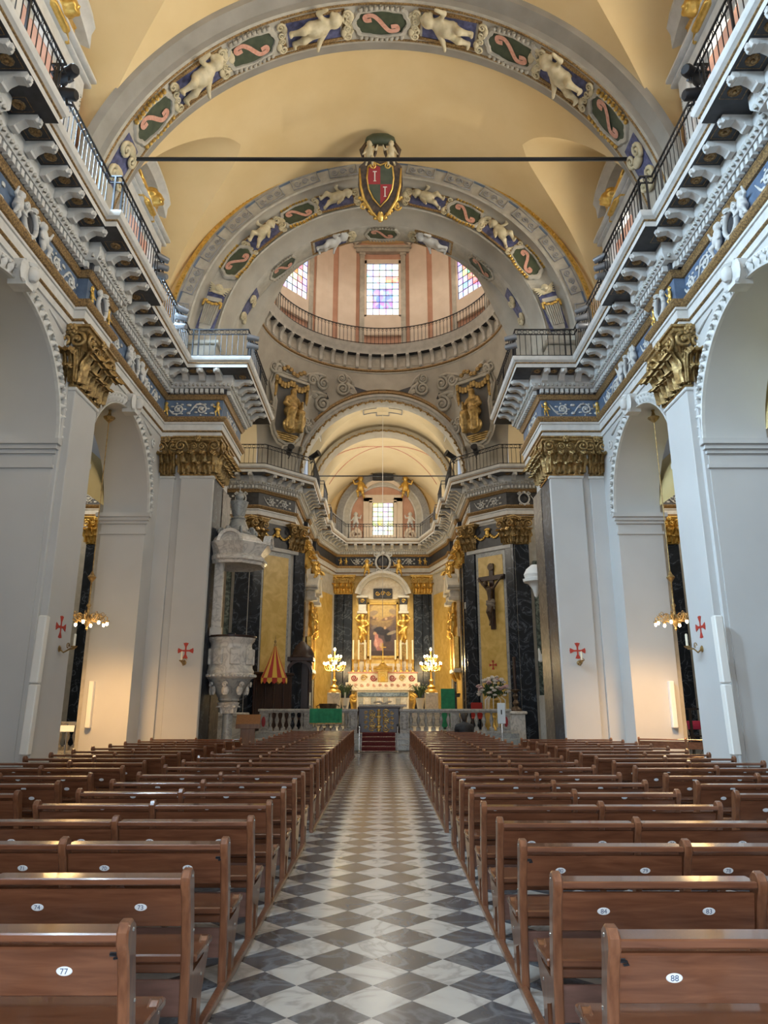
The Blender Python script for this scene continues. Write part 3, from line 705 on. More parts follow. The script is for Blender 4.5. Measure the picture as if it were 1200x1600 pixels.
for s, side in ((-1, 'left'), (1, 'right')):
    for yc, od in ((12.0, 'second'), (18.1, 'first')):
        wn += 1
        root = S('window_%d' % wn, 'tall nave window with stucco frame and gilded cherub pediment, %s wall, %s from the dome' % (side, od), 'window')
        M = TR(s*7.3, yc, 0) @ RZ(-s*PI/2) @ SC(1.12, 1.3, 1.0)    # local -y faces the nave
        f = MB()
        for x0, x1, z0, z1, d in ((-1.5, -0.95, 12.3, 15.6, 0.16), (0.95, 1.5, 12.3, 15.6, 0.16), (-1.5, 1.5, 15.5, 15.95, 0.18), (-1.3, -1.02, 12.3, 15.5, 0.23), (1.02, 1.3, 12.3, 15.5, 0.23)):
            f.bbox(x0, x1, -d, 0, z0, z1, 0.02, M)
        f.build('window_frame', 'stucco', root)
        p = MB()
        for d, z0, z1 in ((0.26, 15.95, 16.05), (0.36, 16.05, 16.15)): p.bbox(-1.75-d*0.2, 1.75+d*0.2, -d, 0, z0, z1, 0.02, M)
        p.arch([(2.15, -0.02), (2.15, -0.3), (2.25, -0.36), (2.32, -0.45), (2.42, -0.45), (2.42, 0)], 14.95, R(32), R(148), 20, M=M)
        p.build('pediment', 'stucco', root, 40)
        p = MB(); p.arch([(0.6, -0.06), (2.15, -0.06)], 14.95, R(35), R(145), 16, M=M); p.build('tympanum', 'stucco_shade', root)
        put('cherub_head', CHER, root, M=M @ TR(0, -0.14, 16.3) @ SC(1.5))
        eg = MB()
        for k in range(24):
            for t in (-1, 1): eg.ball((t*1.4, -0.17, 12.5+k*0.13), (0.05, 0.03, 0.05), 5, 4, M)
        eg.build('bead_course', 'stucco_shade', root, 180, kind='stuff')
        bar = MB()
        for k in range(5): bar.box(-0.95+k*0.475-0.03, -0.95+k*0.475+0.03, 0.22, 0.27, 12.6, 15.5, M)
        for k in range(6): bar.box(-0.95, 0.95, 0.22, 0.27, 12.6+k*0.58-0.03, 12.6+k*0.58+0.03, M)
        bar.build('window_bars', 'dark_wood', root)
        gp = MB().box(-0.21, 0.21, 0.24, 0.25, -0.26, 0.26).mesh('pane', 'window_glass')
        for i in range(4):
            for j in range(5): put('pane', gp, root, M=M @ TR(-0.7125+i*0.475, 0, 12.89+j*0.58))
# entrance end behind the viewer, with its great window
m = MB(); m.box(-8.3, -1.8, -4.9, -4.5, 0, 20.5); m.box(1.8, 8.3, -4.9, -4.5, 0, 20.5); m.box(-1.8, 1.8, -4.9, -4.5, 3.9, 20.5)
we = m.build('wall_entrance', 'pier_plaster', kind='structure', label='plain entrance wall behind the pews with a great window', cat='wall')
MB().box(-3.2, 3.2, -4.5, -4.4, 7.3, 13.7).build('window_frame', 'stucco', we)
MB().box(-3.0, 3.0, -4.4, -4.36, 7.5, 13.5).build('pane', 'window_glass', we)
# ================================================================== ARCHES, DOME, TRANSEPTS, CHOIR
def soffit_M(r, c, deg, y, s=1.0):                              # relief on the underside of an arch
    a = R(deg); X = Vector((math.sin(a), 0, -math.cos(a))); Yv = Vector((math.cos(a), 0, math.sin(a))); Z = Vector((0, -1, 0))
    M = Matrix((X, Yv, Z)).transposed().to_4x4(); M.translation = (r*math.cos(a), y, c+r*math.sin(a))
    return M @ SC(s)
def face_M(r, c, deg, y, s=1.0):                                # relief on an arch face turned to the nave
    a = R(deg); X = Vector((math.sin(a), 0, -math.cos(a))); Yv = Vector((0, 1, 0)); Z = Vector((math.cos(a), 0, math.sin(a)))
    M = Matrix((X, Yv, Z)).transposed().to_4x4(); M.translation = (r*math.cos(a), y, c+r*math.sin(a))
    return M @ SC(s)
def ribbon_medallion(w=0.95, h=0.5, gilt=True):
    fr = MB(); fo = []
    for k in range(32):
        a = 2*PI*k/32; q = 1.0+0.05*math.cos(8*a)
        fo.append((math.copysign(abs(math.cos(a))**0.7, math.cos(a))*w*0.5*q, math.copysign(abs(math.sin(a))**0.7, math.sin(a))*h*0.5*q))
    fr.rows([[(x*k, y, z*k) for x, z in fo] for k, y in ((0.98, -0.02), (1.0, -0.06), (1.14, -0.07), (1.24, -0.03), (1.26, 0.0))], True)
    me_f = fr.mesh('medallion', 'arch_stucco', 40)
    fi = MB(); fi.add([(x, -0.025, z) for x, z in fo], [tuple(range(31, -1, -1))]); me_g = fi.mesh('medallion_field', 'green_field')
    rb = MB(); pts = []
    ctl = [(-0.20, 0.12), (-0.31, 0.10), (-0.33, 0.24), (-0.18, 0.28), (-0.05, 0.12), (0.05, -0.08), (0.17, -0.27), (0.33, -0.24), (0.31, -0.10), (0.20, -0.12)]
    for i in range(len(ctl)-1):
        p0, p1, p2, p3 = ctl[max(i-1, 0)], ctl[i], ctl[i+1], ctl[min(i+2, len(ctl)-1)]
        for k in range(4):
            t = k/4; pts.append(tuple(0.5*(2*p1[q]+(p2[q]-p0[q])*t+(2*p0[q]-5*p1[q]+4*p2[q]-p3[q])*t*t+(3*p1[q]-p0[q]-3*p2[q]+p3[q])*t**3)*(w, h*1.15)[q] for q in (0, 1)))
    pts.append((ctl[-1][0]*w, ctl[-1][1]*h*1.15)); n_ = len(pts)-1
    rows = []
    for i, (x, z) in enumerate(pts):
        j = min(i+1, n_); k = max(i-1, 0); dx, dz = pts[j][0]-pts[k][0], pts[j][1]-pts[k][1]; l = math.hypot(dx, dz); hw = h*0.085
        rows.append([(x-dz/l*hw, -0.045, z+dx/l*hw), (x+dz/l*hw, -0.045, z-dx/l*hw)])
    rb.rows(rows); me_r = rb.mesh('ribbon', 'ribbon')
    sh = MB()
    for k in range(9):
        t = -0.42+0.84*k/8; sh.ball((t*w, -0.05, h*0.66-0.10*abs(t)), (0.05, 0.035, 0.06), 6, 4); sh.ball((t*w, -0.05, -h*0.66+0.10*abs(t)), (0.05, 0.035, 0.06), 6, 4)
    me_s = sh.mesh('shell_edge', 'gold' if gilt else 'arch_stucco', 180)
    return me_f, me_g, me_r, me_s
MED = ribbon_medallion(); MED_W = ribbon_medallion(gilt=False)
def medallion(parent, M, kit=MED):
    o = put('medallion', kit[0], parent, M=M); put('medallion_field', kit[1], o); put('ribbon', kit[2], o); put('shell_edge', kit[3], o)
PB = MB().box(-0.62, 0.62, -0.03, 0.0, -0.3, 0.3).mesh('figure_panel', 'lapis')
PF = MB()
for x0, x1, z0, z1 in ((-0.66, 0.66, 0.28, 0.34), (-0.66, 0.66, -0.34, -0.28), (-0.66, -0.6, -0.34, 0.34), (0.6, 0.66, -0.34, 0.34)): PF.box(x0, x1, -0.05, 0, z0, z1)
PF = PF.mesh('panel_border', 'bronze_trim')
RSC = MB(); spiral(RSC, (0, -0.06, 0.12), 0.13, 1.5, 0.04, sgn=1); spiral(RSC, (0, -0.06, -0.14), 0.11, 1.5, 0.035, sgn=-1); RSC.ball((0.12, -0.05, 0), (0.1, 0.05, 0.16), 8, 6)
RSC = RSC.mesh('stucco_scroll', 'putto_stone', 180)
DRP = MB()
for k in range(5): DRP.ball((-0.28+0.14*k, -0.07, -0.10*math.sin(k*PI/4)), (0.10, 0.05, 0.06), 6, 5)
DRP.ball((-0.33, -0.05, -0.12), (0.05, 0.04, 0.13), 6, 5); DRP.ball((0.33, -0.05, -0.12), (0.05, 0.04, 0.13), 6, 5)
DRAPE = DRP.mesh('gilt_swag', 'gold', 180)
CHER_S = CHER.copy(); CHER_S.materials.clear(); CHER_S.materials.append(MATS['putto_stone'])
def figure_panel(parent, M, mir, mesh, wide=True, bg=True):
    o = put('figure_panel', PB, parent, M=M)
    put('panel_border', PF, o)
    g = -1 if mir else 1
    put('putto', mesh, o, M=TR(-0.52*g, -0.10, -0.02) @ SC(g, 1, 1) @ RY(R(80)) @ SC(1.22, 1.05, 1.12))
    put('stucco_scroll', RSC, o, M=TR(g*0.70, 0, 0) @ SC(g, 1, 1)); put('gilt_swag', DRAPE, o, M=TR(0.1*g, 0.02, 0.16) @ SC(0.7))
# ---- transverse rib of the nave vault
rib = S('trim_4', 'broad grey transverse rib of the nave vault with ribbon medallions and reclining putti', 'arch')
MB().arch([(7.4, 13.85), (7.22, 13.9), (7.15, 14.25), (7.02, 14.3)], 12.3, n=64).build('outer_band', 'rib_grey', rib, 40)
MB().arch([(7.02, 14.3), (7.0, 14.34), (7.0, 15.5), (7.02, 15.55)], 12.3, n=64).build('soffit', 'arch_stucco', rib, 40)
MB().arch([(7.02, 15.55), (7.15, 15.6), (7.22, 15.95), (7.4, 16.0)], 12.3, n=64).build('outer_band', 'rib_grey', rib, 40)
for y in (14.4, 15.44): MB().arch([(7.0, y-0.03), (6.975, y-0.02), (6.975, y+0.02), (7.0, y+0.03)], 12.3, n=64).build('fillet', 'bronze_trim', rib)
for d in (0, 29.5, -29.5, 56.5, -56.5): medallion(rib, soffit_M(7.0, 12.3, 90+d, 14.92, 1.38), MED if abs(d) > 40 else MED_W)
for d in (15, 43): 
    for g in (-1, 1): figure_panel(rib, soffit_M(7.0, 12.3, 90-g*d, 14.92, 1.3), g > 0, PUTTO_Y)
for g in (-1, 1):
    for d in (67, 73): put('stucco_scroll', RSC, rib, M=soffit_M(7.0, 12.3, 90+g*d, 14.92, 1.5))
    put('figure_panel', PB, rib, M=soffit_M(7.0, 12.3, 90+g*69, 14.92, 1.1))
for d in (22.3, 36.5, 49.5, 7.5):
    for g in (-1, 1):
        put('stucco_scroll', RSC, rib, M=soffit_M(7.0, 12.3, 90-g*d, 14.72, 0.85)); put('stucco_scroll', RSC, rib, M=soffit_M(7.0, 12.3, 90-g*d, 15.15, 0.85) @ SC(-1, 1, -1))
# ---- great arch at the crossing
ca = S('trim_5', 'great stepped arch at the crossing with gilt edge, grey scrollwork, medallions and putti', 'arch')
c5 = 12.9
MB().arch([(7.05, 20.6), (6.98, 20.42), (6.9, 20.40), (6.82, 20.42)], c5, n=72, leg=12.15).build('gilt_edge', 'gold', ca, 50)
MB().arch([(7.4, 20.6), (6.98, 20.55)], c5, n=72, leg=12.15).build('outer_wall', 'vault_plaster', ca)
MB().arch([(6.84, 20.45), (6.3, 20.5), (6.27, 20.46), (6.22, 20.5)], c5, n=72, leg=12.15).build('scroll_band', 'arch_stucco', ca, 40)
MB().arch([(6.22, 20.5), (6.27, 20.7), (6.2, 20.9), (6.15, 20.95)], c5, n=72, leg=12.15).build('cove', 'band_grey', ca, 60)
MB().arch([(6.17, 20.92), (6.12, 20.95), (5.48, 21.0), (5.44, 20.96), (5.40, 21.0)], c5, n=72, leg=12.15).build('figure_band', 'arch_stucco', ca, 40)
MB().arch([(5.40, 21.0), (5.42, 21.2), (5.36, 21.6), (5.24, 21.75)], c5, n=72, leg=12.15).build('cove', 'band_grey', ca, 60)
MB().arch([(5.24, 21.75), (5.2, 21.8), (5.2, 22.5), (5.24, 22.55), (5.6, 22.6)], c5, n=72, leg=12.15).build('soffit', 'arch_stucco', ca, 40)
eg = MB()
for k in range(150):
    a = PI*(k+0.5)/150; eg.ball((0, 0, 0), (0.05, 0.04, 0.05), 5, 4, face_M(6.9, c5, math.degrees(a), 20.41))
eg.build('gilt_bead_course', 'gold', ca, 180, kind='stuff')
SGREY = MB()
for k in range(3):
    spiral(SGREY, (-0.3+0.3*k, -0.012, 0), 0.12, 1.5, 0.022, sgn=1 if k % 2 else -1, n=18)
for x0, x1, z0, z1 in ((-0.5, 0.5, 0.17, 0.2), (-0.5, 0.5, -0.2, -0.17), (-0.5, -0.47, -0.2, 0.2), (0.47, 0.5, -0.2, 0.2)): SGREY.box(x0, x1, -0.03, 0, z0, z1)
mk('grey_blue', (0.28, 0.28, 0.29), 0.7, col2=(0.36, 0.36, 0.36), scale=9)
SGREY = SGREY.mesh('scroll_panel', 'grey_blue', 180)
for k in range(-7, 8):
    if k == 0: continue
    put('scroll_panel', SGREY, ca, M=face_M(6.55, c5, 90-k*11.8, 20.47, 0.98))
    put('scroll_link', FPANEL, ca, M=face_M(6.74, c5, 90-k*11.8+5.9, 20.455) @ SC(1.3, 1, 0.13))
for d in (29.5, 57):
    for g in (-1, 1): medallion(ca, face_M(5.8, c5, 90-g*d, 20.93, 1.2))
for d in (16, 44):
    for g in (-1, 1): figure_panel(ca, face_M(5.8, c5, 90-g*d, 20.93, 1.02), g > 0, PUTTO_Y)
for d in (22.8, 37, 50.5, 8.5):
    for g in (-1, 1):
        put('stucco_scroll', RSC, ca, M=face_M(5.98, c5, 90-g*d, 20.93, 0.7)); put('stucco_scroll', RSC, ca, M=face_M(5.62, c5, 90-g*d, 20.93, 0.7) @ SC(-1, 1, -1))
TERM = MB(); TERM.prism([(-0.2, -0.9), (0.2, -0.9), (0.32, 0.2), (-0.32, 0.2)], -0.06, 0, 'y'); TERM.box(-0.28, 0.28, -0.1, 0, 0.25, 0.42)
for k in range(7): TERM.tube([(-0.21+0.07*k, -0.08, -0.7), (-0.24+0.08*k, -0.1, 0.1)], 0.03, 5)
TERM = TERM.mesh('pedestal_term', 'arch_stucco', 40)
for g in (-1, 1):
    o = put('figure_panel', PB, ca, M=face_M(5.8, c5, 90-g*76, 20.93) @ SC(1.3, 1, 1.0))
    put('pedestal_term', TERM, ca, M=face_M(5.8, c5, 90-g*76, 20.91, 0.9) @ RY(-g*PI/2)); put('gilt_swag', DRAPE, ca, M=face_M(5.8, c5, 90-g*74, 20.87, 0.9) @ RY(-g*PI/2)); put('cherub_head', CHER_S, ca, M=face_M(5.8, c5, 90-g*69, 20.9, 0.75) @ RY(-g*PI/2))
for d in (0, 43, -43): medallion(ca, soffit_M(5.2, c5, 90+d, 22.15, 1.1), MED_W)
for g in (-1, 1):
    for d in (21,): figure_panel(ca, soffit_M(5.2, c5, 90-g*d, 22.15, 1.1), g > 0, PUTTO_W)
    put('figure_panel', PB, ca, M=soffit_M(5.2, c5, 90-g*63, 22.15, 0.9)); put('stucco_scroll', RSC, ca, M=soffit_M(5.2, c5, 90-g*62, 22.15, 1.1)); put('stucco_scroll', RSC, ca, M=soffit_M(5.2, c5, 90-g*70, 22.15, 1.1))
for s in (-1, 1):                                               # pedestals at the feet of the arch, on the cornice
    MB().bbox(s*5.35, s*6.3, 20.75, 21.3, 12.15, 12.9, 0.03).build('pedestal', 'arch_stucco', ca)
    MB().bbox(s*5.25, s*6.4, 20.68, 21.3, 12.9, 13.05, 0.03).build('pedestal_cap', 'arch_stucco', ca)
# ---- dome: ring cornice, drum, windows, cupola
dm = S('wall_drum', 'round dome drum with salmon and cream pilasters above a bracketed ring cornice', 'dome')
DC = 28.0; TD = TR(0, DC, 0)
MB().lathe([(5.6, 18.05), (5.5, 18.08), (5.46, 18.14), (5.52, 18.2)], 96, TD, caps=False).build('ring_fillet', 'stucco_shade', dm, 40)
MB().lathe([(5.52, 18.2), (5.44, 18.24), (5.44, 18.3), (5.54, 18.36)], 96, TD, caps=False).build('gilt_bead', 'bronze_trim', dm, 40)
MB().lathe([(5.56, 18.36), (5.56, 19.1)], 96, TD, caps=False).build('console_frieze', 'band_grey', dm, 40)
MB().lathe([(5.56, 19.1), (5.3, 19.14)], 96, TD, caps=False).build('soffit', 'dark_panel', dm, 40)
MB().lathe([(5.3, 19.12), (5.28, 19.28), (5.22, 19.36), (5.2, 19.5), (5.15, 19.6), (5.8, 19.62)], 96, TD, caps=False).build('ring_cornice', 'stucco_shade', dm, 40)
CON = MB(); CON.prism([(0, 0), (0.30, 0), (0.32, -0.08), (0.24, -0.16), (0.13, -0.3), (0.10, -0.6), (0.14, -0.66), (0.1, -0.72), (0, -0.72)], -0.08, 0.08, 'x')
CON = CON.mesh('console', 'stucco_shade', 40); CPAN = MB().box(-0.17, 0.17, 0, 0.02, -0.62, -0.15).mesh('frieze_panel', 'arch_stucco')
for k in range(52):
    a = 2*PI*k/52
    for nm, me, da in (('console', CON, 0), ('frieze_panel', CPAN, PI/52)):
        b = a+da; put(nm, me, dm, M=TR(5.56*math.sin(b), DC+5.56*math.cos(b), 19.1) @ RZ(-b+PI))
MB().lathe([(5.78, 19.6), (5.78, 26.2)], 112, TD, caps=False).build('drum', 'salmon', dm, 60)
MB().lathe([(5.8, 26.0), (5.5, 26.05), (5.45, 26.3), (5.75, 26.4)]+[(5.7*math.cos(R(t)), 26.4+5.0*math.sin(R(t))) for t in range(0, 91, 6)], 64, TD, caps=False).build('cupola', 'vault_plaster', dm, 60)
def sector(r0, r1, a0, a1, z0, z1, mb):
    n = max(1, int((a1-a0)/3)); f = lambda r, a, z: (r*math.sin(R(a)), DC+r*math.cos(R(a)), z)
    for k in range(n):
        b0, b1 = a0+(a1-a0)*k/n, a0+(a1-a0)*(k+1)/n
        mb.add([f(r0,b0,z0), f(r0,b1,z0), f(r0,b1,z1), f(r0,b0,z1), f(r1,b0,z0), f(r1,b1,z0), f(r1,b1,z1), f(r1,b0,z1)], [(0,1,2,3), (0,3,7,4), (1,5,6,2), (0,4,5,1), (3,2,6,7)])
S7 = 360/7
for k in range(7):
    for g in (-1, 1):
        mb = MB(); sector(5.66, 5.8, k*S7+min(g*9.9, g*12.4), k*S7+max(g*9.9, g*12.4), 19.62, 25.2, mb); mb.build('pilaster', 'arch_stucco', dm)
        mb = MB(); sector(5.63, 5.8, k*S7+min(g*9.5, g*12.8), k*S7+max(g*9.5, g*12.8), 25.2, 25.6, mb); mb.build('pilaster_capital', 'arch_stucco', dm)
        mb = MB(); sector(5.71, 5.8, k*S7+min(g*14.4, g*24.2), k*S7+max(g*14.4, g*24.2), 19.62, 26.1, mb); mb.build('wall_panel', 'drum_cream', dm)
GLC = ((0.75, 0.85, 1.0), (0.9, 0.95, 0.95), (0.55, 0.75, 1.0), (0.9, 0.85, 0.6), (0.5, 0.85, 0.75), (1.0, 0.75, 0.7))
PANE = MB().box(-0.165, 0.165, -0.01, 0.01, -0.185, 0.185).mesh('pane', 'stained_glass')
names = {0: 'centre', 1: 'right', 6: 'left'}
for k in (0, 1, 6):
    wn += 1; lab = {0: 'tall stained glass window in the dome drum with a blue and violet kneeling figure', 1: 'stained glass window in the dome drum with green and red figures, half hidden by the arch at right', 6: 'stained glass window in the dome drum with a red robed figure, half hidden by the arch at left'}[k]
    root = S('window_%d' % wn, lab, 'window'); b = k*2*PI/7
    M = TR(5.70*math.sin(b), DC+5.70*math.cos(b), 21.6) @ RZ(-b)      # local -y looks to the dome centre
    f = MB()
    for x0, x1, z0, z1 in ((-1.0, -0.86, -0.1, 3.3), (0.86, 1.0, -0.1, 3.3), (-1.0, 1.0, 3.1, 3.35), (-1.0, 1.0, -1.2, -0.02)): f.box(x0, x1, -0.1, 0.06, z0, z1, M)
    f.build('window_frame', 'drum_cream', root)
    pd = MB(); pd.box(-1.45, 1.45, -0.25, 0.05, 3.75, 3.95, M); pd.box(-1.55, 1.55, -0.35, 0.05, 3.95, 4.08, M)
    pd.arch([(1.75, 0), (1.75, -0.3), (1.95, -0.38), (1.95, 0)], 3.1, R(35), R(145), 14, M=M); pd.build('pediment', 'arch_stucco', root, 40)
    bars = MB()
    for i in range(6): bars.box(-0.86+i*0.344-0.014, -0.86+i*0.344+0.014, -0.06, -0.02, 0, 3.1, M)
    for j in range(9): bars.box(-0.86, 0.86, -0.06, -0.02, j*0.3875-0.014, j*0.3875+0.014, M)
    bars.build('leading', 'iron', root)
    for i in range(5):
        for j in range(8):
            o = put('pane', PANE, root, M=M @ TR(-0.688+i*0.344, -0.03, 0.194+j*0.3875))
            c = random.choice(GLC[:3]); d2 = (i-2)**2
            if k == 0:
                if j in (1, 2, 3) and 1 <= i <= 3: c = (0.25, 0.35, 0.85) if i == 2 or j == 2 else (0.35, 0.25, 0.7)
                elif j == 5 and i >= 3: c = (0.95, 0.45, 0.4)
            elif k == 1: c = random.choice(((0.2, 0.6, 0.35), (0.95, 0.4, 0.2), (0.9, 0.75, 0.4), (0.4, 0.45, 0.85), (0.8, 0.25, 0.2))) if 0 < i < 4 and j > 0 else random.choice(((0.5, 0.45, 0.85), (0.7, 0.7, 0.95)))
            else: c = random.choice(((0.85, 0.1, 0.08), (0.95, 0.85, 0.65), (0.9, 0.3, 0.25))) if 0 < i < 4 and j > 1 else random.choice(((0.55, 0.5, 0.9), (0.8, 0.75, 0.95), (0.9, 0.6, 0.7)))
            o.color = (*c, 1)
    if k: 
        for i in range(5): MB().box(-0.8+i*0.33, -0.8+i*0.33+0.31, -0.09, -0.03, -0.95, -0.03, M).build('shutter_board', 'dark_wood', root)
# pendentives
def pend(s):
    rows = []; N = 96
    for i in range(N+1):
        ph = PI*i/N; d = math.degrees(ph); rg = (5.5*math.sin(ph), DC+5.5*math.cos(ph), 18.08)
        if d < 36: a = d/36*PI/2; L = (4.4*math.sin(a), 33.35, 12.45+4.4*math.cos(a))
        elif d < 54: t = (d-36)/18; L = (4.4+1.5*t, 33.35-1.75*t, 12.2)
        elif d < 128: t = (d-54)/74*PI; L = (5.9, 27.8+3.8*math.cos(t), 12.2+4.1*math.sin(t))
        elif d < 144: t = (d-128)/16; L = (5.9-0.68*t, 24.0-1.45*t, 12.2)
        else: a = (d-144)/36*PI/2; L = (5.22*math.cos(a), 22.55, 12.9+5.22*math.sin(a)) if a > 0.02 else (5.22, 22.55, 12.3)
        row = []
        for k in range(9):
            t = k/8; q = 0.0
            row.append((s*(L[0]+(rg[0]-L[0])*t), L[1]+(rg[1]-L[1])*t, L[2]+(rg[2]-L[2])*t))
        rows.append(row)
    return MB().rows(rows)
for s, side in ((-1, 'left'), (1, 'right')):
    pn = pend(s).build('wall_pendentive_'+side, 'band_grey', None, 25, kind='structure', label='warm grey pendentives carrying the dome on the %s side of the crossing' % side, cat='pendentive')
def pend_frame(s, d, t):
    def P(d_, t_):
        ph = R(d_); rg = Vector((5.5*math.sin(ph), DC+5.5*math.cos(ph), 18.08))
        if d_ < 36: a_ = d_/36*PI/2; L = Vector((4.4*math.sin(a_), 33.35, 12.45+4.4*math.cos(a_)))
        elif d_ < 54: q = (d_-36)/18; L = Vector((4.4+1.5*q, 33.35-1.75*q, 12.2))
        else: q = (d_-54)/74*PI; L = Vector((5.9, 27.8+3.8*math.cos(q), 12.2+4.1*math.sin(q)))
        v = L.lerp(rg, t_); return Vector((s*v.x, v.y, v.z))
    p = P(d, t); X = (P(d+0.5, t)-P(d-0.5, t)).normalized(); Z = (P(d, min(1, t+0.05))-P(d, max(0, t-0.05))).normalized()
    Y = Z.cross(X).normalized()
    if Y.dot(p-Vector((0, DC, p.z))) < 0: Y = -Y; X = -X
    X = Y.cross(Z).normalized(); M = Matrix((X, Y, Z)).transposed().to_4x4(); M.translation = p - Y*0.02
    return M
PSC = MB(); spiral(PSC, (0, -0.04, 0), 0.30, 1.9, 0.075, sgn=1, start=PI/2, n=30); PSC.tube([(0, -0.04, 0.30), (-0.35, -0.04, 0.26), (-0.75, -0.04, 0.05), (-1.0, -0.03, -0.25)], [0.075, 0.085, 0.07, 0.02], 7); PSC.ball((-0.45, -0.05, 0.12), (0.2, 0.07, 0.12), 8, 6); PSC.ball((0, -0.07, 0), 0.09, 8, 6)
PSC = PSC.mesh('scroll_ornament', 'arch_stucco', 180)
PTRI = MB().prism([(-0.7, -0.12), (0.55, 0.0), (-0.7, 0.25)], -0.03, 0.0, 'y').mesh('dark_inlay', 'dark_panel')
for s in (-1, 1):
    pnl = [o for o in COL.objects if o.name == 'wall_pendentive_'+('left' if s < 0 else 'right')][0]
    for d, t, sc_, fl_ in ((16, 0.60, 0.8, 1), (24, 0.48, 0.95, -1), (29, 0.30, 0.8, 1), (33, 0.14, 0.6, -1), (30, 0.82, 0.8, -1), (60, 0.80, 0.8, 1), (60, 0.4, 0.8, 1), (20, 0.86, 0.6, 1)):
        put('scroll_ornament', PSC, pnl, M=pend_frame(s, d, t) @ SC(1.5*sc_*fl_*s, 1.5*sc_, 1.5*sc_))
    for t_, nm, rr_ in ((0.10, 'arch_moulding', 0.05), (0.22, 'arch_moulding', 0.03)):
        ln = MB(); ln.tube([tuple(pend_frame(s, 1+34.5*k/30, t_).translation) for k in range(31)], rr_, 5); ln.build(nm, 'bronze_trim', pnl, 180)
    put('dark_inlay', PTRI, pnl, M=pend_frame(s, 11, 0.5) @ SC(s*1.1, 1, 1.2)); put('dark_inlay', PTRI, pnl, M=pend_frame(s, 27, 0.58) @ RY(s*0.9) @ SC(s*0.7, 1, 0.9))
# transepts
for s, side in ((-1, 'left'), (1, 'right')):
    root = S('wall_transept_'+side, 'dark marble transept wall with gilt capitals seen beyond the %s arcade' % side, 'wall')
    MB().box(s*5.75, s*16, 31.45, 31.8, 0, 12.2).build('transept_wall', 'stucco_shade', root)
    MB().box(s*16, s*16.3, 23.8, 31.6, 0, 17.5).build('end_wall', 'grey_marble', root)
    MB().box(s*8.3, s*16, 23.5, 23.8, 12.15, 16.8).build('side_wall', 'pier_plaster', root)
    MB().box(s*13.7, s*16, 21.9, 23.8, 0, 12.2).build('side_wall', 'pier_plaster', root)
    m = MB(); n = 20
    m.rows([[(s*5.9, 27.7+3.8*math.cos(PI*k/n), 12.5+4.1*math.sin(PI*k/n)), (s*16.1, 27.7+3.9*math.cos(PI*k/n), 12.5+4.1*math.sin(PI*k/n))] for k in range(n+1)])
    m.build('transept_vault', 'choir_plaster', root, 60)
    for x in (6.15, 8.7, 12.9):
        MB().bbox(s*(x-0.42), s*(x+0.42), 31.2, 31.5, 0, 8.62, 0.02).build('pilaster', 'black_marble', root)
        capital(root, s*(x-0.40), s*(x+0.40), 31.22, 31.5, 8.62, 9.86, [-PI/2], 'gold' if x > 7 else 'old_gold')
    MB().bbox(s*6.75, s*8.1, 31.36, 31.5, 1.2, 7.9, 0.02).build('marble_panel', 'green_marble', root)
    MB().bbox(s*9.3, s*12.3, 31.36, 31.5, 0.4, 8.4, 0.02).build('marble_panel', 'black_marble', root)
# diagonal piers of the crossing with yellow marble panels
for s, side in ((-1, 'left'), (1, 'right')):
    root = S('pillar_diagonal_'+side, 'slanting crossing pier with a yellow marble panel between black marble pilasters, %s of the altar rail' % side, 'pier')
    M = TR(s*4.95, 32.15, 0) @ RZ(-s*PI/4)                       # local -y faces the crossing, x along
    W = 1.06
    MB().box(-W-0.3, W+0.3, 0.0, 0.6, 0, 9.9, M).build('core', 'stucco_shade', root)
    MB().bbox(-W+0.28, W-0.18, -0.05, 0.0, 0.4, 8.5, 0.01, M).build('panel_border', 'grey_marble', root)
    MB().bbox(-W+0.42, W-0.32, -0.07, -0.04, 0.6, 8.25, 0.01, M).build('marble_panel', 'yellow_marble', root)
    MB().bbox(-s*(W+0.18)-0.16, -s*(W+0.18)+0.42, -0.12, 0.1, 0, 8.62, 0.01, M).build('pilaster', 'black_marble', root)
    MB().bbox(s*(W)-0.14, s*(W)+0.3, -0.10, 0.1, 0, 8.62, 0.01, M).build('pilaster', 'black_marble', root)
    MB().bbox(-W+0.2, W-0.1, -0.06, 0.0, 8.62, 9.75, 0.02, M).build('frieze_block', 'dark_panel', root)
    MB().bbox(-W-0.2, W+0.2, -0.14, 0.0, 8.46, 8.64, 0.02, M).build('moulding', 'stucco', root)
    sw = MB()
    for t in (-0.4, 0.4):
        for k in range(9): sw.ball((t-0.32+0.08*k, -0.1, 9.3-0.22*math.sin(k*PI/8)), (0.07, 0.05, 0.07), 6, 4, M)
        sw.ball((t*1.9, -0.1, 9.05), (0.07, 0.05, 0.22), 6, 5, M)
    sw.ball((0, -0.12, 9.3), (0.13, 0.1, 0.2), 8, 6, M); sw.ball((0, -0.12, 9.5), (0.2, 0.08, 0.08), 8, 6, M)
    sw.build('gilt_festoon', 'gold', root, 180)
    cp = capital(root, -0.30, 0.30, -0.12, 0.1, 8.62, 9.86, [-PI/2], 'old_gold'); cp.matrix_local = M @ TR(-s*(W+0.05), 0, 0)
    cp = capital(root, -0.26, 0.26, -0.12, 0.1, 8.62, 9.86, [-PI/2], 'old_gold'); cp.matrix_local = M @ TR(s*(W+0.08), 0, 0)
    o = put('painted_cross', CROSS, root, M=M @ TR(0, -0.085, 3.35) @ SC(0.85)); o['label'] = 'dark red painted cross on the yellow panel'
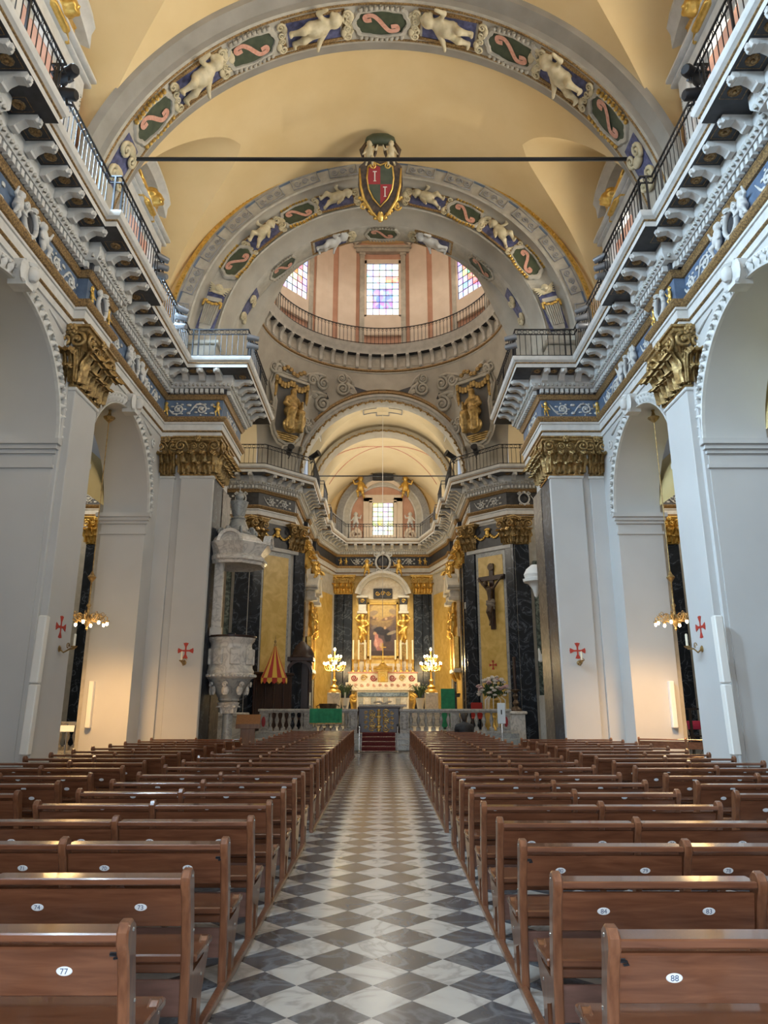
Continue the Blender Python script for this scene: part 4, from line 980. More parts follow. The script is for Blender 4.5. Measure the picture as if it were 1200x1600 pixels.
# choir arch, vault, walls
cha = S('trim_6', 'round arch opening into the choir with gilt edges and a leafy garland band', 'arch')
MB().arch([(4.62, 33.3), (4.58, 33.2), (4.48, 33.2), (4.44, 33.26)], 12.45, n=56, leg=12.15).build('gilt_edge', 'bronze_trim', cha, 40)
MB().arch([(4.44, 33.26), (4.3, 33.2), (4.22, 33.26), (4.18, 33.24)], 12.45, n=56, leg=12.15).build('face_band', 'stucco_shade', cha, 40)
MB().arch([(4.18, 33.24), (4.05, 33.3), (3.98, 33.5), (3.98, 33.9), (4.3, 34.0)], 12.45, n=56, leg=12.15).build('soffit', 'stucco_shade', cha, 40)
gl = MB()
for k in range(90):
    a = 90+(k-44.5)*1.95; M = face_M(4.06, 12.45, a, 33.3)
    gl.ball((0, -0.03, 0.02*math.sin(k*2.1)), (0.10, 0.06, 0.05+0.02*math.sin(k*1.7)), 6, 4, M)
    if k % 3 == 0: gl.ball((0.02, -0.05, -0.06), (0.06, 0.05, 0.06), 6, 4, M)
gl.build('leaf_garland', 'old_gold', cha, 180, kind='stuff')
r2 = S('trim_7', 'second garland arch inside the choir vault', 'arch')
MB().arch([(4.2, 37.8), (4.0, 37.7), (3.85, 37.7), (3.8, 37.78), (3.78, 38.5), (4.2, 38.6)], 12.75, n=48, leg=12.15).build('band', 'band_grey', r2, 40)
gl = MB()
for k in range(80):
    a = 90+(k-39.5)*2.1; M = face_M(3.9, 12.75, a, 37.7)
    gl.ball((0, -0.03, 0.03*math.sin(k*2.1)), (0.09, 0.06, 0.06), 6, 4, M)
gl.build('leaf_garland', 'old_gold', r2, 180, kind='stuff')
CVC, CVR = 13.0, 4.15
cv = groin_vault(CVC, CVR, (35.7, 41.0), 1.75, 13.3, 16.3, 0.25, 33.3, 47.2, 80, 6, 20).build('ceiling_choir', 'choir_plaster', None, 24, kind='structure', label='cream vault of the choir painted with thin lines and a cross outline', cat='vault')
pc = MB()                                                      # painted cross outline and line work on the vault
co = [(-0.35, -0.75), (0.35, -0.75), (0.35, -0.3), (1.05, -0.3), (1.05, 0.3), (0.35, 0.3), (0.35, 0.75), (-0.35, 0.75), (-0.35, 0.3), (-1.05, 0.3), (-1.05, -0.3), (-0.35, -0.3)]
def vp(x, y, q=0.02): return (x, y, CVC+math.sqrt((CVR-q)**2-x*x))
for k in range(12):
    a, b = co[k], co[(k+1) % 12]; pc.tube([vp(a[0]+(b[0]-a[0])*t/4, 35.9+a[1]+(b[1]-a[1])*t/4) for t in range(5)], 0.03, 4)
pc.build('painted_cross', 'grey_blue', cv)
pl = MB()
for s in (-1, 1):
    for yc in (41.0,):
        for g in (-1, 1): pl.tube([vp(s*(0.05+3.4*t/12), yc+0.6+g*0.0+(g*1.9)*(t/12)**1.4, 0.015) for t in range(13)], 0.03, 4)
pl.build('painted_line', 'ribbon', cv)
for s, side in ((-1, 'left'), (1, 'right')):
    root = S('wall_choir_'+side, 'ornate %s choir wall with black marble pilasters, gilt capitals and yellow marble' % side, 'wall')
    m = MB(); n = 20; yo = 34.75; ro = 0.85; zo = 6.6            # wall with an arched passage
    X0, X1 = s*4.25, s*4.7
    m.box(X0, X1, 33.2, yo-ro, 0, 9.9); m.box(X0, X1, yo+ro, 43.0, 0, 9.9)
    arc = [(yo-ro*math.cos(PI*k/n), zo+ro*math.sin(PI*k/n)) for k in range(n+1)]
    m.rows([[(X0, y, z), (X0, y, 9.9)] for y, z in arc]); m.rows([[(X0, y, z), (X1, y, z)] for y, z in arc])
    m.box(X0, X1, 33.2, 43.0, 9.9, 13.2)
    m.add([(X0, 43.0, 0), (s*3.15, 46.35, 0), (s*3.15, 46.35, 13.4), (X0, 43.0, 13.4)], [(0, 1, 2, 3)])
    m.build('choir_wall', 'stucco_shade', root)
    im = MB()
    for y0, y1 in ((yo-ro-0.25, yo-ro+0.08), (yo+ro-0.08, yo+ro+0.25)): im.box(s*4.12, s*4.75, y0, y1, 6.3, 6.6); im.box(s*4.18, s*4.75, y0+0.03, y1-0.03, 6.1, 6.3)
    im.build('impost', 'stucco', root)
    for y0, y1, mt in ((33.25, 33.8, 'black_marble'), (35.75, 36.3, 'black_marble'), (36.95, 37.6, 'black_marble'), (41.7, 42.5, 'black_marble')):
        MB().bbox(s*4.08, s*4.3, y0, y1, 0.6, 8.62, 0.01).build('pilaster', mt, root)
        capital(root, s*4.08, s*4.3, y0+0.05, y1-0.05, 8.62, 9.86, [PI if s > 0 else 0, -PI/2], 'gold')
    MB().bbox(s*4.2, s*4.3, 37.8, 41.6, 0.6, 8.4, 0.01).build('marble_panel', 'yellow_marble', root)
    MB().bbox(s*4.2, s*4.3, 36.35, 36.9, 0.6, 8.4, 0.01).build('marble_panel', 'yellow_marble', root)
    m = MB(); d = Vector((s*3.15-s*4.25, 3.35, 0)).normalized(); L_ = 3.5
    Md = TR(s*3.7, 44.67, 0) @ RZ(math.atan2(-1.1, -s*3.35)+PI if s > 0 else math.atan2(3.35, 1.1)) 
    nrm = Vector((-s*3.35, -1.1, 0)).normalized()*0.03
    m.add([(s*4.1+nrm.x, 43.4+nrm.y, 0.6), (s*3.3+nrm.x, 45.95+nrm.y, 0.6), (s*3.3+nrm.x, 45.95+nrm.y, 8.5), (s*4.1+nrm.x, 43.4+nrm.y, 8.5)], [(0, 1, 2, 3)])
    m.build('marble_panel', 'yellow_marble', root)
we = S('wall_apse', 'apse end wall of yellow marble between wide black marble pilasters', 'wall')
MB().box(-3.3, 3.3, 46.5, 46.9, 0, 10).build('end_wall', 'stucco_shade', we)
MB().bbox(-2.0, 2.0, 46.44, 46.52, 0.5, 9.9, 0.01).build('marble_panel', 'yellow_marble', we)
MB().box(-4.3, 4.3, 47.1, 47.4, 12.0, 17.6).build('lunette_wall', 'vault_plaster', we)
for s in (-1, 1):
    for x0, x1 in ((2.0, 2.55), (2.56, 3.0), (3.01, 3.3)):
        MB().bbox(s*x0, s*x1, 46.25-0.02*(x0 < 2.3), 46.5, 0.5, 8.62, 0.02).build('marble_panel', 'black_marble', we)
    capital(we, s*2.05, s*3.2, 46.25, 46.5, 8.62, 9.86, [-PI/2], 'gold')
# lunette over the altar
for q, (r0, r1, mt) in enumerate(((3.2, 3.3, 'old_gold'), (2.75, 3.2, 'grey_blue'), (2.65, 2.75, 'stucco'), (2.3, 2.65, 'stucco_shade'), (2.2, 2.3, 'stucco'))):
    MB().arch([(r1, 47.1), (r1, 46.98), (r0, 46.96), (r0, 47.1)], 14.0, n=40, leg=12.15).build('lunette_band', mt, we, 40)
MB().arch([(0.05, 47.05), (2.2, 47.05)], 14.0, n=30, leg=12.15).build('lunette_field', 'salmon', we)
wn += 1
root = S('window_%d' % wn, 'bright patterned stained glass window above the altar with yellow and violet roundels', 'window')
f = MB()
for x0, x1, z0, z1, d in ((-1.35, -0.72, 12.15, 15.4, 0.2), (0.72, 1.35, 12.15, 15.4, 0.2), (-1.35, 1.35, 15.1, 15.6, 0.2), (-0.95, -0.72, 12.6, 15.15, 0.28), (0.72, 0.95, 12.6, 15.15, 0.28), (-0.95, 0.95, 15.0, 15.2, 0.28), (-0.8, 0.8, 12.15, 12.75, 0.2)): f.bbox(x0, x1, 47.1-d, 47.12, z0, z1, 0.02)
f.build('window_frame', 'drum_cream', root)
p = MB(); p.arch([(1.5, 47.1), (1.5, 46.8), (1.72, 46.72), (1.72, 47.1)], 15.0, R(35), R(145), 16); p.build('pediment', 'drum_cream', root, 40)
tb = MB(); tb.bbox(-0.72, 0.72, 46.7, 47.0, 16.55, 17.05, 0.03); tb.build('inscription_tablet', 'dark_panel', root)
for s in (-1, 1):
    put('putto', PUTTO_G, root, M=TR(s*1.55, 46.75, 15.3) @ SC(-s*1.5, 1.5, 1.6)); put('putto', PUTTO_W, root, M=TR(s*1.85, 46.75, 13.2) @ SC(s*1.1, 1.1, 1.1))
    v = MB(); spiral(v, (s*1.9, 46.85, 12.75), 0.42, 2.0, 0.12, sgn=s, start=PI/2); v.build('volute', 'drum_cream', root, 180)
v = MB()
for k in range(9): v.ball((-0.8+0.2*k, 46.7, 17.15+0.25*math.sin(k*PI/8)), (0.16, 0.1, 0.12), 6, 5)
v.build('crest_scroll', 'old_gold', root, 180)
bars = MB()
for i in range(5): bars.box(-0.7+i*0.35-0.015, -0.7+i*0.35+0.015, 46.98, 47.02, 12.75, 15.05)
for j in range(8): bars.box(-0.7, 0.7, 46.98, 47.02, 12.75+j*0.3286-0.015, 12.75+j*0.3286+0.015)
bars.build('leading', 'iron', root)
PANE2 = MB().box(-0.16, 0.16, -0.01, 0.01, -0.15, 0.15).mesh('pane', 'stained_glass')
for i in range(4):
    for j in range(7):
        o = put('pane', PANE2, root, loc=(-0.525+i*0.35, 47.03, 12.914+j*0.3286))
        o.color = (*random.choice(((0.9, 0.9, 0.75), (0.9, 0.8, 0.3), (0.7, 0.85, 0.5), (0.85, 0.8, 0.95), (0.95, 0.95, 1.0))), 1)
# chancel floor, steps
ch = S('floor_chancel', 'raised chancel floor behind the altar rail', 'floor')
MB().box(-5.2, 5.2, 28.2, 47, -0.05, 0.6).build('platform', 'grey_marble', ch)
for k in range(2): MB().bbox(-5.4+0.2*k, 5.4-0.2*k, 27.75+0.22*k, 28.3, 0.0, 0.22+0.2*k, 0.02).build('step', 'grey_marble', ch)
for k in range(3): MB().bbox(-3.4+0.15*k, 3.4-0.15*k, 38.0+0.4*k, 46.5, 0.6, 0.85+0.25*k, 0.02).build('step', 'white_marble', ch)
# ================================================================== PEWS
ORD = ['zeroth','first','second','third','fourth','fifth','sixth','seventh','eighth','ninth','tenth','eleventh','twelfth','thirteenth','fourteenth','fifteenth','sixteenth','seventeenth','eighteenth','nineteenth','twentieth','twenty-first','twenty-second','twenty-third','twenty-fourth']
POST = [(0.02, 0), (0.07, 0), (0.078, 0.25), (0.062, 0.48), (0.02, 0.66), (-0.005, 0.745), (-0.012, 0.80), (-0.03, 0.855), (-0.065, 0.878), (-0.10, 0.872), (-0.122, 0.84), (-0.118, 0.80), (-0.092, 0.75), (-0.062, 0.66), (-0.02, 0.48), (0.005, 0.25)]
SEAT_END = [(0.05, 0.27), (0.06, 0.36), (0.20, 0.365), (0.28, 0.37), (0.36, 0.425), (0.39, 0.44), (0.415, 0.425), (0.405, 0.38), (0.33, 0.27), (0.28, 0.20), (0.27, 0.0), (0.20, 0.0), (0.20, 0.21), (0.12, 0.24)]
def pew_meshes(L_, s):
    d = {}
    def prism2(poly, x0, x1):                                   # extruded outline with small chamfers
        cx = sum(p[0] for p in poly)/len(poly); m = MB()
        n = len(poly); xa, xb = min(x0, x1), max(x0, x1); rows = []
        for x, k in ((xa, 0.007), (xa+0.007, 0), (xb-0.007, 0), (xb, 0.007)):
            r_ = []
            for i in range(n):
                a, b, c = poly[i-1], poly[i], poly[(i+1) % n]; e1 = Vector((b[0]-a[0], b[1]-a[1])).normalized(); e2 = Vector((c[0]-b[0], c[1]-b[1])).normalized(); nn = Vector((e1.y+e2.y, -(e1.x+e2.x)))
                nn = nn.normalized() if nn.length > 1e-6 else Vector((0, 0))
                r_.append((x, b[0]-nn.x*k, b[1]-nn.y*k))
            rows.append(r_)
        m.rows(rows, True, True); return m
    d['post'] = prism2(POST, -0.024, 0.024).mesh('end_post', 'pew_edge', 35)
    d['seat_end'] = prism2(SEAT_END, -0.022, 0.022).mesh('seat_end', 'pew_edge', 35)
    bl = L_/2-0.046
    d['rail'] = MB().bbox(-bl/2, bl/2, -0.115, 0.015, 0.805, 0.838, 0.006).mesh('top_rail', 'pew_wood')
    mm = MB(); mm.bbox(-bl/2, bl/2, -0.012, 0.012, -0.093, 0.093, 0.006, TR(0, -0.04, 0.69) @ RX(R(14))); d['panel'] = mm.mesh('back_panel', 'pew_wood')
    d['seat'] = MB().bbox(-L_/2, L_/2, 0.13, 0.48, 0.385, 0.425, 0.008).mesh('seat', 'pew_wood')
    d['low'] = MB().bbox(-bl/2, bl/2, 0.16, 0.18, 0.13, 0.30, 0.005).mesh('lower_board', 'pew_lower')
    d['strip'] = MB().bbox(-bl/2, bl/2, 0.16, 0.19, 0.33, 0.375, 0.005).mesh('seat_rail', 'pew_wood')
    return d
PLATE = MB(); PLATE.lathe([(0.0, 0.003), (0.028, 0.003), (0.0315, 0.0)], 20, RX(PI/2) @ SC(1, 0.58, 1)); PLATE = PLATE.mesh('number_plate', 'plate_white', 30)
BOLT = MB().lathe([(0.0, 0.006), (0.006, 0.005), (0.0085, 0.0)], 10, RY(PI/2)).mesh('bolt', 'steel', 60)
HOOK = MB(); HOOK.tube([(-0.02, 0, 0), (0.015, -0.015, 0), (0.02, -0.018, -0.008), (0.0, -0.014, -0.012)], 0.005, 6); HOOK.box(-0.02, 0.012, -0.004, 0.0, -0.008, 0.008); HOOK = HOOK.mesh('bag_hook', 'iron')
KIT = {(k, s): pew_meshes(L_, s) for k, L_ in (('inner', 2.06), ('outer', 2.26)) for s in (-1, 1)}
ROWS = [3.06+0.886*i for i in range(8)]+[10.35+0.915*i for i in range(16)]
def digits(parent, txt, M):
    c = bpy.data.curves.new('seat_number', 'FONT'); c.body = txt; c.size = 0.032; c.align_x = 'CENTER'; c.align_y = 'CENTER'; c.extrude = 0.0004
    c.materials.append(MATS['ink_blue']); o = bpy.data.objects.new('seat_number', c); COL.objects.link(o)
    me = bpy.data.meshes.new_from_object(o); bpy.data.objects.remove(o); put('seat_number', me, parent, M=M)
def pew(row, s, kind, y):
    L_ = 2.06 if kind == 'inner' else 2.26; K = KIT[(kind, s)]
    side = 'left' if s < 0 else 'right'
    x0 = s*(0.9 if kind == 'inner' else 3.45)
    nums = [(77-4*row+k) if s < 0 else (88-4*row-k) for k in range(4)]
    if kind == 'inner': lab = 'brown wooden pew beside the aisle, %s side, %s row counted from the camera' % (side, ORD[row+1])
    else: lab = 'brown wooden pew of the outer %s block by the piers, %s row from the camera' % (side, ORD[row+1])
    if kind == 'inner' and row < 3: lab = 'brown wooden pew numbered %d at its aisle end, %s row from the camera, %s side' % (nums[0], ORD[row+1], side)
    t = thing('pew', lab, 'pew', (x0, y+0.08, 0), 0, 'rows of numbered wooden pews')
    for k in range(3):
        x = s*(0.024+k*(L_-0.048)/2)
        p = put('end_post', K['post'], t, loc=(x, 0, 0))
        if k != 1: se = put('seat_end', K['seat_end'], t, loc=(x, 0, 0))
        if k == 0 and row < 5:
            for yy, zz in ((0.37, 0.40), (0.25, 0.30)): put('bolt', BOLT, se, M=TR(-s*0.022, yy, zz) @ SC(-s, 1, 1))
        if k == 0 and row < 5:
            for yy, zz in ((-0.066, 0.84), (0.02, 0.57)): put('bolt', BOLT, p, M=TR(-s*0.024, yy, zz) @ SC(-s, 1, 1))
    for b in range(2):
        cx = s*(L_/4+b*L_/2)
        put('top_rail', K['rail'], t, loc=(cx, 0, 0)); put('lower_board', K['low'], t, loc=(cx, 0, 0)); put('seat_rail', K['strip'], t, loc=(cx, 0, 0))
        p = put('back_panel', K['panel'], t, loc=(cx, 0, 0))
        if row < 11:
            for j in range(2):
                M = TR(s*(-0.26+0.52*j), -0.0535, 0.692) @ RX(R(14))
                pl = put('number_plate', PLATE, p, M=M); pl['label'] = 'oval white number plate'
                if kind == 'inner' and row < 6: digits(pl, str(nums[b*2+j]), TR(0, -0.0035, 0) @ RX(PI/2))
        if b == 0 and kind == 'inner' and row in (0, 2): put('bag_hook', HOOK, p, M=TR(-s*(L_/4-0.06), -0.068, 0.755))
    put('seat', K['seat'], t, loc=(s*L_/2, 0, 0))
for s in (-1, 1):
    for i, y in enumerate(ROWS):
        pew(i, s, 'inner', y-(0.07 if s > 0 else 0))
        if 4 <= i <= 17: pew(i, s, 'outer', y-0.15)
    for y0, y1, w_ in ((2.4, 9.46, 'near'), (10.38, 24.8, 'far')):
        MB().bbox(s*0.89, s*0.935, y0, y1, 0.0, 0.045, 0.006).build('pew_runner', 'pew_edge', label='long low wooden floor runner tying the %s pew ends together on the %s' % (w_, 'left' if s < 0 else 'right'), cat='runner', group='floor runners of the pews')
# one loose pew turned askew by the pier on the right
K = KIT[('outer', 1)]
t = thing('pew', 'loose wooden pew standing askew beside the right pier, behind the outer block', 'pew', (6.55, 19.0, 0), R(-24), 'rows of numbered wooden pews')
for k in range(3):
    put('end_post', K['post'], t, loc=(0.024+k*1.1, 0, 0))
    if k != 1: put('seat_end', K['seat_end'], t, loc=(0.024+k*1.1, 0, 0))
for b in range(2):
    for nm, key in (('top_rail', 'rail'), ('lower_board', 'low'), ('back_panel', 'panel')): put(nm, K[key], t, loc=(0.565+b*1.13, 0, 0))
put('seat', K['seat'], t, loc=(1.13, 0, 0))

# ================================================================== BALCONY RAILINGS
def railing(name, path, sgn, out, z, label, h=1.0, step=0.17, mat='iron', post=1.9):
    root = thing(name, label, 'railing', group='iron balcony railings')
    pr = lambda o, a, b: [(o-0.018, a), (o+0.018, a), (o+0.018, b), (o-0.018, b), (o-0.018, a)]
    MB().sweep(path, pr(out, z+h-0.035, z+h), sgn).build('top_rail', mat, root)
    MB().sweep(path, pr(out, z+h-0.20, z+h-0.18), sgn).build('middle_rail', mat, root)
    MB().sweep(path, pr(out, z+0.07, z+0.09), sgn).build('bottom_rail', mat, root)
    bar = MB().tube([(0, 0, z+0.08), (0, 0, z+h-0.19)], 0.011, 5).mesh('bar', mat)
    pst = MB().box(-0.02, 0.02, -0.02, 0.02, z, z+h).mesh('post', mat)
    sc_ = MB(); last = None; n = 0
    for x, y, a, st, i in along(path, sgn, out, step, 0.04):
        if last != i or n % 11 == 0: put('post', pst, root, loc=(x, y, 0))
        elif n < 1000: put('bar', bar, root, loc=(x, y, 0))
        last = i; n += 1
        sc_.tube([(0.07*math.cos(k*PI/4), 0, z+h-0.108+0.065*math.sin(k*PI/4)) for k in range(9)], 0.009, 4, TR(x, y, 0) @ RZ(a))
    sc_.build('scrollwork', mat, root, kind='stuff')
    return root
for s, side in ((-1, 'left'), (1, 'right')):
    p = [(s*7.0, 7.6)]+[q for q in nave_path(s) if q[1] > 7.6][:-1]
    p[-1] = (s*5.1, 23.9)
    railing('balcony_railing', p, -s, 0.88, 12.15, 'wrought iron railing running along the top of the %s nave cornice' % side)
q = [p for p in FAR if abs(p[0]) < 6]; q = [(-9.0, 31.4)]+q+[(9.0, 31.4)]
railing('balcony_railing', q, 1, 0.88, 12.15, 'wrought iron railing along the choir and apse cornice', step=0.2)
ring = [(5.25*math.cos(2*PI*k/64), 28+5.25*math.sin(2*PI*k/64)) for k in range(65)]
rr = thing('balcony_railing', 'circular iron railing on the ring cornice under the dome windows', 'railing', group='iron balcony railings')
MB().sweep(ring, [(-0.02, 20.56), (0.02, 20.56), (0.02, 20.6), (-0.02, 20.6), (-0.02, 20.56)], 1).build('top_rail', 'iron', rr)
MB().sweep(ring, [(-0.015, 19.68), (0.015, 19.68), (0.015, 19.71), (-0.015, 19.71), (-0.015, 19.68)], 1).build('bottom_rail', 'iron', rr)
db = MB().tube([(0, 0, 19.62), (0, 0, 20.58)], 0.014, 5).mesh('bar', 'iron'); sc_ = MB()
for k in range(160):
    a = 2*PI*k/160; x, y = 5.25*math.cos(a), 28+5.25*math.sin(a); put('bar', db, rr, loc=(x, y, 0))
    sc_.tube([(0.07*math.cos(j*PI/3), 0, 20.48+0.06*math.sin(j*PI/3)) for j in range(7)], 0.01, 4, TR(x, y, 0) @ RZ(a+PI/2))
sc_.build('scrollwork', 'iron', rr, kind='stuff')
# tie rods
MB().tube([(-6.62, 15.2, 15.15), (0, 15.2, 15.14), (6.62, 15.2, 15.15)], 0.05, 8).build('tie_rod', 'iron', label='long dark iron tie rod spanning the nave vault above the crest', cat='tie rod')
MB().tube([(-4.1, 37.4, 13.85), (4.1, 37.4, 13.85)], 0.035, 8).build('tie_rod', 'iron', label='thin iron tie rod spanning the choir arch', cat='tie rod')
# floodlights clamped to the railings
LAMP = MB(); LAMP.lathe([(0.05, -0.12), (0.065, -0.1), (0.07, 0.1), (0.085, 0.16), (0.085, 0.17)], 10, RX(PI/2)); LAMPM = LAMP.mesh('lamp_body', 'iron', 40); LAMPG = LAMP.mesh('lamp_body', 'iron_light', 40)
ARM = MB(); ARM.tube([(0, 0.0, -0.02), (0, 0.02, -0.14), (0, 0.1, -0.16)], 0.015, 6); ARM = ARM.mesh('bracket', 'iron')
def flood(x, y, z, rz, tilt, label, light=False, sc=1.0):
    t = thing('floodlight', label, 'floodlight', (x, y, z), rz, 'floodlights on the balconies'); t.scale = (sc, sc, sc)
    put('lamp_body', LAMPG if light else LAMPM, t, M=RX(R(tilt))); put('bracket', ARM, t)
for s, side in ((-1, 'left'), (1, 'right')):
    for j, dz in enumerate((0.35, 0.62, 0.88)):
        flood(s*5.75, 16.35, 12.15+dz, s*R(100-20*j), -15, '%s of three pale floodlights on the %s nave railing nearest the vault rib' % (('lowest', 'middle', 'topmost')[j], side), True, 1.3)
        flood(s*5.92, 18.9, 12.15+dz, s*R(110-20*j), -15, '%s of three pale floodlights on the %s nave railing beside the second window' % (('lowest', 'middle', 'topmost')[j], side), True, 1.3)
    for j, dz in enumerate((0.45, 0.75)):
        flood(s*4.05, 20.35, 12.15+dz, s*R(80), -10, '%s pale floodlight at the corner of the %s crossing balcony' % (('lower', 'upper')[j], side), True, 1.3)
    for j, dz in enumerate((0.5, 1.0)):
        flood(s*5.85, 10.75, 12.15+dz, s*R(95+30*j), -10, '%s dark floodlight on the %s nave railing near the first window' % (('lower', 'upper')[j], side), False, 1.7)
    flood(s*3.35, 32.6, 13.3, s*R(-60), -20, 'black spotlight on the corner of the %s choir balcony railing' % side, False, 2.0)
    flood(s*4.4, 31.7, 13.25, s*R(-20), -20, 'black spotlight above the slanting pier on the %s balcony' % side, False, 2.0)
# ================================================================== FURNISHINGS
# chandeliers under the arcade arches
def bulb_light(loc, power, rad=0.25, col=(1.0, 0.66, 0.30)):
    l = bpy.data.lights.new('lamp_glow', 'POINT'); l.energy = power; l.color = col; l.shadow_soft_size = rad
    o = bpy.data.objects.new('lamp_glow', l); COL.objects.link(o); o.location = loc; return o
BULB = MB().ball((0, 0, 0), (0.035, 0.035, 0.05), 8, 6).mesh('bulb', 'bulb', 180)
def gilt_arm(r=0.48):
    m = MB(); m.tube([(0.04, 0, 0.12), (0.16, 0, -0.04), (0.30, 0, -0.04), (0.42, 0, 0.10), (r, 0, 0.06), (r, 0, -0.02)], [0.014, 0.015, 0.014, 0.013, 0.012, 0.012], 6)
    spiral(m, (0.22, 0, 0.06), 0.10, 1.5, 0.012, n=16); spiral(m, (0.36, 0, 0.14), 0.07, 1.5, 0.010, sgn=-1, n=14)
    m.lathe([(0.0, -0.05), (0.04, -0.04), (0.055, 0.0), (0.03, 0.0)], 8, TR(r, 0, -0.02)); return m.mesh('arm', 'old_gold', 180)
GARM = gilt_arm()
for s, side in ((-1, 'left'), (1, 'right')):
    t = thing('chandelier', 'lit brass chandelier on a long chain under the %s arch beside the crossing pier' % side, 'chandelier', (s*7.45, 18.1, 3.75))
    m = MB(); m.lathe([(0.0, -0.28), (0.035, -0.24), (0.02, -0.2), (0.07, -0.1), (0.09, 0.0), (0.04, 0.1), (0.03, 0.3), (0.06, 0.36), (0.025, 0.42), (0.022, 0.95), (0.07, 1.02), (0.11, 1.08), (0.05, 1.16), (0.015, 1.25)], 12); m.build('stem', 'old_gold', t, 60)
    m = MB(); m.tube([(0, 0, 1.2), (0, 0, 5.5)], 0.014, 6); m.build('chain', 'old_gold', t)
    m = MB(); m.lathe([(0.015, 5.35), (0.13, 5.45), (0.16, 5.5), (0.06, 5.56), (0.03, 5.66), (0.05, 5.72)], 12); m.build('ceiling_rose', 'old_gold', t, 60)
    for k in range(8):
        a = put('arm', GARM, t, M=RZ(k*PI/4+0.2)); put('bulb', BULB, a, loc=(0.48, 0, -0.10))
    l = bpy.data.lights.new('chandelier_glow', 'SPOT'); l.energy = 850; l.color = (1.0, 0.56, 0.20); l.spot_size = R(176); l.spot_blend = 1.0; l.shadow_soft_size = 0.4
    lo = bpy.data.objects.new('chandelier_glow', l); COL.objects.link(lo); lo.location = (s*7.42, 18.1, 3.5); bulb_light((s*7.42, 18.1, 3.6), 45, 0.4)
# sconces below the painted crosses
SB = MB(); SB.lathe([(0.0, -0.02), (0.04, 0), (0.05, 0.02)], 8, TR(0, -0.2, 0.02)); SB.tube([(0, 0, 0), (0, -0.06, -0.05), (0.03, -0.13, 0.0), (0, -0.2, 0.0)], 0.012, 6); SB.lathe([(0.05, 0), (0.02, -0.02)], 8, RX(-PI/2)); spiral(SB, (0.03, -0.1, 0.04), 0.05, 1.3, 0.008, n=12)
SB = SB.mesh('bracket', 'old_gold', 60); SCN = MB().lathe([(0.018, 0.03), (0.018, 0.2), (0.004, 0.21)], 8, TR(0, -0.2, 0)).mesh('candle', 'candle_wax')
for x, y, z, rz, lab in ((-5.8, 21.29, 2.85, 0, 'brass candle sconce under the red cross on the left crossing pier'), (5.8, 21.29, 2.85, 0, 'brass candle sconce under the red cross on the right crossing pier'),
                         (-6.745, 15.15, 2.8, PI/2, 'brass candle sconce under the red cross on the near left pilaster'), (6.745, 15.15, 2.8, -PI/2, 'brass candle sconce under the red cross on the near right pilaster')):
    t = thing('wall_sconce', lab, 'sconce', (x, y, z), rz, 'candle sconces under the crosses'); t.scale = (1.5, 1.5, 1.5); put('bracket', SB, t); put('candle', SCN, t)
# loudspeaker columns on the piers
for s, side in ((-1, 'left'), (1, 'right')):
    t = thing('loudspeaker', 'tall white two-part column loudspeaker on the near %s pier' % side, 'loudspeaker', (s*6.70, 14.12, 0.75), 0, 'column loudspeakers')
    t.rotation_euler = (0, R(-s*1.0), 0)
    for z0 in (0, 1.32): MB().bbox(-0.085, 0.085, -0.09, 0.09, z0, z0+1.3, 0.02).build('cabinet', 'speaker_white', t)
    for z0 in (0.3, 1.6): MB().bbox(-0.03+s*0.06, 0.03+s*0.06, 0.05, 0.28, z0, z0+0.3, 0.01).build('wall_bracket', 'speaker_white', t)
    t = thing('loudspeaker', 'slim white column loudspeaker on the chapel edge of the far %s pier' % side, 'loudspeaker', (s*8.05, 20.34, 1.05), 0, 'column loudspeakers')
    MB().bbox(-0.07, 0.07, -0.08, 0.08, 0, 1.25, 0.015).build('cabinet', 'speaker_white', t)
    MB().bbox(-0.03, 0.03, 0.05, 0.1, 0.5, 0.75, 0.01).build('wall_bracket', 'speaker_white', t)
# coat of arms on the great arch
t = thing('coat_of_arms', 'coat of arms with quartered red and dark shield under two angels on the great arch', 'crest', (-0.05, 20.38, 17.2))
t.rotation_euler = (R(30), 0, 0); t.scale = (0.9, 0.9, 0.9)
def shield(k=1.0, yo=0.0):
    P = [(-0.42, 0.55), (-0.2, 0.68), (0, 0.6), (0.2, 0.68), (0.42, 0.55), (0.46, 0.2), (0.4, -0.15), (0.25, -0.45), (0.0, -0.72), (-0.25, -0.45), (-0.4, -0.15), (-0.46, 0.2)]
    return [(x*k, z*k) for x, z in P]
Z0 = 1.28
MB().prism(shield(1.0), -0.16, -0.05, 'y', TR(0, 0, Z0)).build('shield', 'green_field', t)
def quarter(pts, mat, nm): return MB().prism(pts, -0.19, -0.15, 'y', TR(0, 0, Z0)).build(nm, mat, t)
quarter([(-0.41, 0.53), (-0.2, 0.65), (0, 0.57), (0, 0.0), (-0.43, 0.0), (-0.45, 0.2)], 'shield_red', 'shield_quarter')
quarter([(0, 0.0), (0, -0.68), (0.23, -0.45), (0.38, -0.15), (0.43, 0.0)], 'shield_red', 'shield_quarter')
quarter([(0, 0.57), (0.2, 0.65), (0.41, 0.53), (0.45, 0.2), (0.43, 0), (0, 0)], 'green_field', 'shield_quarter')
quarter([(0, 0), (0, -0.68), (-0.23, -0.45), (-0.38, -0.15), (-0.43, 0)], 'green_field', 'shield_quarter')
for cx, cz in ((-0.2, 0.27), (0.17, -0.25)):
    m = MB(); m.box(cx-0.02, cx+0.02, -0.205, -0.19, Z0+cz-0.17, Z0+cz+0.17); m.box(cx-0.07, cx+0.07, -0.205, -0.19, Z0+cz+0.14, Z0+cz+0.17); m.box(cx-0.05, cx+0.05, -0.205, -0.19, Z0+cz-0.17, Z0+cz-0.15); m.build('tower_emblem', 'cloth_white', t)
m = MB()
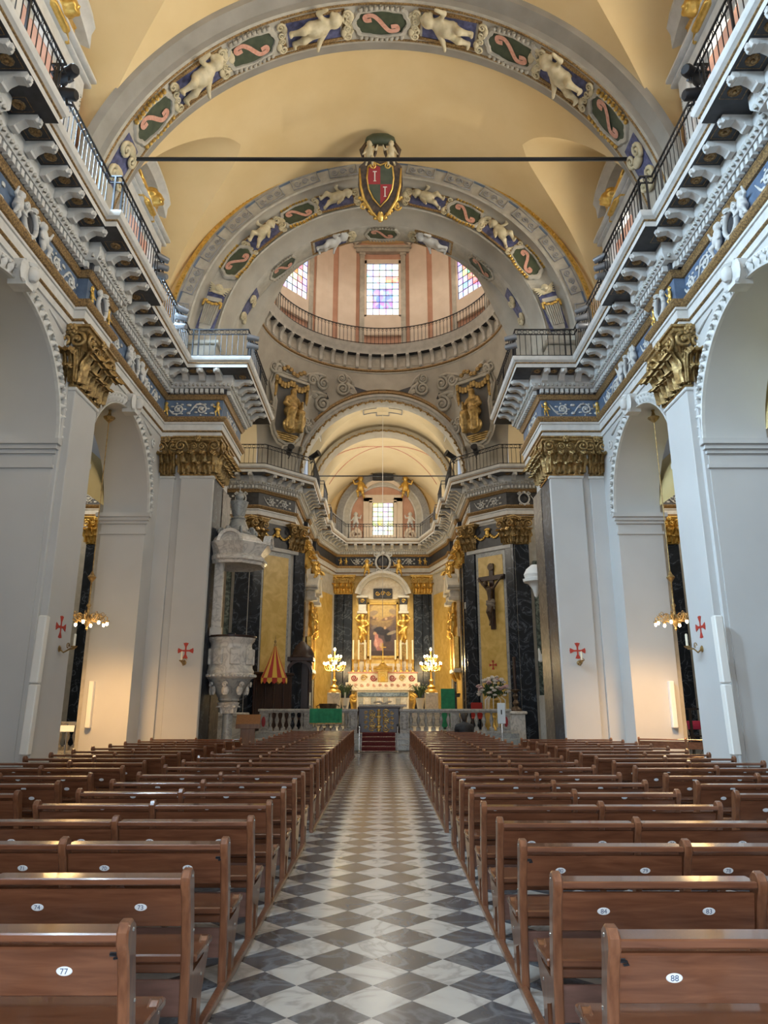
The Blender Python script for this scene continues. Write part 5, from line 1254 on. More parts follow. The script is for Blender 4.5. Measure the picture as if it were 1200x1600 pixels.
pl = shield(1.06); pl = [Vector((x, -0.17, Z0+z)) for x, z in pl]; pl.append(pl[0]); m.tube(pl, 0.035, 6)
for s in (-1, 1): spiral(m, (s*0.28, -0.18, Z0+0.62), 0.12, 1.4, 0.035, sgn=s, start=PI/2)
m.build('gilt_edge', 'gold', t, 180)
m = MB(); pl = [(-0.78, 0.62), (-0.82, 0.0), (-0.75, -0.5), (-0.5, -0.9), (0, -1.25), (0.5, -0.9), (0.75, -0.5), (0.82, 0), (0.78, 0.62), (0.5, 0.85), (-0.5, 0.85)]
m.prism(pl, -0.05, 0.02, 'y', TR(0, 0, Z0)); m.build('back_shield', 'bronze_body', t)
m = MB()
for s in (-1, 1):
    m.tube([(s*0.75, -0.1, Z0+0.55), (s*0.72, -0.14, Z0-0.05), (s*0.6, -0.16, Z0-0.5), (s*0.3, -0.16, Z0-0.95), (0, -0.14, Z0-1.25)], [0.03, 0.05, 0.06, 0.05, 0.02], 6)
    for k in range(9): m.ball((s*(0.74-0.07*k), -0.12, Z0-0.45-0.085*k+0.04*math.sin(k*2)), (0.09, 0.06, 0.07), 6, 4)
    spiral(m, (s*0.62, -0.14, Z0-0.75), 0.14, 1.4, 0.04, sgn=-s)
m.ball((0, -0.16, Z0-1.1), (0.13, 0.08, 0.2), 8, 6); m.build('gilt_leafwork', 'gold', t, 180)
m = MB(); m.lathe([(0.0, 1.72), (0.3, 1.70), (0.5, 1.6), (0.56, 1.45), (0.52, 1.38), (0.4, 1.34)], 20, TR(0, -0.02, Z0) @ SC(1, 0.45, 1)); m.build('canopy', 'green_field', t, 60)
m = MB()
for s in (-1, 1): m.tube([(s*0.5, -0.05, Z0+1.4), (s*0.68, -0.08, Z0+1.15), (s*0.62, -0.1, Z0+0.8)], [0.06, 0.09, 0.05], 8); m.tube([(s*0.14, -0.05, Z0+1.4), (s*0.18, -0.1, Z0+1.05), (s*0.3, -0.12, Z0+0.75)], [0.05, 0.06, 0.03], 8)
m.build('canopy_drapery', 'bronze_body', t, 180)
for s in (-1, 1): put('angel', PUTTO_Y, t, M=TR(s*0.38, -0.15, Z0+0.62) @ SC(s*0.85, 0.8, 0.85))
# evangelists on the pendentives
def seated(mirror):
    P = [('e', (0, 0, 1.62), (0.13, 0.14, 0.16)), ('c', (0, 0.02, 1.48), (0, 0.03, 1.38), 0.07, 0.09), ('c', (-0.17, 0.03, 1.32), (0.17, 0.03, 1.32), 0.11, 0.11), ('c', (0, 0.03, 1.3), (0, 0.02, 0.85), 0.22, 0.24),
         ('c', (-0.22, 0.02, 1.32), (-0.36, -0.1, 1.05), 0.10, 0.085), ('c', (-0.36, -0.1, 1.05), (-0.12, -0.3, 1.0), 0.08, 0.055), ('c', (0.22, 0.02, 1.32), (0.36, -0.08, 1.08), 0.10, 0.085), ('c', (0.36, -0.08, 1.08), (0.28, -0.3, 1.22), 0.08, 0.055),
         ('c', (-0.12, 0, 0.8), (-0.2, -0.42, 0.78), 0.2, 0.16), ('c', (-0.2, -0.42, 0.78), (-0.22, -0.36, 0.2), 0.17, 0.16), ('c', (0.12, 0, 0.8), (0.22, -0.36, 0.74), 0.2, 0.16), ('c', (0.22, -0.36, 0.74), (0.30, -0.25, 0.2), 0.17, 0.16),
         ('e', (0, -0.12, 0.3), (0.36, 0.26, 0.32)), ('c', (-0.22, -0.4, 0.1), (-0.22, -0.52, 0.06), 0.07, 0.05), ('c', (0.3, -0.28, 0.1), (0.32, -0.42, 0.06), 0.07, 0.05), ('e', (-0.12, -0.36, 1.0), (0.16, 0.06, 0.12)), ('e', (0, -0.08, 1.48), (0.08, 0.07, 0.12)),
         ('e', (0.42, -0.1, 0.55), (0.16, 0.18, 0.35))]
    b = body(P, 0.04, 0.06, folds=lambda X, Y, Z: 0.016*np.sin(14*X+5*np.sin(3*Z)+6*Y)*(Z < 1.25))
    return b
_ev = seated(False); EVM = _ev.mesh('figure', 'gilt_bronze', 180)
mk('niche_grey', (0.13, 0.125, 0.115), 0.8)
for s, side in ((-1, 'left'), (1, 'right')):
    t = thing('evangelist_statue', 'gilded seated saint in a scrolled niche on the %s pendentive' % side, 'statue', (s*4.62, 31.75, 13.95), s*PI/4)
    t.rotation_euler = (R(7), 0, -s*R(42)); t.scale = (1.12, 1.12, 1.12)
    NP = [(-0.85, 2.6), (0.85, 2.6), (0.95, 2.1), (0.7, 1.4), (0.72, 0.4), (0.6, 0.1), (0.35, -0.2), (0, -0.3), (-0.35, -0.2), (-0.6, 0.1), (-0.72, 0.4), (-0.7, 1.4), (-0.95, 2.1)]
    MB().prism(NP, -0.02, 0.12, 'y').build('niche', 'niche_grey', t)
    m = MB(); m.tube([(x, -0.05, z) for x, z in NP]+[(NP[0][0], -0.05, NP[0][1])], 0.08, 6); m.build('niche_frame', 'arch_stucco', t, 40)
    m = MB(); m.tube([(x*1.13, -0.03, 1.15+(z-1.15)*1.1) for x, z in NP]+[(NP[0][0]*1.13, -0.03, 1.15+(NP[0][1]-1.15)*1.1)], 0.05, 6); m.build('outer_frame', 'band_grey', t, 40)
    m = MB()
    for k in range(12): m.ball((-0.8+1.6*k/11, -0.1, 2.42-0.22*abs(math.sin(k*PI/5.5))), (0.11, 0.07, 0.16), 6, 5)
    m.ball((-0.8, -0.1, 1.95), (0.09, 0.06, 0.4), 6, 5); m.ball((0.8, -0.1, 1.95), (0.09, 0.06, 0.4), 6, 5); m.build('curtain_swag', 'gilt_bronze', t, 180)
    put('figure', EVM, t, M=TR(0, -0.25, 0.15) @ SC(-s*1.12, 1.0, 1.12))
    m = MB()
    for k in range(4): m.box(-0.55+0.03*k, 0.55-0.03*k, -0.12, 0, 0.1-0.09*k, 0.16-0.09*k)
    m.build('cloud_base', 'gilt_bronze', t)
    for g in (-1, 1):
        for cx_, cy_, cz_, r_, w_, sg_ in ((g*1.0, -0.1, 2.85, 0.26, 0.07, g), (g*0.95, -0.06, 0.95, 0.2, 0.05, -g)):
            m = MB(); spiral(m, (cx_, cy_, cz_), r_, 1.7, w_, sgn=sg_); m.build('scroll', 'band_grey', t, 180)
    m = MB(); spiral(m, (0, -0.1, -0.55), 0.2, 1.6, 0.06); m.build('scroll', 'band_grey', t, 180)
    m = MB()
    for k in range(7): m.ball((-0.5+k*0.17, -0.12, 2.9+0.12*math.sin(k*1.3)), (0.13, 0.08, 0.1), 6, 5)
    m.build('gilt_crest', 'old_gold', t, 180)
# pulpit with sounding board
t = thing('pulpit', 'carved white marble pulpit on a column with a domed canopy against the left crossing pier', 'pulpit', (-4.68, 22.45, 0.16)); t.scale = (0.905, 0.905, 0.905)
MB().bbox(-0.45, 0.45, -0.45, 0.45, -0.177, 0.02, 0.02).build('plinth', 'grey_marble', t)
m = MB(); m.lathe([(0.3, 0), (0.3, 0.15), (0.23, 0.2), (0.22, 0.3), (0.18, 0.34), (0.17, 1.35), (0.2, 1.38)], 14); m.build('column', 'grey_marble', t, 40)
m = MB(); m.lathe([(0.22, 1.38), (0.27, 1.5), (0.36, 1.68), (0.38, 1.72), (0.28, 1.76)], 12); m.build('column_capital', 'white_marble', t, 40)
lf_p = leaf_mesh('acanthus_leaf', 'white_marble', 0.22, 0.34, 0.12)
for k in range(8): put('leaf', lf_p, t, M=RZ(k*PI/4) @ TR(0, -0.2, 1.38))
m = MB(); m.lathe([(0.3, 1.76), (0.36, 1.8), (0.34, 1.86), (0.5, 2.1), (0.68, 2.4), (0.74, 2.5)], 16); m.build('bowl', 'grey_marble', t, 50)
m = MB(); m.lathe([(0.74, 2.5), (0.84, 2.55), (0.86, 2.62), (0.80, 2.68), (0.82, 2.74), (0.76, 2.84), (0.74, 3.1), (0.76, 3.35), (0.70, 3.6), (0.72, 3.7), (0.80, 3.78), (0.82, 3.86)], 16); m.build('basin', 'white_marble', t, 50)
m = MB(); m.lathe([(0.7, 3.86), (0.84, 3.87), (0.85, 3.93), (0.7, 3.94)], 16); m.build('rim_cushion', 'dark_wood', t, 50)
for k in range(8):
    m = MB(); m.bbox(-0.18, 0.18, -0.79, -0.70, 2.95, 3.5, 0.03, RZ(k*PI/4+0.39)); m.build('relief_panel', 'white_marble', t)
for k in range(8):
    m = MB(); spiral(m, (0, -0.72, 2.3), 0.09, 1.4, 0.035, n=14); m.ball((0, -0.62, 2.12), (0.13, 0.06, 0.16), 8, 6); m.build('shell_ornament', 'white_marble', t, 180, M=RZ(k*PI/4))
eg = MB()
for k in range(40): eg.ball((0.85*math.cos(k*PI/20), 0.85*math.sin(k*PI/20), 2.6), 0.055, 5, 4)
eg.build('bead_course', 'white_marble', t, 180, kind='stuff')
m = MB(); m.box(-0.12, 0.12, -0.1, 0.02, 3.94, 4.05); m.box(-0.3, 0.3, -0.25, 0.12, 4.14, 4.19, RX(R(-18))); m.build('book_rest', 'iron', t)
m = MB(); m.bbox(-0.62, -0.3, -0.55, -0.4, 3.9, 6.5, 0.02); m.bbox(-0.66, -0.26, -0.58, -0.4, 3.9, 4.2, 0.02); m.build('back_post', 'white_marble', t)
m = MB(); m.lathe([(0.0, 6.45), (0.9, 6.4), (1.02, 6.36), (1.05, 6.45), (1.12, 6.5), (1.12, 6.6), (1.0, 6.7), (1.06, 6.8), (1.22, 6.98), (1.26, 7.08), (1.12, 7.12), (0.95, 7.3), (0.7, 7.45), (0.6, 7.5)], 8, RZ(PI/8)); m.build('canopy', 'white_marble', t, 30)
for k in range(4):
    m = MB(); m.arch([(0.34, -1.24), (0.34, -1.0), (0.44, -1.0), (0.44, -1.26)], 7.05, n=12, closed=True); m.arch([(0.0, -1.12), (0.34, -1.12)], 7.05, n=12); m.build('canopy_gable', 'white_marble', t, 40, M=RZ(k*PI/2))
m = MB(); m.lathe([(0.62, 7.45), (0.66, 7.5), (0.5, 7.6), (0.36, 7.8), (0.28, 8.0), (0.24, 8.08), (0.28, 8.12), (0.2, 8.2)], 12); m.build('canopy_dome', 'grey_marble', t, 50)
m = MB()
mm = MB(); spiral(mm, (0.56, 0, 7.62), 0.14, 1.5, 0.055, n=14, start=-PI/2); mm = mm.mesh('canopy_volute', 'grey_marble', 180)
for k in range(8): put('canopy_volute', mm, t, M=RZ(k*PI/4+PI/8))
m = MB(); m.lathe([(0.2, 8.2), (0.24, 8.3), (0.3, 8.6), (0.34, 8.75), (0.28, 8.78), (0.1, 8.8)], 10); m.ball((0, 0, 8.95), 0.16, 10, 8); m.ball((0, 0, 9.15), 0.05, 8, 6); m.tube([(0, 0, 9.1), (0, 0, 9.45)], 0.02, 6); m.tube([(-0.1, 0, 9.33), (0.1, 0, 9.33)], 0.02, 6)
m.build('crown_finial', 'grey_marble', t, 50)
# brown lectern beside the pulpit and marble ledge behind it
t = thing('lectern', 'plain brown wooden lectern with sloping top beside the pulpit column', 'lectern', (-4.75, 26.3, 0), R(8))
MB().prism([(-0.25, 1.0), (0.25, 1.32), (0.27, 1.27), (0.27, 0.85), (-0.25, 0.85)], -0.42, 0.42, 'x').build('desk', 'oak_wood', t)
MB().bbox(-0.25, 0.25, -0.15, 0.2, 0.06, 0.85, 0.01).build('column', 'oak_wood', t); MB().bbox(-0.4, 0.4, -0.25, 0.3, 0, 0.06, 0.01).build('base', 'oak_wood', t)
t = thing('side_altar', 'small white marble side altar in the shadow behind the pulpit', 'altar', (-6.4, 29.6, 0))
MB().bbox(-0.9, 0.9, -0.4, 0.4, 0, 1.2, 0.02).build('block', 'white_marble', t); MB().bbox(-1.0, 1.0, -0.5, 0.45, 1.2, 1.35, 0.03).build('mensa', 'white_marble', t)
# processional umbrella on its stand
t = thing('umbrella', 'half closed red and yellow striped ceremonial umbrella on a pole', 'umbrella', (-4.62, 31.1, 0.6))
N = 16
for k in range(N):
    a0, a1 = 2*PI*k/N, 2*PI*(k+1)/N; m = MB()
    m.rows([[(r*math.cos(a), r*math.sin(a), z) for a in (a0, (a0+a1)/2, a1)] for r, z in ((0.05, 3.5), (0.14, 3.2), (0.30, 2.75), (0.45, 2.4), (0.56, 2.15))]); m.build('gore', 'red_cloth' if k % 2 else 'yellow_cloth', t, 60)
    m = MB(); am = (a0+a1)/2
    m.add([(0.56*math.cos(a0), 0.56*math.sin(a0), 2.15), (0.56*math.cos(a1), 0.56*math.sin(a1), 2.15), (0.57*math.cos(a1), 0.57*math.sin(a1), 2.0), (0.57*math.cos(am), 0.57*math.sin(am), 1.9), (0.57*math.cos(a0), 0.57*math.sin(a0), 2.0)], [(0, 1, 2, 3, 4)]); m.build('valance_flap', 'yellow_cloth' if k % 2 else 'red_cloth', t)
MB().tube([(0, 0, 0), (0, 0, 3.6)], 0.03, 8).build('pole', 'dark_wood', t); m = MB(); m.lathe([(0.05, 3.48), (0.07, 3.55), (0.03, 3.6), (0.06, 3.68), (0.02, 3.78), (0.01, 3.95)], 10); m.build('finial', 'old_gold', t, 60)
m = MB(); m.lathe([(0.3, 0), (0.28, 0.06), (0.06, 0.1)], 12); m.build('foot', 'dark_wood', t, 40)
# dark wooden throne with canopy, and its panelling
t = thing('bishop_throne', 'dark carved wooden throne with a domed canopy at the left of the choir', 'throne', (-3.75, 33.3, 0.6))
MB().bbox(-0.5, 0.5, 0.25, 0.35, 0, 3.2, 0.02).build('back', 'dark_wood', t)
for s in (-1, 1): MB().bbox(s*0.42, s*0.5, -0.4, 0.35, 0, 1.1, 0.02).build('side', 'dark_wood', t); m = MB(); m.lathe([(0.05, 1.1), (0.04, 1.3), (0.055, 1.8), (0.04, 2.6), (0.07, 2.7)], 10, TR(s*0.44, -0.34, 0)); m.build('post', 'dark_wood', t, 60)
MB().bbox(-0.42, 0.42, -0.4, 0.3, 0.4, 0.5, 0.03).build('seat', 'dark_wood', t)
m = MB(); m.bbox(-0.62, 0.62, -0.52, 0.4, 2.95, 3.15, 0.03); m.lathe([(0.72, 3.15), (0.66, 3.35), (0.5, 3.6), (0.25, 3.8), (0.12, 3.9)], 8, RZ(PI/8) @ SC(0.95, 0.75, 1)); m.arch([(0.46, -0.5), (0.46, -0.42), (0.6, -0.42), (0.6, -0.5)], 2.45, n=14, closed=True); m.build('canopy', 'dark_wood', t, 40)
m = MB(); m.lathe([(0.05, 3.9), (0.09, 4.0), (0.03, 4.1), (0.06, 4.2), (0.01, 4.4)], 8); m.build('finial', 'dark_wood', t, 60)
t = thing('choir_panelling', 'dark wooden choir stall panelling below the red and yellow umbrella', 'panelling', (-4.72, 31.75, 0.6), R(45))
MB().bbox(-1.0, 1.0, 0.0, 0.12, 0, 2.3, 0.02).build('back_board', 'dark_wood', t); MB().bbox(-1.08, 1.08, -0.05, 0.15, 2.3, 2.42, 0.02).build('cornice', 'dark_wood', t)
for k in range(4): MB().bbox(-0.93+k*0.48, -0.55+k*0.48, -0.03, 0.0, 0.3, 2.1, 0.015).build('panel', 'dark_wood', t)
# crucifix
t = thing('crucifix', 'dark wooden crucifix with carved figure hanging on the yellow marble panel', 'crucifix', (4.93, 31.95, 4.9), -PI/4)
MB().bbox(-0.12, 0.12, 0.0, 0.14, 0, 2.75, 0.01).build('upright', 'dark_wood', t); MB().bbox(-0.72, 0.72, -0.02, 0.12, 2.2, 2.42, 0.01).build('crossbeam', 'dark_wood', t)
m = MB(); m.lathe([(0.0, 0), (0.15, 0.01), (0.17, 0.03)], 14, TR(0, 0.0, 2.82) @ RX(PI/2)); m.bbox(-0.14, 0.14, 0.0, 0.1, 2.65, 2.98, 0.03); m.build('title_plaque', 'bronze_body', t)
P = [('e', (-0.14, -0.26, 2.02), (0.105, 0.115, 0.135)), ('c', (-0.09, -0.17, 1.93), (-0.05, -0.14, 1.86), 0.05, 0.06), ('c', (-0.16, -0.12, 1.80), (0.16, -0.12, 1.82), 0.075, 0.075), ('c', (0, -0.14, 1.75), (0.02, -0.15, 1.42), 0.15, 0.105), ('c', (0.02, -0.15, 1.4), (0.05, -0.14, 1.22), 0.105, 0.135),
     ('c', (-0.2, -0.1, 1.83), (-0.42, -0.1, 2.05), 0.058, 0.046), ('c', (-0.42, -0.1, 2.05), (-0.62, -0.08, 2.28), 0.045, 0.03), ('e', (-0.65, -0.08, 2.31), (0.05, 0.035, 0.045)), ('c', (0.2, -0.1, 1.84), (0.42, -0.1, 2.06), 0.058, 0.046), ('c', (0.42, -0.1, 2.06), (0.62, -0.08, 2.28), 0.045, 0.03), ('e', (0.65, -0.08, 2.31), (0.05, 0.035, 0.045)),
     ('c', (-0.02, -0.15, 1.15), (-0.05, -0.28, 0.75), 0.095, 0.07), ('c', (-0.05, -0.28, 0.75), (-0.02, -0.13, 0.32), 0.065, 0.042), ('c', (0.12, -0.15, 1.15), (0.09, -0.26, 0.76), 0.095, 0.07), ('c', (0.09, -0.26, 0.76), (0.03, -0.15, 0.34), 0.065, 0.042), ('c', (-0.02, -0.14, 0.3), (-0.02, -0.2, 0.16), 0.045, 0.03), ('c', (0.03, -0.17, 0.32), (0.01, -0.23, 0.18), 0.045, 0.03)]
body(P, 0.022, 0.03).build('figure', 'bronze_body', t, 180)
P = [('c', (-0.07, -0.15, 1.2), (0.16, -0.15, 1.2), 0.12, 0.12), ('c', (-0.04, -0.19, 1.1), (0.12, -0.19, 1.06), 0.125, 0.12), ('c', (0.2, -0.16, 1.16), (0.24, -0.16, 0.86), 0.07, 0.03)]
mk('loincloth', (0.19, 0.16, 0.13), 0.7)
body(P, 0.022, 0.03, folds=lambda X, Y, Z: 0.012*np.sin(45*Z+10*X)).build('loincloth', 'loincloth', t, 180)
body([('e', (-0.15, -0.23, 2.06), (0.115, 0.115, 0.12)), ('c', (-0.2, -0.18, 2.0), (-0.22, -0.2, 1.86), 0.05, 0.03)], 0.025, 0.03).build('hair', 'dark_wood', t, 180)
# flower arrangement in a gilt vase
t = thing('flower_vase', 'large bouquet of white flowers in a tall gilt urn beneath the crucifix', 'flowers', (4.7, 31.05, 0.6))
m = MB(); m.lathe([(0.16, 0), (0.17, 0.05), (0.05, 0.15), (0.04, 0.5), (0.08, 0.55), (0.05, 0.62), (0.14, 0.8), (0.19, 1.1), (0.2, 1.2), (0.24, 1.24)], 14); m.build('vase', 'gold', t, 50)
rnd = random.Random(3); m = MB()
for k in range(150):
    a = rnd.uniform(0, 2*PI); e = rnd.uniform(-0.25, 1.35); q = rnd.uniform(0.25, 0.62)
    p0 = (0, 0, 1.3); p1 = (q*math.cos(a)*math.cos(e), q*math.sin(a)*math.cos(e), 1.55+q*math.sin(e)*0.95)
    m.tube([p0, p1], [0.01, 0.006], 3); m.ball((0, 0, 0), (0.035, 0.012, 0.09), 5, 4, TR(*p1) @ RZ(a) @ RX(rnd.uniform(-1, 1)))
m.build('foliage', 'leaf_green', t, kind='stuff')
FLW = MB(); FLW.ball((0, 0, 0), 0.05, 7, 5)
for k in range(6): FLW.ball((0.05*math.cos(k*PI/3), 0.05*math.sin(k*PI/3), 0.0), (0.045, 0.045, 0.03), 6, 4)
FW = FLW.mesh('flower', 'petal_white', 180); FP = FLW.mesh('flower', 'petal_pink', 180)
for k in range(46):
    a = rnd.uniform(PI*0.95, PI*2.05); e = rnd.uniform(-0.3, 1.45); q = rnd.uniform(0.55, 0.70)
    put('flower', FW if k % 4 else FP, t, M=TR(q*math.cos(a)*math.cos(e), q*math.sin(a)*math.cos(e), 1.55+q*math.sin(e)*0.95) @ RX(rnd.uniform(-0.8, 0.8)) @ SC(rnd.uniform(0.8, 1.4)))
for k in range(9):
    x = rnd.uniform(-0.45, 0.45); m = MB(); m.tube([(x*0.6, -0.2, 1.4), (x, -0.32, 1.25), (x*1.05, -0.33, 0.85+rnd.uniform(-0.1, 0.1))], [0.015, 0.025, 0.012], 5); m.build('trailing_spray', 'petal_white', t)
# paschal candle on its stand and pedestal
t = thing('paschal_candle', 'tall dark candle on an ornate bronze stand over a white pedestal', 'candle', (5.45, 30.0, 0.0))
m = MB(); m.bbox(-0.38, 0.38, -0.38, 0.38, 1.28, 1.4, 0.03); m.bbox(-0.3, 0.3, -0.3, 0.3, 0.2, 1.28, 0.02); m.bbox(-0.36, 0.36, -0.36, 0.36, 0.0, 0.2, 0.03); m.build('pedestal', 'white_marble', t)
m = MB(); m.lathe([(0.24, 1.4), (0.22, 1.5), (0.08, 1.6), (0.14, 1.72), (0.06, 1.85), (0.12, 2.0), (0.05, 2.12), (0.2, 2.22), (0.2, 2.25), (0.05, 2.27)], 12); m.build('stand', 'bronze_body', t, 50)
m = MB(); m.lathe([(0.055, 2.25), (0.055, 3.55), (0.01, 3.57)], 12); m.build('candle', 'dark_wood', t, 60)
# sign post, white side post, statue corner behind the right pier
t = thing('sign_stand', 'slim white notice board on a pole before the altar rail at right', 'sign', (4.3, 26.6, 0))
MB().tube([(0, 0, 0), (0, 0, 1.2)], 0.02, 8).build('pole', 'steel', t); MB().bbox(-0.14, 0.14, -0.02, 0.02, 1.0, 1.72, 0.01).build('board', 'plate_white', t); MB().bbox(-0.02, 0.02, -0.025, -0.015, 1.32, 1.48, 0.003).build('emblem', 'iron', t)
m = MB(); m.lathe([(0.16, 0), (0.15, 0.03), (0.03, 0.05)], 12); m.build('foot', 'steel', t, 50)
t = thing('statue_base', 'white marble statue corner showing beside the dark right crossing pier', 'statue', (6.5, 27.6, 0))
MB().bbox(-0.5, 0.5, -0.5, 0.5, 0, 2.0, 0.02).build('pedestal', 'grey_marble', t)
P = [('e', (0, 0, 3.9), (0.14, 0.15, 0.17)), ('c', (0, 0, 3.7), (0, 0, 2.9), 0.22, 0.28), ('c', (0, 0, 2.9), (-0.05, 0, 2.05), 0.28, 0.34), ('c', (-0.2, 0, 3.6), (-0.5, -0.1, 3.3), 0.1, 0.07), ('c', (-0.5, -0.1, 3.3), (-0.55, -0.15, 3.7), 0.07, 0.05), ('c', (0.2, 0, 3.6), (0.4, -0.1, 3.2), 0.1, 0.07)]
body(P, 0.045, 0.06, folds=lambda X, Y, Z: 0.015*np.sin(16*X+8*Y)).build('figure', 'cloth_white', t, 180)
t = thing('wall_bracket_canopy', 'white marble canopy bracket projecting past the dark flank of the right crossing pier', 'bracket', (5.36, 24.6, 5.75))
m = MB(); m.lathe([(0.0, -0.5), (0.06, -0.45), (0.12, -0.2), (0.28, 0.0), (0.42, 0.05), (0.44, 0.15), (0.36, 0.18), (0.4, 0.3), (0.3, 0.5), (0.12, 0.65)], 10); m.build('corbel', 'cloth_white', t, 40)
# seated visitor seen from behind
t = thing('person', 'person in a dark jacket sitting in the front pews, seen from behind', 'person', (2.62, 23.55, 0))
P = [('c', (-0.16, 0.02, 0.98), (0.16, 0.02, 0.98), 0.10, 0.10), ('c', (0, 0.02, 0.95), (0, 0.06, 0.55), 0.19, 0.2), ('c', (-0.23, 0.03, 0.98), (-0.27, 0.12, 0.68), 0.075, 0.06), ('c', (-0.27, 0.12, 0.68), (-0.12, 0.36, 0.6), 0.06, 0.05), ('c', (0.23, 0.03, 0.98), (0.27, 0.12, 0.68), 0.075, 0.06), ('c', (0.27, 0.12, 0.68), (0.12, 0.36, 0.6), 0.06, 0.05),
     ('c', (-0.1, 0.1, 0.53), (-0.12, 0.5, 0.52), 0.1, 0.08), ('c', (-0.12, 0.5, 0.52), (-0.12, 0.52, 0.08), 0.075, 0.05), ('c', (0.1, 0.1, 0.53), (0.12, 0.5, 0.52), 0.1, 0.08), ('c', (0.12, 0.5, 0.52), (0.12, 0.52, 0.08), 0.075, 0.05), ('c', (-0.12, 0.52, 0.05), (-0.12, 0.66, 0.04), 0.045, 0.04), ('c', (0.12, 0.52, 0.05), (0.12, 0.66, 0.04), 0.045, 0.04), ('c', (0, 0.03, 1.06), (0, 0.04, 1.16), 0.07, 0.06)]
body(P, 0.03, 0.05, folds=lambda X, Y, Z: 0.006*np.sin(40*Z)).build('clothing', 'jacket_black', t, 180)
body([('e', (0, 0.06, 1.27), (0.085, 0.10, 0.12)), ('e', (0, 0.155, 1.25), (0.02, 0.03, 0.03)), ('e', (-0.087, 0.06, 1.26), (0.015, 0.025, 0.035)), ('e', (0.087, 0.06, 1.26), (0.015, 0.025, 0.035)), ('c', (0, 0.05, 1.17), (0, 0.04, 1.1), 0.05, 0.05)], 0.016, 0.02).build('head', 'skin', t, 180)
body([('e', (0, 0.04, 1.31), (0.098, 0.105, 0.105)), ('e', (0, -0.01, 1.25), (0.085, 0.06, 0.11))], 0.018, 0.02).build('hair', 'hair_dark', t, 180)
HD = [('e', (0, 0, 0), (0.04, 0.045, 0.02)), ('c', (0.04, 0, 0), (0.05, 0.045, 0.0), 0.011, 0.009)]+[('c', (-0.03+0.02*k, 0.03, 0), (-0.03+0.021*k, 0.085-0.008*abs(k-1.4), -0.015), 0.010, 0.008) for k in range(4)]
for s in (-1, 1): body(HD, 0.008, 0.008).build('hand', 'skin', t, 180, M=TR(s*0.07, 0.39, 0.62) @ SC(-s, 1, 1))
# ================================================================== ALTAR RAIL, CHOIR AND ALTAR
BAL = MB(); BAL.lathe([(0.085, 0.0), (0.085, 0.04), (0.05, 0.06), (0.035, 0.12), (0.075, 0.25), (0.085, 0.33), (0.05, 0.43), (0.035, 0.52), (0.06, 0.56), (0.06, 0.6)], 10); BAL.box(-0.085, 0.085, -0.085, 0.085, -0.1, 0.0)
BAL = BAL.mesh('baluster', 'rail_marble', 50)
PIERP = MB(); PIERP.bbox(-0.17, 0.17, -0.12, 0.12, 0, 0.72, 0.01); PIERP.bbox(-0.11, 0.11, -0.14, -0.1, 0.08, 0.64, 0.02); PIERP = PIERP.mesh('rail_pier', 'rail_marble')
OVAL = MB(); OVAL.lathe([(0.0, 0.02), (0.06, 0.02), (0.075, 0.0)], 14, RX(PI/2) @ SC(1, 2.6, 1)); OVAL = OVAL.mesh('oval_inlay', 'shield_red', 40)
GRILL = MB()
for k in range(4):
    for g in (-1, 1): spiral(GRILL, (g*0.09, -0.02, 0.14+0.14*k), 0.06, 1.3, 0.016, sgn=g, n=12)
GRILL = GRILL.mesh('pierced_panel', 'rail_marble', 180)
for s, side in ((-1, 'left'), (1, 'right')):
    t = thing('altar_rail', 'carved marble altar rail with urn shaped balusters, %s of the gate' % side, 'railing', (0, 28.4, 0.6))
    x0, x1 = (0.95, 4.7) if s < 0 else (0.68, 4.9)
    MB().bbox(s*x0, s*x1, -0.17, 0.17, 0, 0.09, 0.01).build('plinth', 'rail_marble', t); MB().bbox(s*(x0-0.03), s*(x1+0.05), -0.19, 0.19, 0.80, 0.90, 0.02).build('top_rail', 'rail_marble', t); MB().bbox(s*x0, s*x1, -0.13, 0.13, 0.76, 0.80, 0.01).build('moulding', 'rail_marble', t)
    for x in (x0+0.17, (x0+x1)/2, x1-0.17):
        o = put('rail_pier', PIERP, t, loc=(s*x, 0, 0.07)); put('oval_inlay' if x > x1-0.3 else 'pierced_panel', OVAL if x > x1-0.3 else GRILL, o, loc=(0, -0.145, 0.36) if x > x1-0.3 else (0, -0.13, 0.0))
    for k in range(2):
        a, b = (x0+0.42, (x0+x1)/2-0.25) if k == 0 else ((x0+x1)/2+0.25, x1-0.42)
        n = 6
        for i in range(n): put('baluster', BAL, t, loc=(s*(a+(b-a)*i/(n-1)), 0, 0.18))
    dn = MB()
    for i in range(44): dn.box(-0.02, 0.02, -0.16, -0.12, 0.765, 0.80, TR(s*(x0+(x1-x0)*(i+0.5)/44), 0, 0))
    dn.build('dentil_course', 'rail_marble', t, kind='stuff')
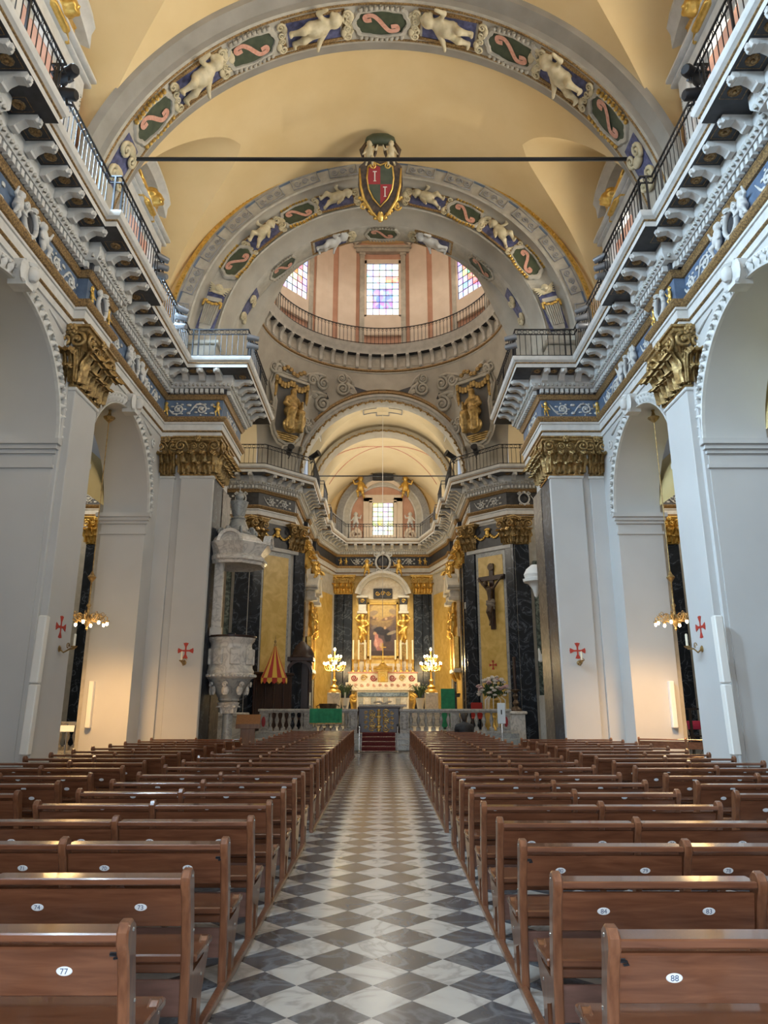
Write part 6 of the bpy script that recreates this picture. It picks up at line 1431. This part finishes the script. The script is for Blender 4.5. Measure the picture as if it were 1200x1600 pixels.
# red carpeted steps and gilt gate in the middle of the rail
t = thing('carpeted_steps', 'flight of dark red carpeted steps leading up to the gilt gate', 'steps', (-0.13, 27.6, 0))
for k in range(4): MB().bbox(-0.62, 0.62, 0.2*k-0.35, 0.85, 0.16*k, 0.16*k+0.16, 0.012).build('step', 'red_carpet', t)
m = MB()
for k in range(4): m.tube([(-0.64, 0.2*k-0.36, 0.16*k+0.02), (0.64, 0.2*k-0.36, 0.16*k+0.02)], 0.008, 6)
m.build('stair_rods', 'steel', t)
t = thing('sanctuary_gate', 'ornate gilt scrollwork gate with dark red side panels at the centre of the altar rail', 'gate', (-0.13, 28.45, 0.62))
MB().bbox(-0.78, 0.78, -0.05, 0.05, 0, 0.92, 0.02).build('gate_panel', 'dark_wood', t)
m = MB()
for g in (-1, 1):
    for k in range(4): spiral(m, (g*0.26, -0.08, 0.15+0.2*k), 0.13, 1.6, 0.025, sgn=g*(1 if k % 2 else -1), n=18); spiral(m, (g*0.5, -0.08, 0.2+0.18*k), 0.07, 1.4, 0.018, sgn=-g, n=14)
for k in range(7): m.ball((0, -0.08, 0.1+0.12*k), (0.09+0.03*math.sin(k*2), 0.05, 0.06), 6, 5)
m.build('gilt_scrollwork', 'gold', t, 180)
MB().bbox(-0.82, 0.82, -0.1, 0.1, 0.9, 0.97, 0.02).build('top_bar', 'dark_wood', t)
for s in (-1, 1): m = MB(); spiral(m, (s*0.78, -0.08, -0.05), 0.12, 1.4, 0.04, sgn=s); m.tube([(s*0.78, 0, 0), (s*0.86, 0, 0.4), (s*0.78, 0, 0.92)], 0.04, 6); m.build('side_scroll', 'dark_wood', t, 180)
for x, side in ((-0.83, 'left'), (0.56, 'right')):
    t = thing('barrier_post', 'chrome rope barrier post before the %s side of the red steps' % side, 'barrier post', (x, 27.0, 0), 0, 'rope barrier posts')
    m = MB(); m.lathe([(0.16, 0), (0.16, 0.015), (0.05, 0.04), (0.025, 0.06)], 14); m.build('base', 'steel', t, 40)
    MB().tube([(0, 0, 0.04), (0, 0, 0.92)], 0.024, 10).build('pole', 'steel', t); m = MB(); m.lathe([(0.035, 0.9), (0.035, 0.97), (0.0, 0.985)], 10); m.build('head', 'iron', t, 40)
# green cloths
t = thing('altar_cloth', 'green cloth with pleats hung over the left altar rail', 'cloth', (-2.15, 28.4, 1.5))
rows = []
for z, dy in ((0.012, 0.22), (0.015, 0.0), (0.01, -0.2), (-0.05, -0.215), (-0.25, -0.22), (-0.52, -0.225)):
    rows.append([(-0.62+1.24*i/40, dy+(0.014*math.sin(i*1.3)*(1 if dy < -0.1 else 0)*min(1, abs(z)*4)), z-(0.012*math.sin(i*0.8) if z < -0.4 else 0)) for i in range(41)])
MB().rows(rows).build('drape', 'green_cloth', t, 60); m = MB(); m.box(-0.62, 0.62, -0.235, -0.222, -0.56, -0.51); m.build('fringe', 'old_gold', t)
t = thing('ambo', 'reading stand with a hanging green cloth on the right of the chancel', 'lectern', (2.95, 33.0, 0.6))
MB().bbox(-0.32, 0.3, -0.02, 0.0, -0.02, 1.75, 0.005).build('cloth', 'green_cloth', t); MB().tube([(0.32, 0.1, 0), (0.32, 0.1, 1.7)], 0.025, 8).build('pole', 'iron', t)
MB().bbox(0.15, 0.6, -0.2, 0.15, 1.55, 1.6, 0.01, RX(R(-22))).build('desk', 'dark_wood', t); MB().tube([(0.45, 0.1, 1.6), (0.42, 0.05, 2.1)], 0.012, 6).build('microphone', 'iron', t)
MB().bbox(-0.2, 0.75, -0.15, 0.25, -0.0, 0.08, 0.01).build('base', 'dark_wood', t)
t = thing('chair', 'small red upholstered chair behind the right altar rail', 'chair', (4.15, 32.2, 0.6))
MB().bbox(-0.25, 0.25, -0.25, 0.25, 0.45, 0.53, 0.03).build('seat', 'red_cloth', t); MB().bbox(-0.25, 0.25, 0.2, 0.27, 0.5, 1.15, 0.03).build('backrest', 'red_cloth', t)
for sx in (-1, 1):
    for sy in (-1, 1): MB().box(sx*0.22-0.02, sx*0.22+0.02, sy*0.21-0.02, sy*0.21+0.02, 0, 0.46).build('leg', 'dark_wood', t)
# bronze brazier, altar candles by the throne, microphones
t = thing('brazier', 'dark bronze bowl on a foot behind the left altar rail', 'bowl', (-2.3, 31.2, 0.6))
m = MB(); m.lathe([(0.3, 0), (0.28, 0.06), (0.08, 0.14), (0.07, 0.5), (0.16, 0.6), (0.3, 0.75), (0.36, 0.98), (0.38, 1.1), (0.34, 1.1), (0.2, 0.85)], 16); m.build('bowl', 'bronze_body', t, 50)
for g in (-1, 1): m = MB(); m.tube([(g*0.36, 0, 1.05), (g*0.48, 0, 1.0), (g*0.44, 0, 0.85), (g*0.33, 0, 0.82)], 0.02, 6); m.build('handle', 'bronze_body', t)
for x, lab in ((-3.0, 'thin pewter candlestick with candle beside the throne'), (-1.55, 'pale candle on a tall stand left of the altar steps')):
    t = thing('candlestick', lab, 'candlestick', (x, 30.5, 0.6)); m = MB(); m.lathe([(0.14, 0), (0.12, 0.04), (0.03, 0.1), (0.025, 0.8), (0.06, 0.85), (0.03, 0.9), (0.08, 1.02)], 12); m.build('stand', 'steel', t, 50); MB().tube([(0, 0, 1.0), (0, 0, 1.55)], 0.035, 8).build('candle', 'candle_wax', t)
# candelabra
CARM = MB(); CARM.tube([(0.03, 0, 0), (0.15, 0, -0.1), (0.30, 0, -0.06), (0.36, 0, 0.06)], 0.018, 6); spiral(CARM, (0.2, 0, 0.03), 0.08, 1.3, 0.014, n=12); CARM.lathe([(0.02, 0.05), (0.05, 0.1), (0.05, 0.12)], 8, TR(0.36, 0, 0)); CARM = CARM.mesh('arm', 'gold', 180)
for s, side in ((-1, 'left'), (1, 'right')):
    t = thing('candelabrum', 'tall gilt electric candelabrum with clustered bulbs on a marble pedestal, %s of the altar' % side, 'candelabrum', (s*2.72, 41.0, 0.0))
    MB().bbox(-0.36, 0.36, -0.36, 0.36, 1.1, 2.3, 0.03).build('pedestal', 'white_marble', t); MB().bbox(-0.42, 0.42, -0.42, 0.42, 1.1, 1.25, 0.03).build('pedestal_base', 'white_marble', t)
    m = MB(); m.lathe([(0.38, 2.3), (0.34, 2.42), (0.2, 2.5), (0.24, 2.62), (0.12, 2.72), (0.08, 2.85), (0.14, 2.95), (0.06, 3.05), (0.05, 3.5), (0.08, 3.6), (0.04, 3.7), (0.04, 4.5), (0.07, 4.55)], 14); m.build('stem', 'gold', t, 50)
    for z, n, k0, q in ((3.62, 8, 0.2, 1.65), (4.12, 5, 0.3, 1.0)):
        for k in range(n):
            a = put('arm', CARM, t, M=TR(0, 0, z) @ RZ(k0+2*PI*k/n) @ SC(q)); put('bulb', BULB, a, M=TR(0.36, 0, 0.17) @ SC(1.55/q))
    put('bulb', BULB, t, M=TR(0, 0, 4.68) @ SC(1.8))
    bulb_light((s*2.72, 40.9, 3.9), 420, 0.3, (1.0, 0.76, 0.40))
# plants in white pots before the altar
for s, side in ((-1, 'left'), (1, 'right')):
    t = thing('potted_plant', 'leafy plant in a white pot at the %s end of the altar' % side, 'plant', (s*2.05, 40.2, 1.1))
    m = MB(); m.lathe([(0.16, 0.3), (0.19, 0.5), (0.25, 0.85), (0.27, 0.9), (0.22, 0.9), (0.1, 0.85)], 14); m.bbox(-0.22, 0.22, -0.22, 0.22, 0, 0.3, 0.02); m.build('pot', 'cloth_white', t, 40)
    m = MB()
    for k in range(70):
        a = rnd.uniform(0, 2*PI); e = rnd.uniform(0.3, 1.5); q = rnd.uniform(0.4, 0.85); m.tube([(0, 0, 0.85), (q*0.5*math.cos(a), q*0.5*math.sin(a), 0.95+q*0.8), (q*math.cos(a)*math.cos(e)*1.1, q*math.sin(a)*math.cos(e)*1.1, 0.9+q*math.sin(e))], [0.01, 0.02, 0.005], 4)
    m.build('leaves', 'leaf_green', t, kind='stuff')
# high altar
mk('altar_marble', (0.68, 0.60, 0.47), 0.3, col2=(0.80, 0.74, 0.62), scale=7, detail=4)
t = thing('high_altar', 'marble high altar with inlaid front, gradine steps and gilt tabernacle', 'altar', (0, 44.0, 1.1))
MB().bbox(-1.55, 1.55, -0.4, 0.6, 0, 1.35, 0.02).build('altar_block', 'altar_marble', t)
for k in range(8): MB().bbox(-1.45+k*0.37, -1.16+k*0.37, -0.45, -0.38, 0.1, 0.95, 0.02).build('front_panel', 'white_marble' if k % 2 else 'grey_marble', t)
MB().bbox(-1.5, 1.5, -0.47, -0.38, 1.0, 1.25, 0.02).build('front_frieze', 'green_marble', t)
for s in (-1, 1): m = MB(); spiral(m, (s*1.75, -0.3, 0.95), 0.25, 1.5, 0.09, sgn=s); m.tube([(s*1.6, -0.3, 1.2), (s*1.95, -0.3, 0.9), (s*1.8, -0.3, 0.4), (s*1.85, -0.3, 0)], 0.09, 8); m.build('side_volute', 'gold', t, 180)
MB().bbox(-2.15, 2.15, -0.5, 0.7, 1.35, 1.52, 0.03).build('mensa', 'altar_marble', t)
MB().bbox(-2.25, 2.25, 0.1, 0.9, 1.52, 1.85, 0.02).build('gradine', 'altar_marble', t); MB().bbox(-2.1, 2.1, 0.45, 1.1, 1.85, 2.4, 0.02).build('gradine', 'altar_marble', t); MB().bbox(-2.15, 2.15, 0.42, 1.15, 2.4, 2.48, 0.02).build('gradine_edge', 'ribbon', t)
for k in range(7):
    if k != 3: m = MB(); spiral(m, (-1.75+k*0.583, 0.42, 2.12), 0.2, 1.7, 0.035, sgn=1 if k % 2 else -1); m.build('inlaid_scroll', 'gold' if k % 2 else 'shield_red', t, 180)
for k in range(12):
    m = MB(); spiral(m, (-2.0+k*0.364, 0.07, 1.68), 0.1, 1.4, 0.025, sgn=1 if k % 2 else -1, n=12); m.build('inlaid_scroll', 'ribbon', t, 180)
m = MB(); m.bbox(-0.3, 0.3, 0.15, 0.6, 1.85, 2.65, 0.03); m.bbox(-0.38, 0.38, 0.1, 0.6, 2.5, 2.62, 0.03); m.build('tabernacle', 'gold', t)
m = MB(); m.arch([(0.14, 0.12), (0.14, 0.16), (0.2, 0.16), (0.2, 0.12)], 2.2, n=12, closed=True); m.bbox(-0.14, 0.14, 0.12, 0.16, 1.9, 2.2, 0.01); m.build('tabernacle_door', 'yellow_cloth', t)
m = MB(); m.lathe([(0.5, 2.62), (0.52, 2.7), (0.3, 2.76), (0.15, 2.95), (0.05, 3.0)], 10, TR(0, 0.35, 0) @ SC(1.15, 0.7, 1)); m.build('tabernacle_canopy', 'gold', t, 40)
m = MB(); m.tube([(0, 0.35, 2.95), (0, 0.35, 4.2)], 0.03, 8); m.tube([(-0.2, 0.35, 3.95), (0.2, 0.35, 3.95)], 0.03, 8); m.lathe([(0.14, 3.0), (0.05, 3.1), (0.1, 3.3), (0.04, 3.4)], 10, TR(0, 0.35, 0)); m.build('altar_cross', 'gold', t, 60)
CST = MB(); CST.lathe([(0.14, 0), (0.13, 0.06), (0.05, 0.14), (0.09, 0.26), (0.04, 0.36), (0.05, 0.6), (0.1, 0.72), (0.11, 0.75)], 10); CST = CST.mesh('stand', 'gold', 50)
CDL = MB().tube([(0, 0, 0.75), (0, 0, 1.95)], 0.055, 8).mesh('candle', 'candle_wax', 60)
words = ['outermost left', 'second left', 'third left', 'fourth left', 'fourth right', 'third right', 'second right', 'outermost right']
for k, x in enumerate((-1.85, -1.5, -1.12, -0.78, 0.78, 1.12, 1.5, 1.85)):
    t = thing('altar_candlestick', 'gilt candlestick with tall white candle on the altar gradine, %s' % words[k], 'candlestick', (x, 44.8 if k % 2 else 45.0, 3.6 if k % 2 == 0 else 3.58), 0, 'candlesticks on the high altar')
    put('stand', CST, t); put('candle', CDL, t)
t = thing('free_altar', 'low white altar table with gilt reliquary in front of the high altar', 'altar', (0, 37.0, 0.6))
MB().bbox(-1.2, 1.2, -0.4, 0.4, 0.95, 1.07, 0.02).build('table_top', 'white_marble', t)
for x in (-0.9, 0, 0.9): m = MB(); m.lathe([(0.16, 0), (0.1, 0.1), (0.09, 0.8), (0.16, 0.95)], 10, TR(x, 0, 0)); m.build('leg', 'white_marble', t, 50)
t = thing('altar_flowers', 'pale flowers and lit white card on the altar table', 'flowers', (0, 36.85, 1.67))
for k in range(9): put('flower', FW, t, M=TR(-0.36+0.09*k, 0, 0.08+0.05*math.sin(k)) @ SC(1.1))
# painted canvases
def canvas(parent, w_, h_, blobs, base, M, name='canvas', nx=30, nz=48):
    m = MB(); m.rows([[(-w_/2+w_*i/nx, 0, h_*j/nz) for i in range(nx+1)] for j in range(nz+1)])
    me = m.mesh(name, 'painted_canvas'); at_ = me.color_attributes.new('paint', 'FLOAT_COLOR', 'POINT'); buf = []
    for j in range(nz+1):
        for i in range(nx+1):
            u, v = i/nx, j/nz; c = np.array(base(u, v), float)
            for (bu, bv, ru, rv, col, st, *an) in blobs:
                du, dv = u-bu, (v-bv)*1.9
                if an: cs, sn = math.cos(an[0]), math.sin(an[0]); du, dv = du*cs+dv*sn, dv*cs-du*sn
                q = (du/ru)**2+(dv/(rv*1.9))**2; a = st*max(0.0, min(1.0, (1.25-q)*2.2)); c = c*(1-a)+np.array(col)*a
            buf += [c[0], c[1], c[2], 1]
    at_.data.foreach_set('color', buf); return put(name, me, parent, M=M)
t = thing('altarpiece', 'gilded altarpiece with arched pediment, two caryatids and a painted altar canvas', 'altarpiece', (0, 46.1, 0))
MB().bbox(-1.75, 1.75, 0.05, 0.35, 3.5, 8.6, 0.02).build('back_panel', 'yellow_marble', t); MB().bbox(-1.9, 1.9, -0.35, 0.35, 3.3, 4.15, 0.03).build('predella', 'altar_marble', t); MB().bbox(-0.6, 0.6, -0.37, -0.3, 3.6, 4.0, 0.02).build('predella_panel', 'yellow_marble', t)
m = MB()
for x0, x1, z0, z1 in ((-1.0, -0.85, 4.5, 8.05), (0.85, 1.0, 4.5, 8.05), (-1.0, 1.0, 7.9, 8.05), (-1.0, 1.0, 4.5, 4.65)): m.bbox(x0, x1, -0.08, 0.1, z0, z1, 0.02)
m.build('picture_frame', 'gold', t)
canvas(t, 1.72, 3.26, [(0.5, 0.86, 0.5, 0.2, (0.60, 0.43, 0.17), 0.75), (0.45, 0.66, 0.4, 0.12, (0.38, 0.26, 0.12), 0.6), (0.12, 0.83, 0.2, 0.05, (0.27, 0.21, 0.17), 0.8, 0.3), (0.9, 0.86, 0.18, 0.05, (0.27, 0.21, 0.17), 0.8, -0.3), (0.16, 0.73, 0.17, 0.03, (0.10, 0.07, 0.07), 0.8, -0.2),
        (0.72, 0.73, 0.3, 0.035, (0.20, 0.12, 0.10), 0.85, 0.25), (0.16, 0.745, 0.05, 0.022, (0.55, 0.35, 0.2), 0.9), (0.28, 0.72, 0.04, 0.02, (0.5, 0.32, 0.2), 0.9), (0.62, 0.725, 0.05, 0.022, (0.6, 0.40, 0.24), 0.9), (0.86, 0.775, 0.05, 0.02, (0.5, 0.3, 0.18), 0.9),
        (0.45, 0.48, 0.30, 0.075, (0.03, 0.03, 0.045), 0.95, -0.25), (0.68, 0.38, 0.13, 0.13, (0.028, 0.026, 0.035), 0.95), (0.36, 0.53, 0.12, 0.035, (0.04, 0.04, 0.06), 0.95, 0.3), (0.58, 0.545, 0.05, 0.028, (0.50, 0.33, 0.20), 0.95), (0.84, 0.45, 0.20, 0.03, (0.34, 0.29, 0.23), 0.85, 0.35), (0.18, 0.56, 0.12, 0.03, (0.2, 0.17, 0.16), 0.7, 0.5),
        (0.20, 0.435, 0.06, 0.032, (0.55, 0.35, 0.22), 0.9), (0.26, 0.36, 0.07, 0.07, (0.50, 0.23, 0.21), 0.95), (0.33, 0.25, 0.17, 0.095, (0.54, 0.25, 0.23), 0.95, -0.3), (0.26, 0.22, 0.045, 0.12, (0.68, 0.40, 0.35), 0.8, 0.2), (0.43, 0.17, 0.06, 0.09, (0.62, 0.42, 0.27), 0.85), (0.36, 0.14, 0.1, 0.05, (0.40, 0.17, 0.16), 0.9), (0.5, 0.055, 0.6, 0.05, (0.055, 0.035, 0.035), 0.9), (0.75, 0.2, 0.25, 0.08, (0.09, 0.06, 0.06), 0.8)],
       lambda u, v: (0.10+0.22*max(0, v-0.45), 0.075+0.14*max(0, v-0.45), 0.08+0.02*v), TR(0, -0.02, 4.64), nx=48, nz=92)
P = [('e', (0, 0, 1.62), (0.13, 0.14, 0.16)), ('c', (0, 0, 1.48), (0, 0, 1.4), 0.07, 0.08), ('c', (-0.2, 0, 1.34), (0.2, 0, 1.34), 0.11, 0.11), ('c', (0, 0, 1.3), (0.03, -0.02, 0.9), 0.19, 0.16), ('c', (0.03, -0.02, 0.9), (-0.02, -0.04, 0.6), 0.19, 0.22), ('c', (-0.08, -0.06, 0.6), (-0.1, -0.14, 0.25), 0.14, 0.11), ('c', (0.1, -0.02, 0.6), (0.1, 0, 0.1), 0.14, 0.1), ('c', (-0.1, -0.12, 0.25), (-0.06, 0, 0.0), 0.1, 0.07),
     ('c', (-0.26, 0, 1.34), (-0.42, -0.05, 1.5), 0.085, 0.07), ('c', (-0.42, -0.05, 1.5), (-0.2, -0.02, 1.78), 0.07, 0.05), ('c', (0.26, 0, 1.34), (0.4, -0.05, 1.12), 0.085, 0.07), ('c', (0.4, -0.05, 1.12), (0.15, -0.18, 1.0), 0.07, 0.05), ('c', (-0.22, -0.1, 0.95), (0.25, -0.14, 0.55), 0.1, 0.13), ('e', (0, 0.04, 1.75), (0.17, 0.15, 0.1))]
CARY = body(P, 0.04, 0.05, folds=lambda X, Y, Z: 0.014*np.sin(20*X+10*Z)*(Z < 1.0)).mesh('caryatid', 'gold', 180)
for s in (-1, 1):
    MB().bbox(s*1.05, s*1.6, -0.2, 0.1, 4.15, 5.5, 0.02).build('pedestal', 'altar_marble', t); MB().bbox(s*1.12, s*1.53, -0.26, -0.15, 4.3, 5.35, 0.03).build('pedestal_panel', 'old_gold', t)
    put('caryatid', CARY, t, M=TR(s*1.32, -0.25, 5.5) @ SC(-s*1.0, 0.9, 0.98))
    m = MB(); m.bbox(s*1.0, s*1.66, -0.4, 0.1, 7.3, 7.45, 0.02); m.bbox(s*1.08, s*1.58, -0.32, 0.1, 7.45, 7.9, 0.02); m.bbox(s*0.95, s*1.72, -0.46, 0.1, 8.3, 8.45, 0.03); m.build('entablature_block', 'stucco', t)
    MB().bbox(s*1.08, s*1.58, -0.36, 0.1, 7.9, 8.3, 0.02).build('frieze_block', 'dark_panel', t); m = MB(); spiral(m, (s*1.33, -0.38, 8.1), 0.14, 1.6, 0.03); m.build('frieze_scroll', 'gold', t, 180)
m = MB(); m.arch([(1.5, 0.1), (1.5, -0.3), (1.62, -0.36), (1.7, -0.5), (1.86, -0.5), (1.86, 0.1)], 8.2, R(12), R(168), 28, M=SC(1, 1, 1)); m.build('pediment_arch', 'stucco', t, 40)
MB().arch([(1.52, -0.28), (1.6, -0.34), (1.66, -0.4)], 8.2, R(12), R(168), 28).build('gilt_arch', 'gold', t); m = MB(); m.arch([(0.05, 0.0), (1.5, 0.0)], 8.2, 0.1, PI-0.1, 24); m.build('tympanum', 'altar_marble', t)
MB().bbox(-0.62, 0.62, -0.15, 0.02, 8.3, 8.95, 0.03).build('inscription_tablet', 'dark_panel', t)
m = MB()
for k in range(3): spiral(m, (-0.35+0.35*k, -0.17, 8.62), 0.15, 1.5, 0.03, sgn=1 if k % 2 else -1)
m.build('gilt_inscription', 'gold', t, 180)
for s in (-1, 1): put('angel', PUTTO_G, t, M=TR(s*1.05, -0.3, 9.75) @ SC(s*1.1, 1, 1.1))
# side altars on the choir walls
for s, side in ((-1, 'left'), (1, 'right')):
    t = thing('side_altarpiece', 'gilded aedicule with pediment and dark framed painting on the %s choir wall' % side, 'altarpiece', (s*4.15, 39.7, 0), s*PI/2 if s < 0 else -PI/2)
    t.rotation_euler = (0, 0, -s*PI/2)
    MB().bbox(-1.3, 1.3, -0.12, 0.05, 3.4, 7.6, 0.02).build('back_panel', 'altar_marble', t)
    m = MB()
    for x0, x1, z0, z1 in ((-0.8, -0.68, 3.8, 7.2), (0.68, 0.8, 3.8, 7.2), (-0.8, 0.8, 7.1, 7.22), (-0.8, 0.8, 3.75, 3.9)): m.bbox(x0, x1, -0.22, 0, z0, z1, 0.02)
    m.build('picture_frame', 'gold', t)
    canvas(t, 1.36, 3.22, [(0.45, 0.55, 0.22, 0.25, (0.16, 0.09, 0.04), 0.9), (0.5, 0.8, 0.12, 0.07, (0.3, 0.18, 0.09), 0.8), (0.6, 0.25, 0.3, 0.15, (0.10, 0.05, 0.03), 0.8)], lambda u, v: (0.05+0.04*v, 0.035+0.02*v, 0.02), TR(0, -0.15, 3.9), nx=16, nz=24)
    for g in (-1, 1):
        put('caryatid', CARY, t, M=TR(g*1.08, -0.3, 5.2) @ SC(-g*0.9, 0.9, 1.0)); MB().bbox(g*0.86, g*1.3, -0.35, 0, 3.5, 5.2, 0.03).build('pedestal', 'gold', t)
        m = MB(); m.bbox(g*0.8, g*1.42, -0.6, 0, 7.1, 7.3, 0.03); m.bbox(g*0.86, g*1.34, -0.5, 0, 7.3, 7.65, 0.03); m.bbox(g*0.76, g*1.46, -0.66, 0, 7.65, 7.8, 0.03); m.build('entablature_block', 'stucco', t)
        m = MB(); m.prism([(g*0.7, 7.8), (g*1.55, 7.8), (g*1.55, 7.92), (g*0.25, 8.75), (g*0.2, 8.55)], -0.62, 0, 'y'); m.build('broken_pediment', 'stucco', t)
        put('angel', PUTTO_G, t, M=TR(g*0.75, -0.4, 8.4) @ SC(g*0.9, 0.9, 0.9))
        m = MB(); m.tube([(g*1.1, -0.3, 3.5), (g*1.1, -0.2, 3.1), (g*1.1, -0.05, 2.9)], [0.16, 0.12, 0.05], 8); m.build('console', 'gold', t, 60)
    MB().bbox(-1.4, 1.4, -0.4, 0, 3.3, 3.5, 0.03).build('shelf', 'stucco', t)
t = thing('side_door', 'dark wooden door in a grey frame at the left of the choir', 'door', (-4.13, 43.0, 0.6), 0); t.rotation_euler = (0, 0, PI/2)
MB().bbox(-0.5, 0.5, -0.06, 0.05, 0, 2.6, 0.01).build('door_leaf', 'dark_wood', t)
m = MB(); m.bbox(-0.65, -0.5, -0.1, 0.05, 0, 2.75, 0.01); m.bbox(0.5, 0.65, -0.1, 0.05, 0, 2.75, 0.01); m.bbox(-0.65, 0.65, -0.1, 0.05, 2.6, 2.8, 0.01); m.build('door_frame', 'grey_marble', t)
# sanctuary lamp cord hanging before the apse
MB().tube([(0.0, 36.5, 17.2), (0.0, 36.5, 6.0)], 0.012, 5).build('lamp_cord', 'cloth_white', label='thin pale cord hanging down the middle of the choir', cat='cord')
# right chapel: iron grille with stacked pink chairs behind it; left chapel: white balustrade
t = thing('iron_grille', 'low black iron grille closing the right side chapel', 'grille', (9.6, 21.2, 0))
MB().box(-1.3, 2.6, -0.02, 0.02, 1.52, 1.57).build('top_rail', 'iron', t); MB().box(-1.3, 2.6, -0.02, 0.02, 0.78, 0.82).build('middle_rail', 'iron', t); MB().box(-1.3, 2.6, -0.02, 0.02, 0.06, 0.1).build('bottom_rail', 'iron', t)
gb = MB().box(-0.03, 0.03, -0.03, 0.03, 0, 1.57).mesh('post', 'iron'); gx = MB(); gx.tube([(-0.27, 0, 0.82), (0.27, 0, 0.1)], 0.012, 5); gx.tube([(0.27, 0, 0.82), (-0.27, 0, 0.1)], 0.012, 5); gx = gx.mesh('lattice', 'iron')
for k in range(8): put('post', gb, t, loc=(-1.3+k*0.556, 0, 0))
for k in range(7): put('lattice', gx, t, loc=(-1.02+k*0.556, 0, 0))
for k, w_ in enumerate(('leftmost', 'second', 'third', 'fourth')):
    t = thing('folding_chair', 'folding chair with a magenta seat behind the iron grille, %s of four' % w_, 'chair', (8.75+k*0.55, 21.9, 0), 0, 'magenta chairs in the right chapel')
    MB().bbox(-0.22, 0.22, -0.2, 0.2, 0.42, 0.46, 0.01).build('seat', 'magenta_cloth', t)
    m = MB(); m.bbox(-0.22, 0.22, 0.18, 0.21, 0.95, 1.2, 0.01); m.build('backrest', 'magenta_cloth', t)
    for sx in (-1, 1): MB().tube([(sx*0.22, -0.2, 0), (sx*0.22, 0.2, 1.2)], 0.012, 6).build('leg', 'steel', t); MB().tube([(sx*0.22, 0.22, 0), (sx*0.22, -0.18, 0.44)], 0.012, 6).build('leg', 'steel', t)
t = thing('chapel_balustrade', 'small white marble balustrade closing the left side chapel', 'balustrade', (-9.3, 22.2, 0.25))
MB().bbox(-2.2, 1.0, -0.15, 0.15, 0.8, 0.92, 0.02).build('top_rail', 'white_marble', t); MB().bbox(-2.2, 1.0, -0.15, 0.15, -0.25, 0.1, 0.02).build('plinth', 'white_marble', t)
for k in range(13): put('baluster', BAL, t, loc=(-2.0+k*0.24, 0, 0.2))
t = thing('notice_stand', 'white sheet on a sloping stand before the left chapel balustrade', 'sign', (-8.85, 20.9, 0), R(20))
MB().tube([(0, 0, 0), (0, 0, 1.15)], 0.02, 8).build('pole', 'steel', t); MB().bbox(-0.22, 0.22, -0.3, 0.02, 1.12, 1.14, 0.005, TR(0, 0, 0.1) @ RX(R(28))).build('sheet', 'plate_white', t); MB().bbox(-0.18, 0.18, -0.18, 0.18, 0, 0.03, 0.01).build('foot', 'steel', t)
# warm spotlights on the altar (from the choir balcony)
def spot(loc, tgt, power, ang=50, col=(1.0, 0.84, 0.55)):
    l = bpy.data.lights.new('altar_spot', 'SPOT'); l.energy = power; l.color = col; l.spot_size = R(ang); l.spot_blend = 0.6; l.shadow_soft_size = 0.15
    o = bpy.data.objects.new('altar_spot', l); COL.objects.link(o); o.location = loc; o.rotation_euler = (Vector(tgt)-Vector(loc)).to_track_quat('-Z', 'Y').to_euler()
for s in (-1, 1): spot((s*3.0, 38.8, 12.4), (s*0.3, 45.5, 5.0), 2000, 45)
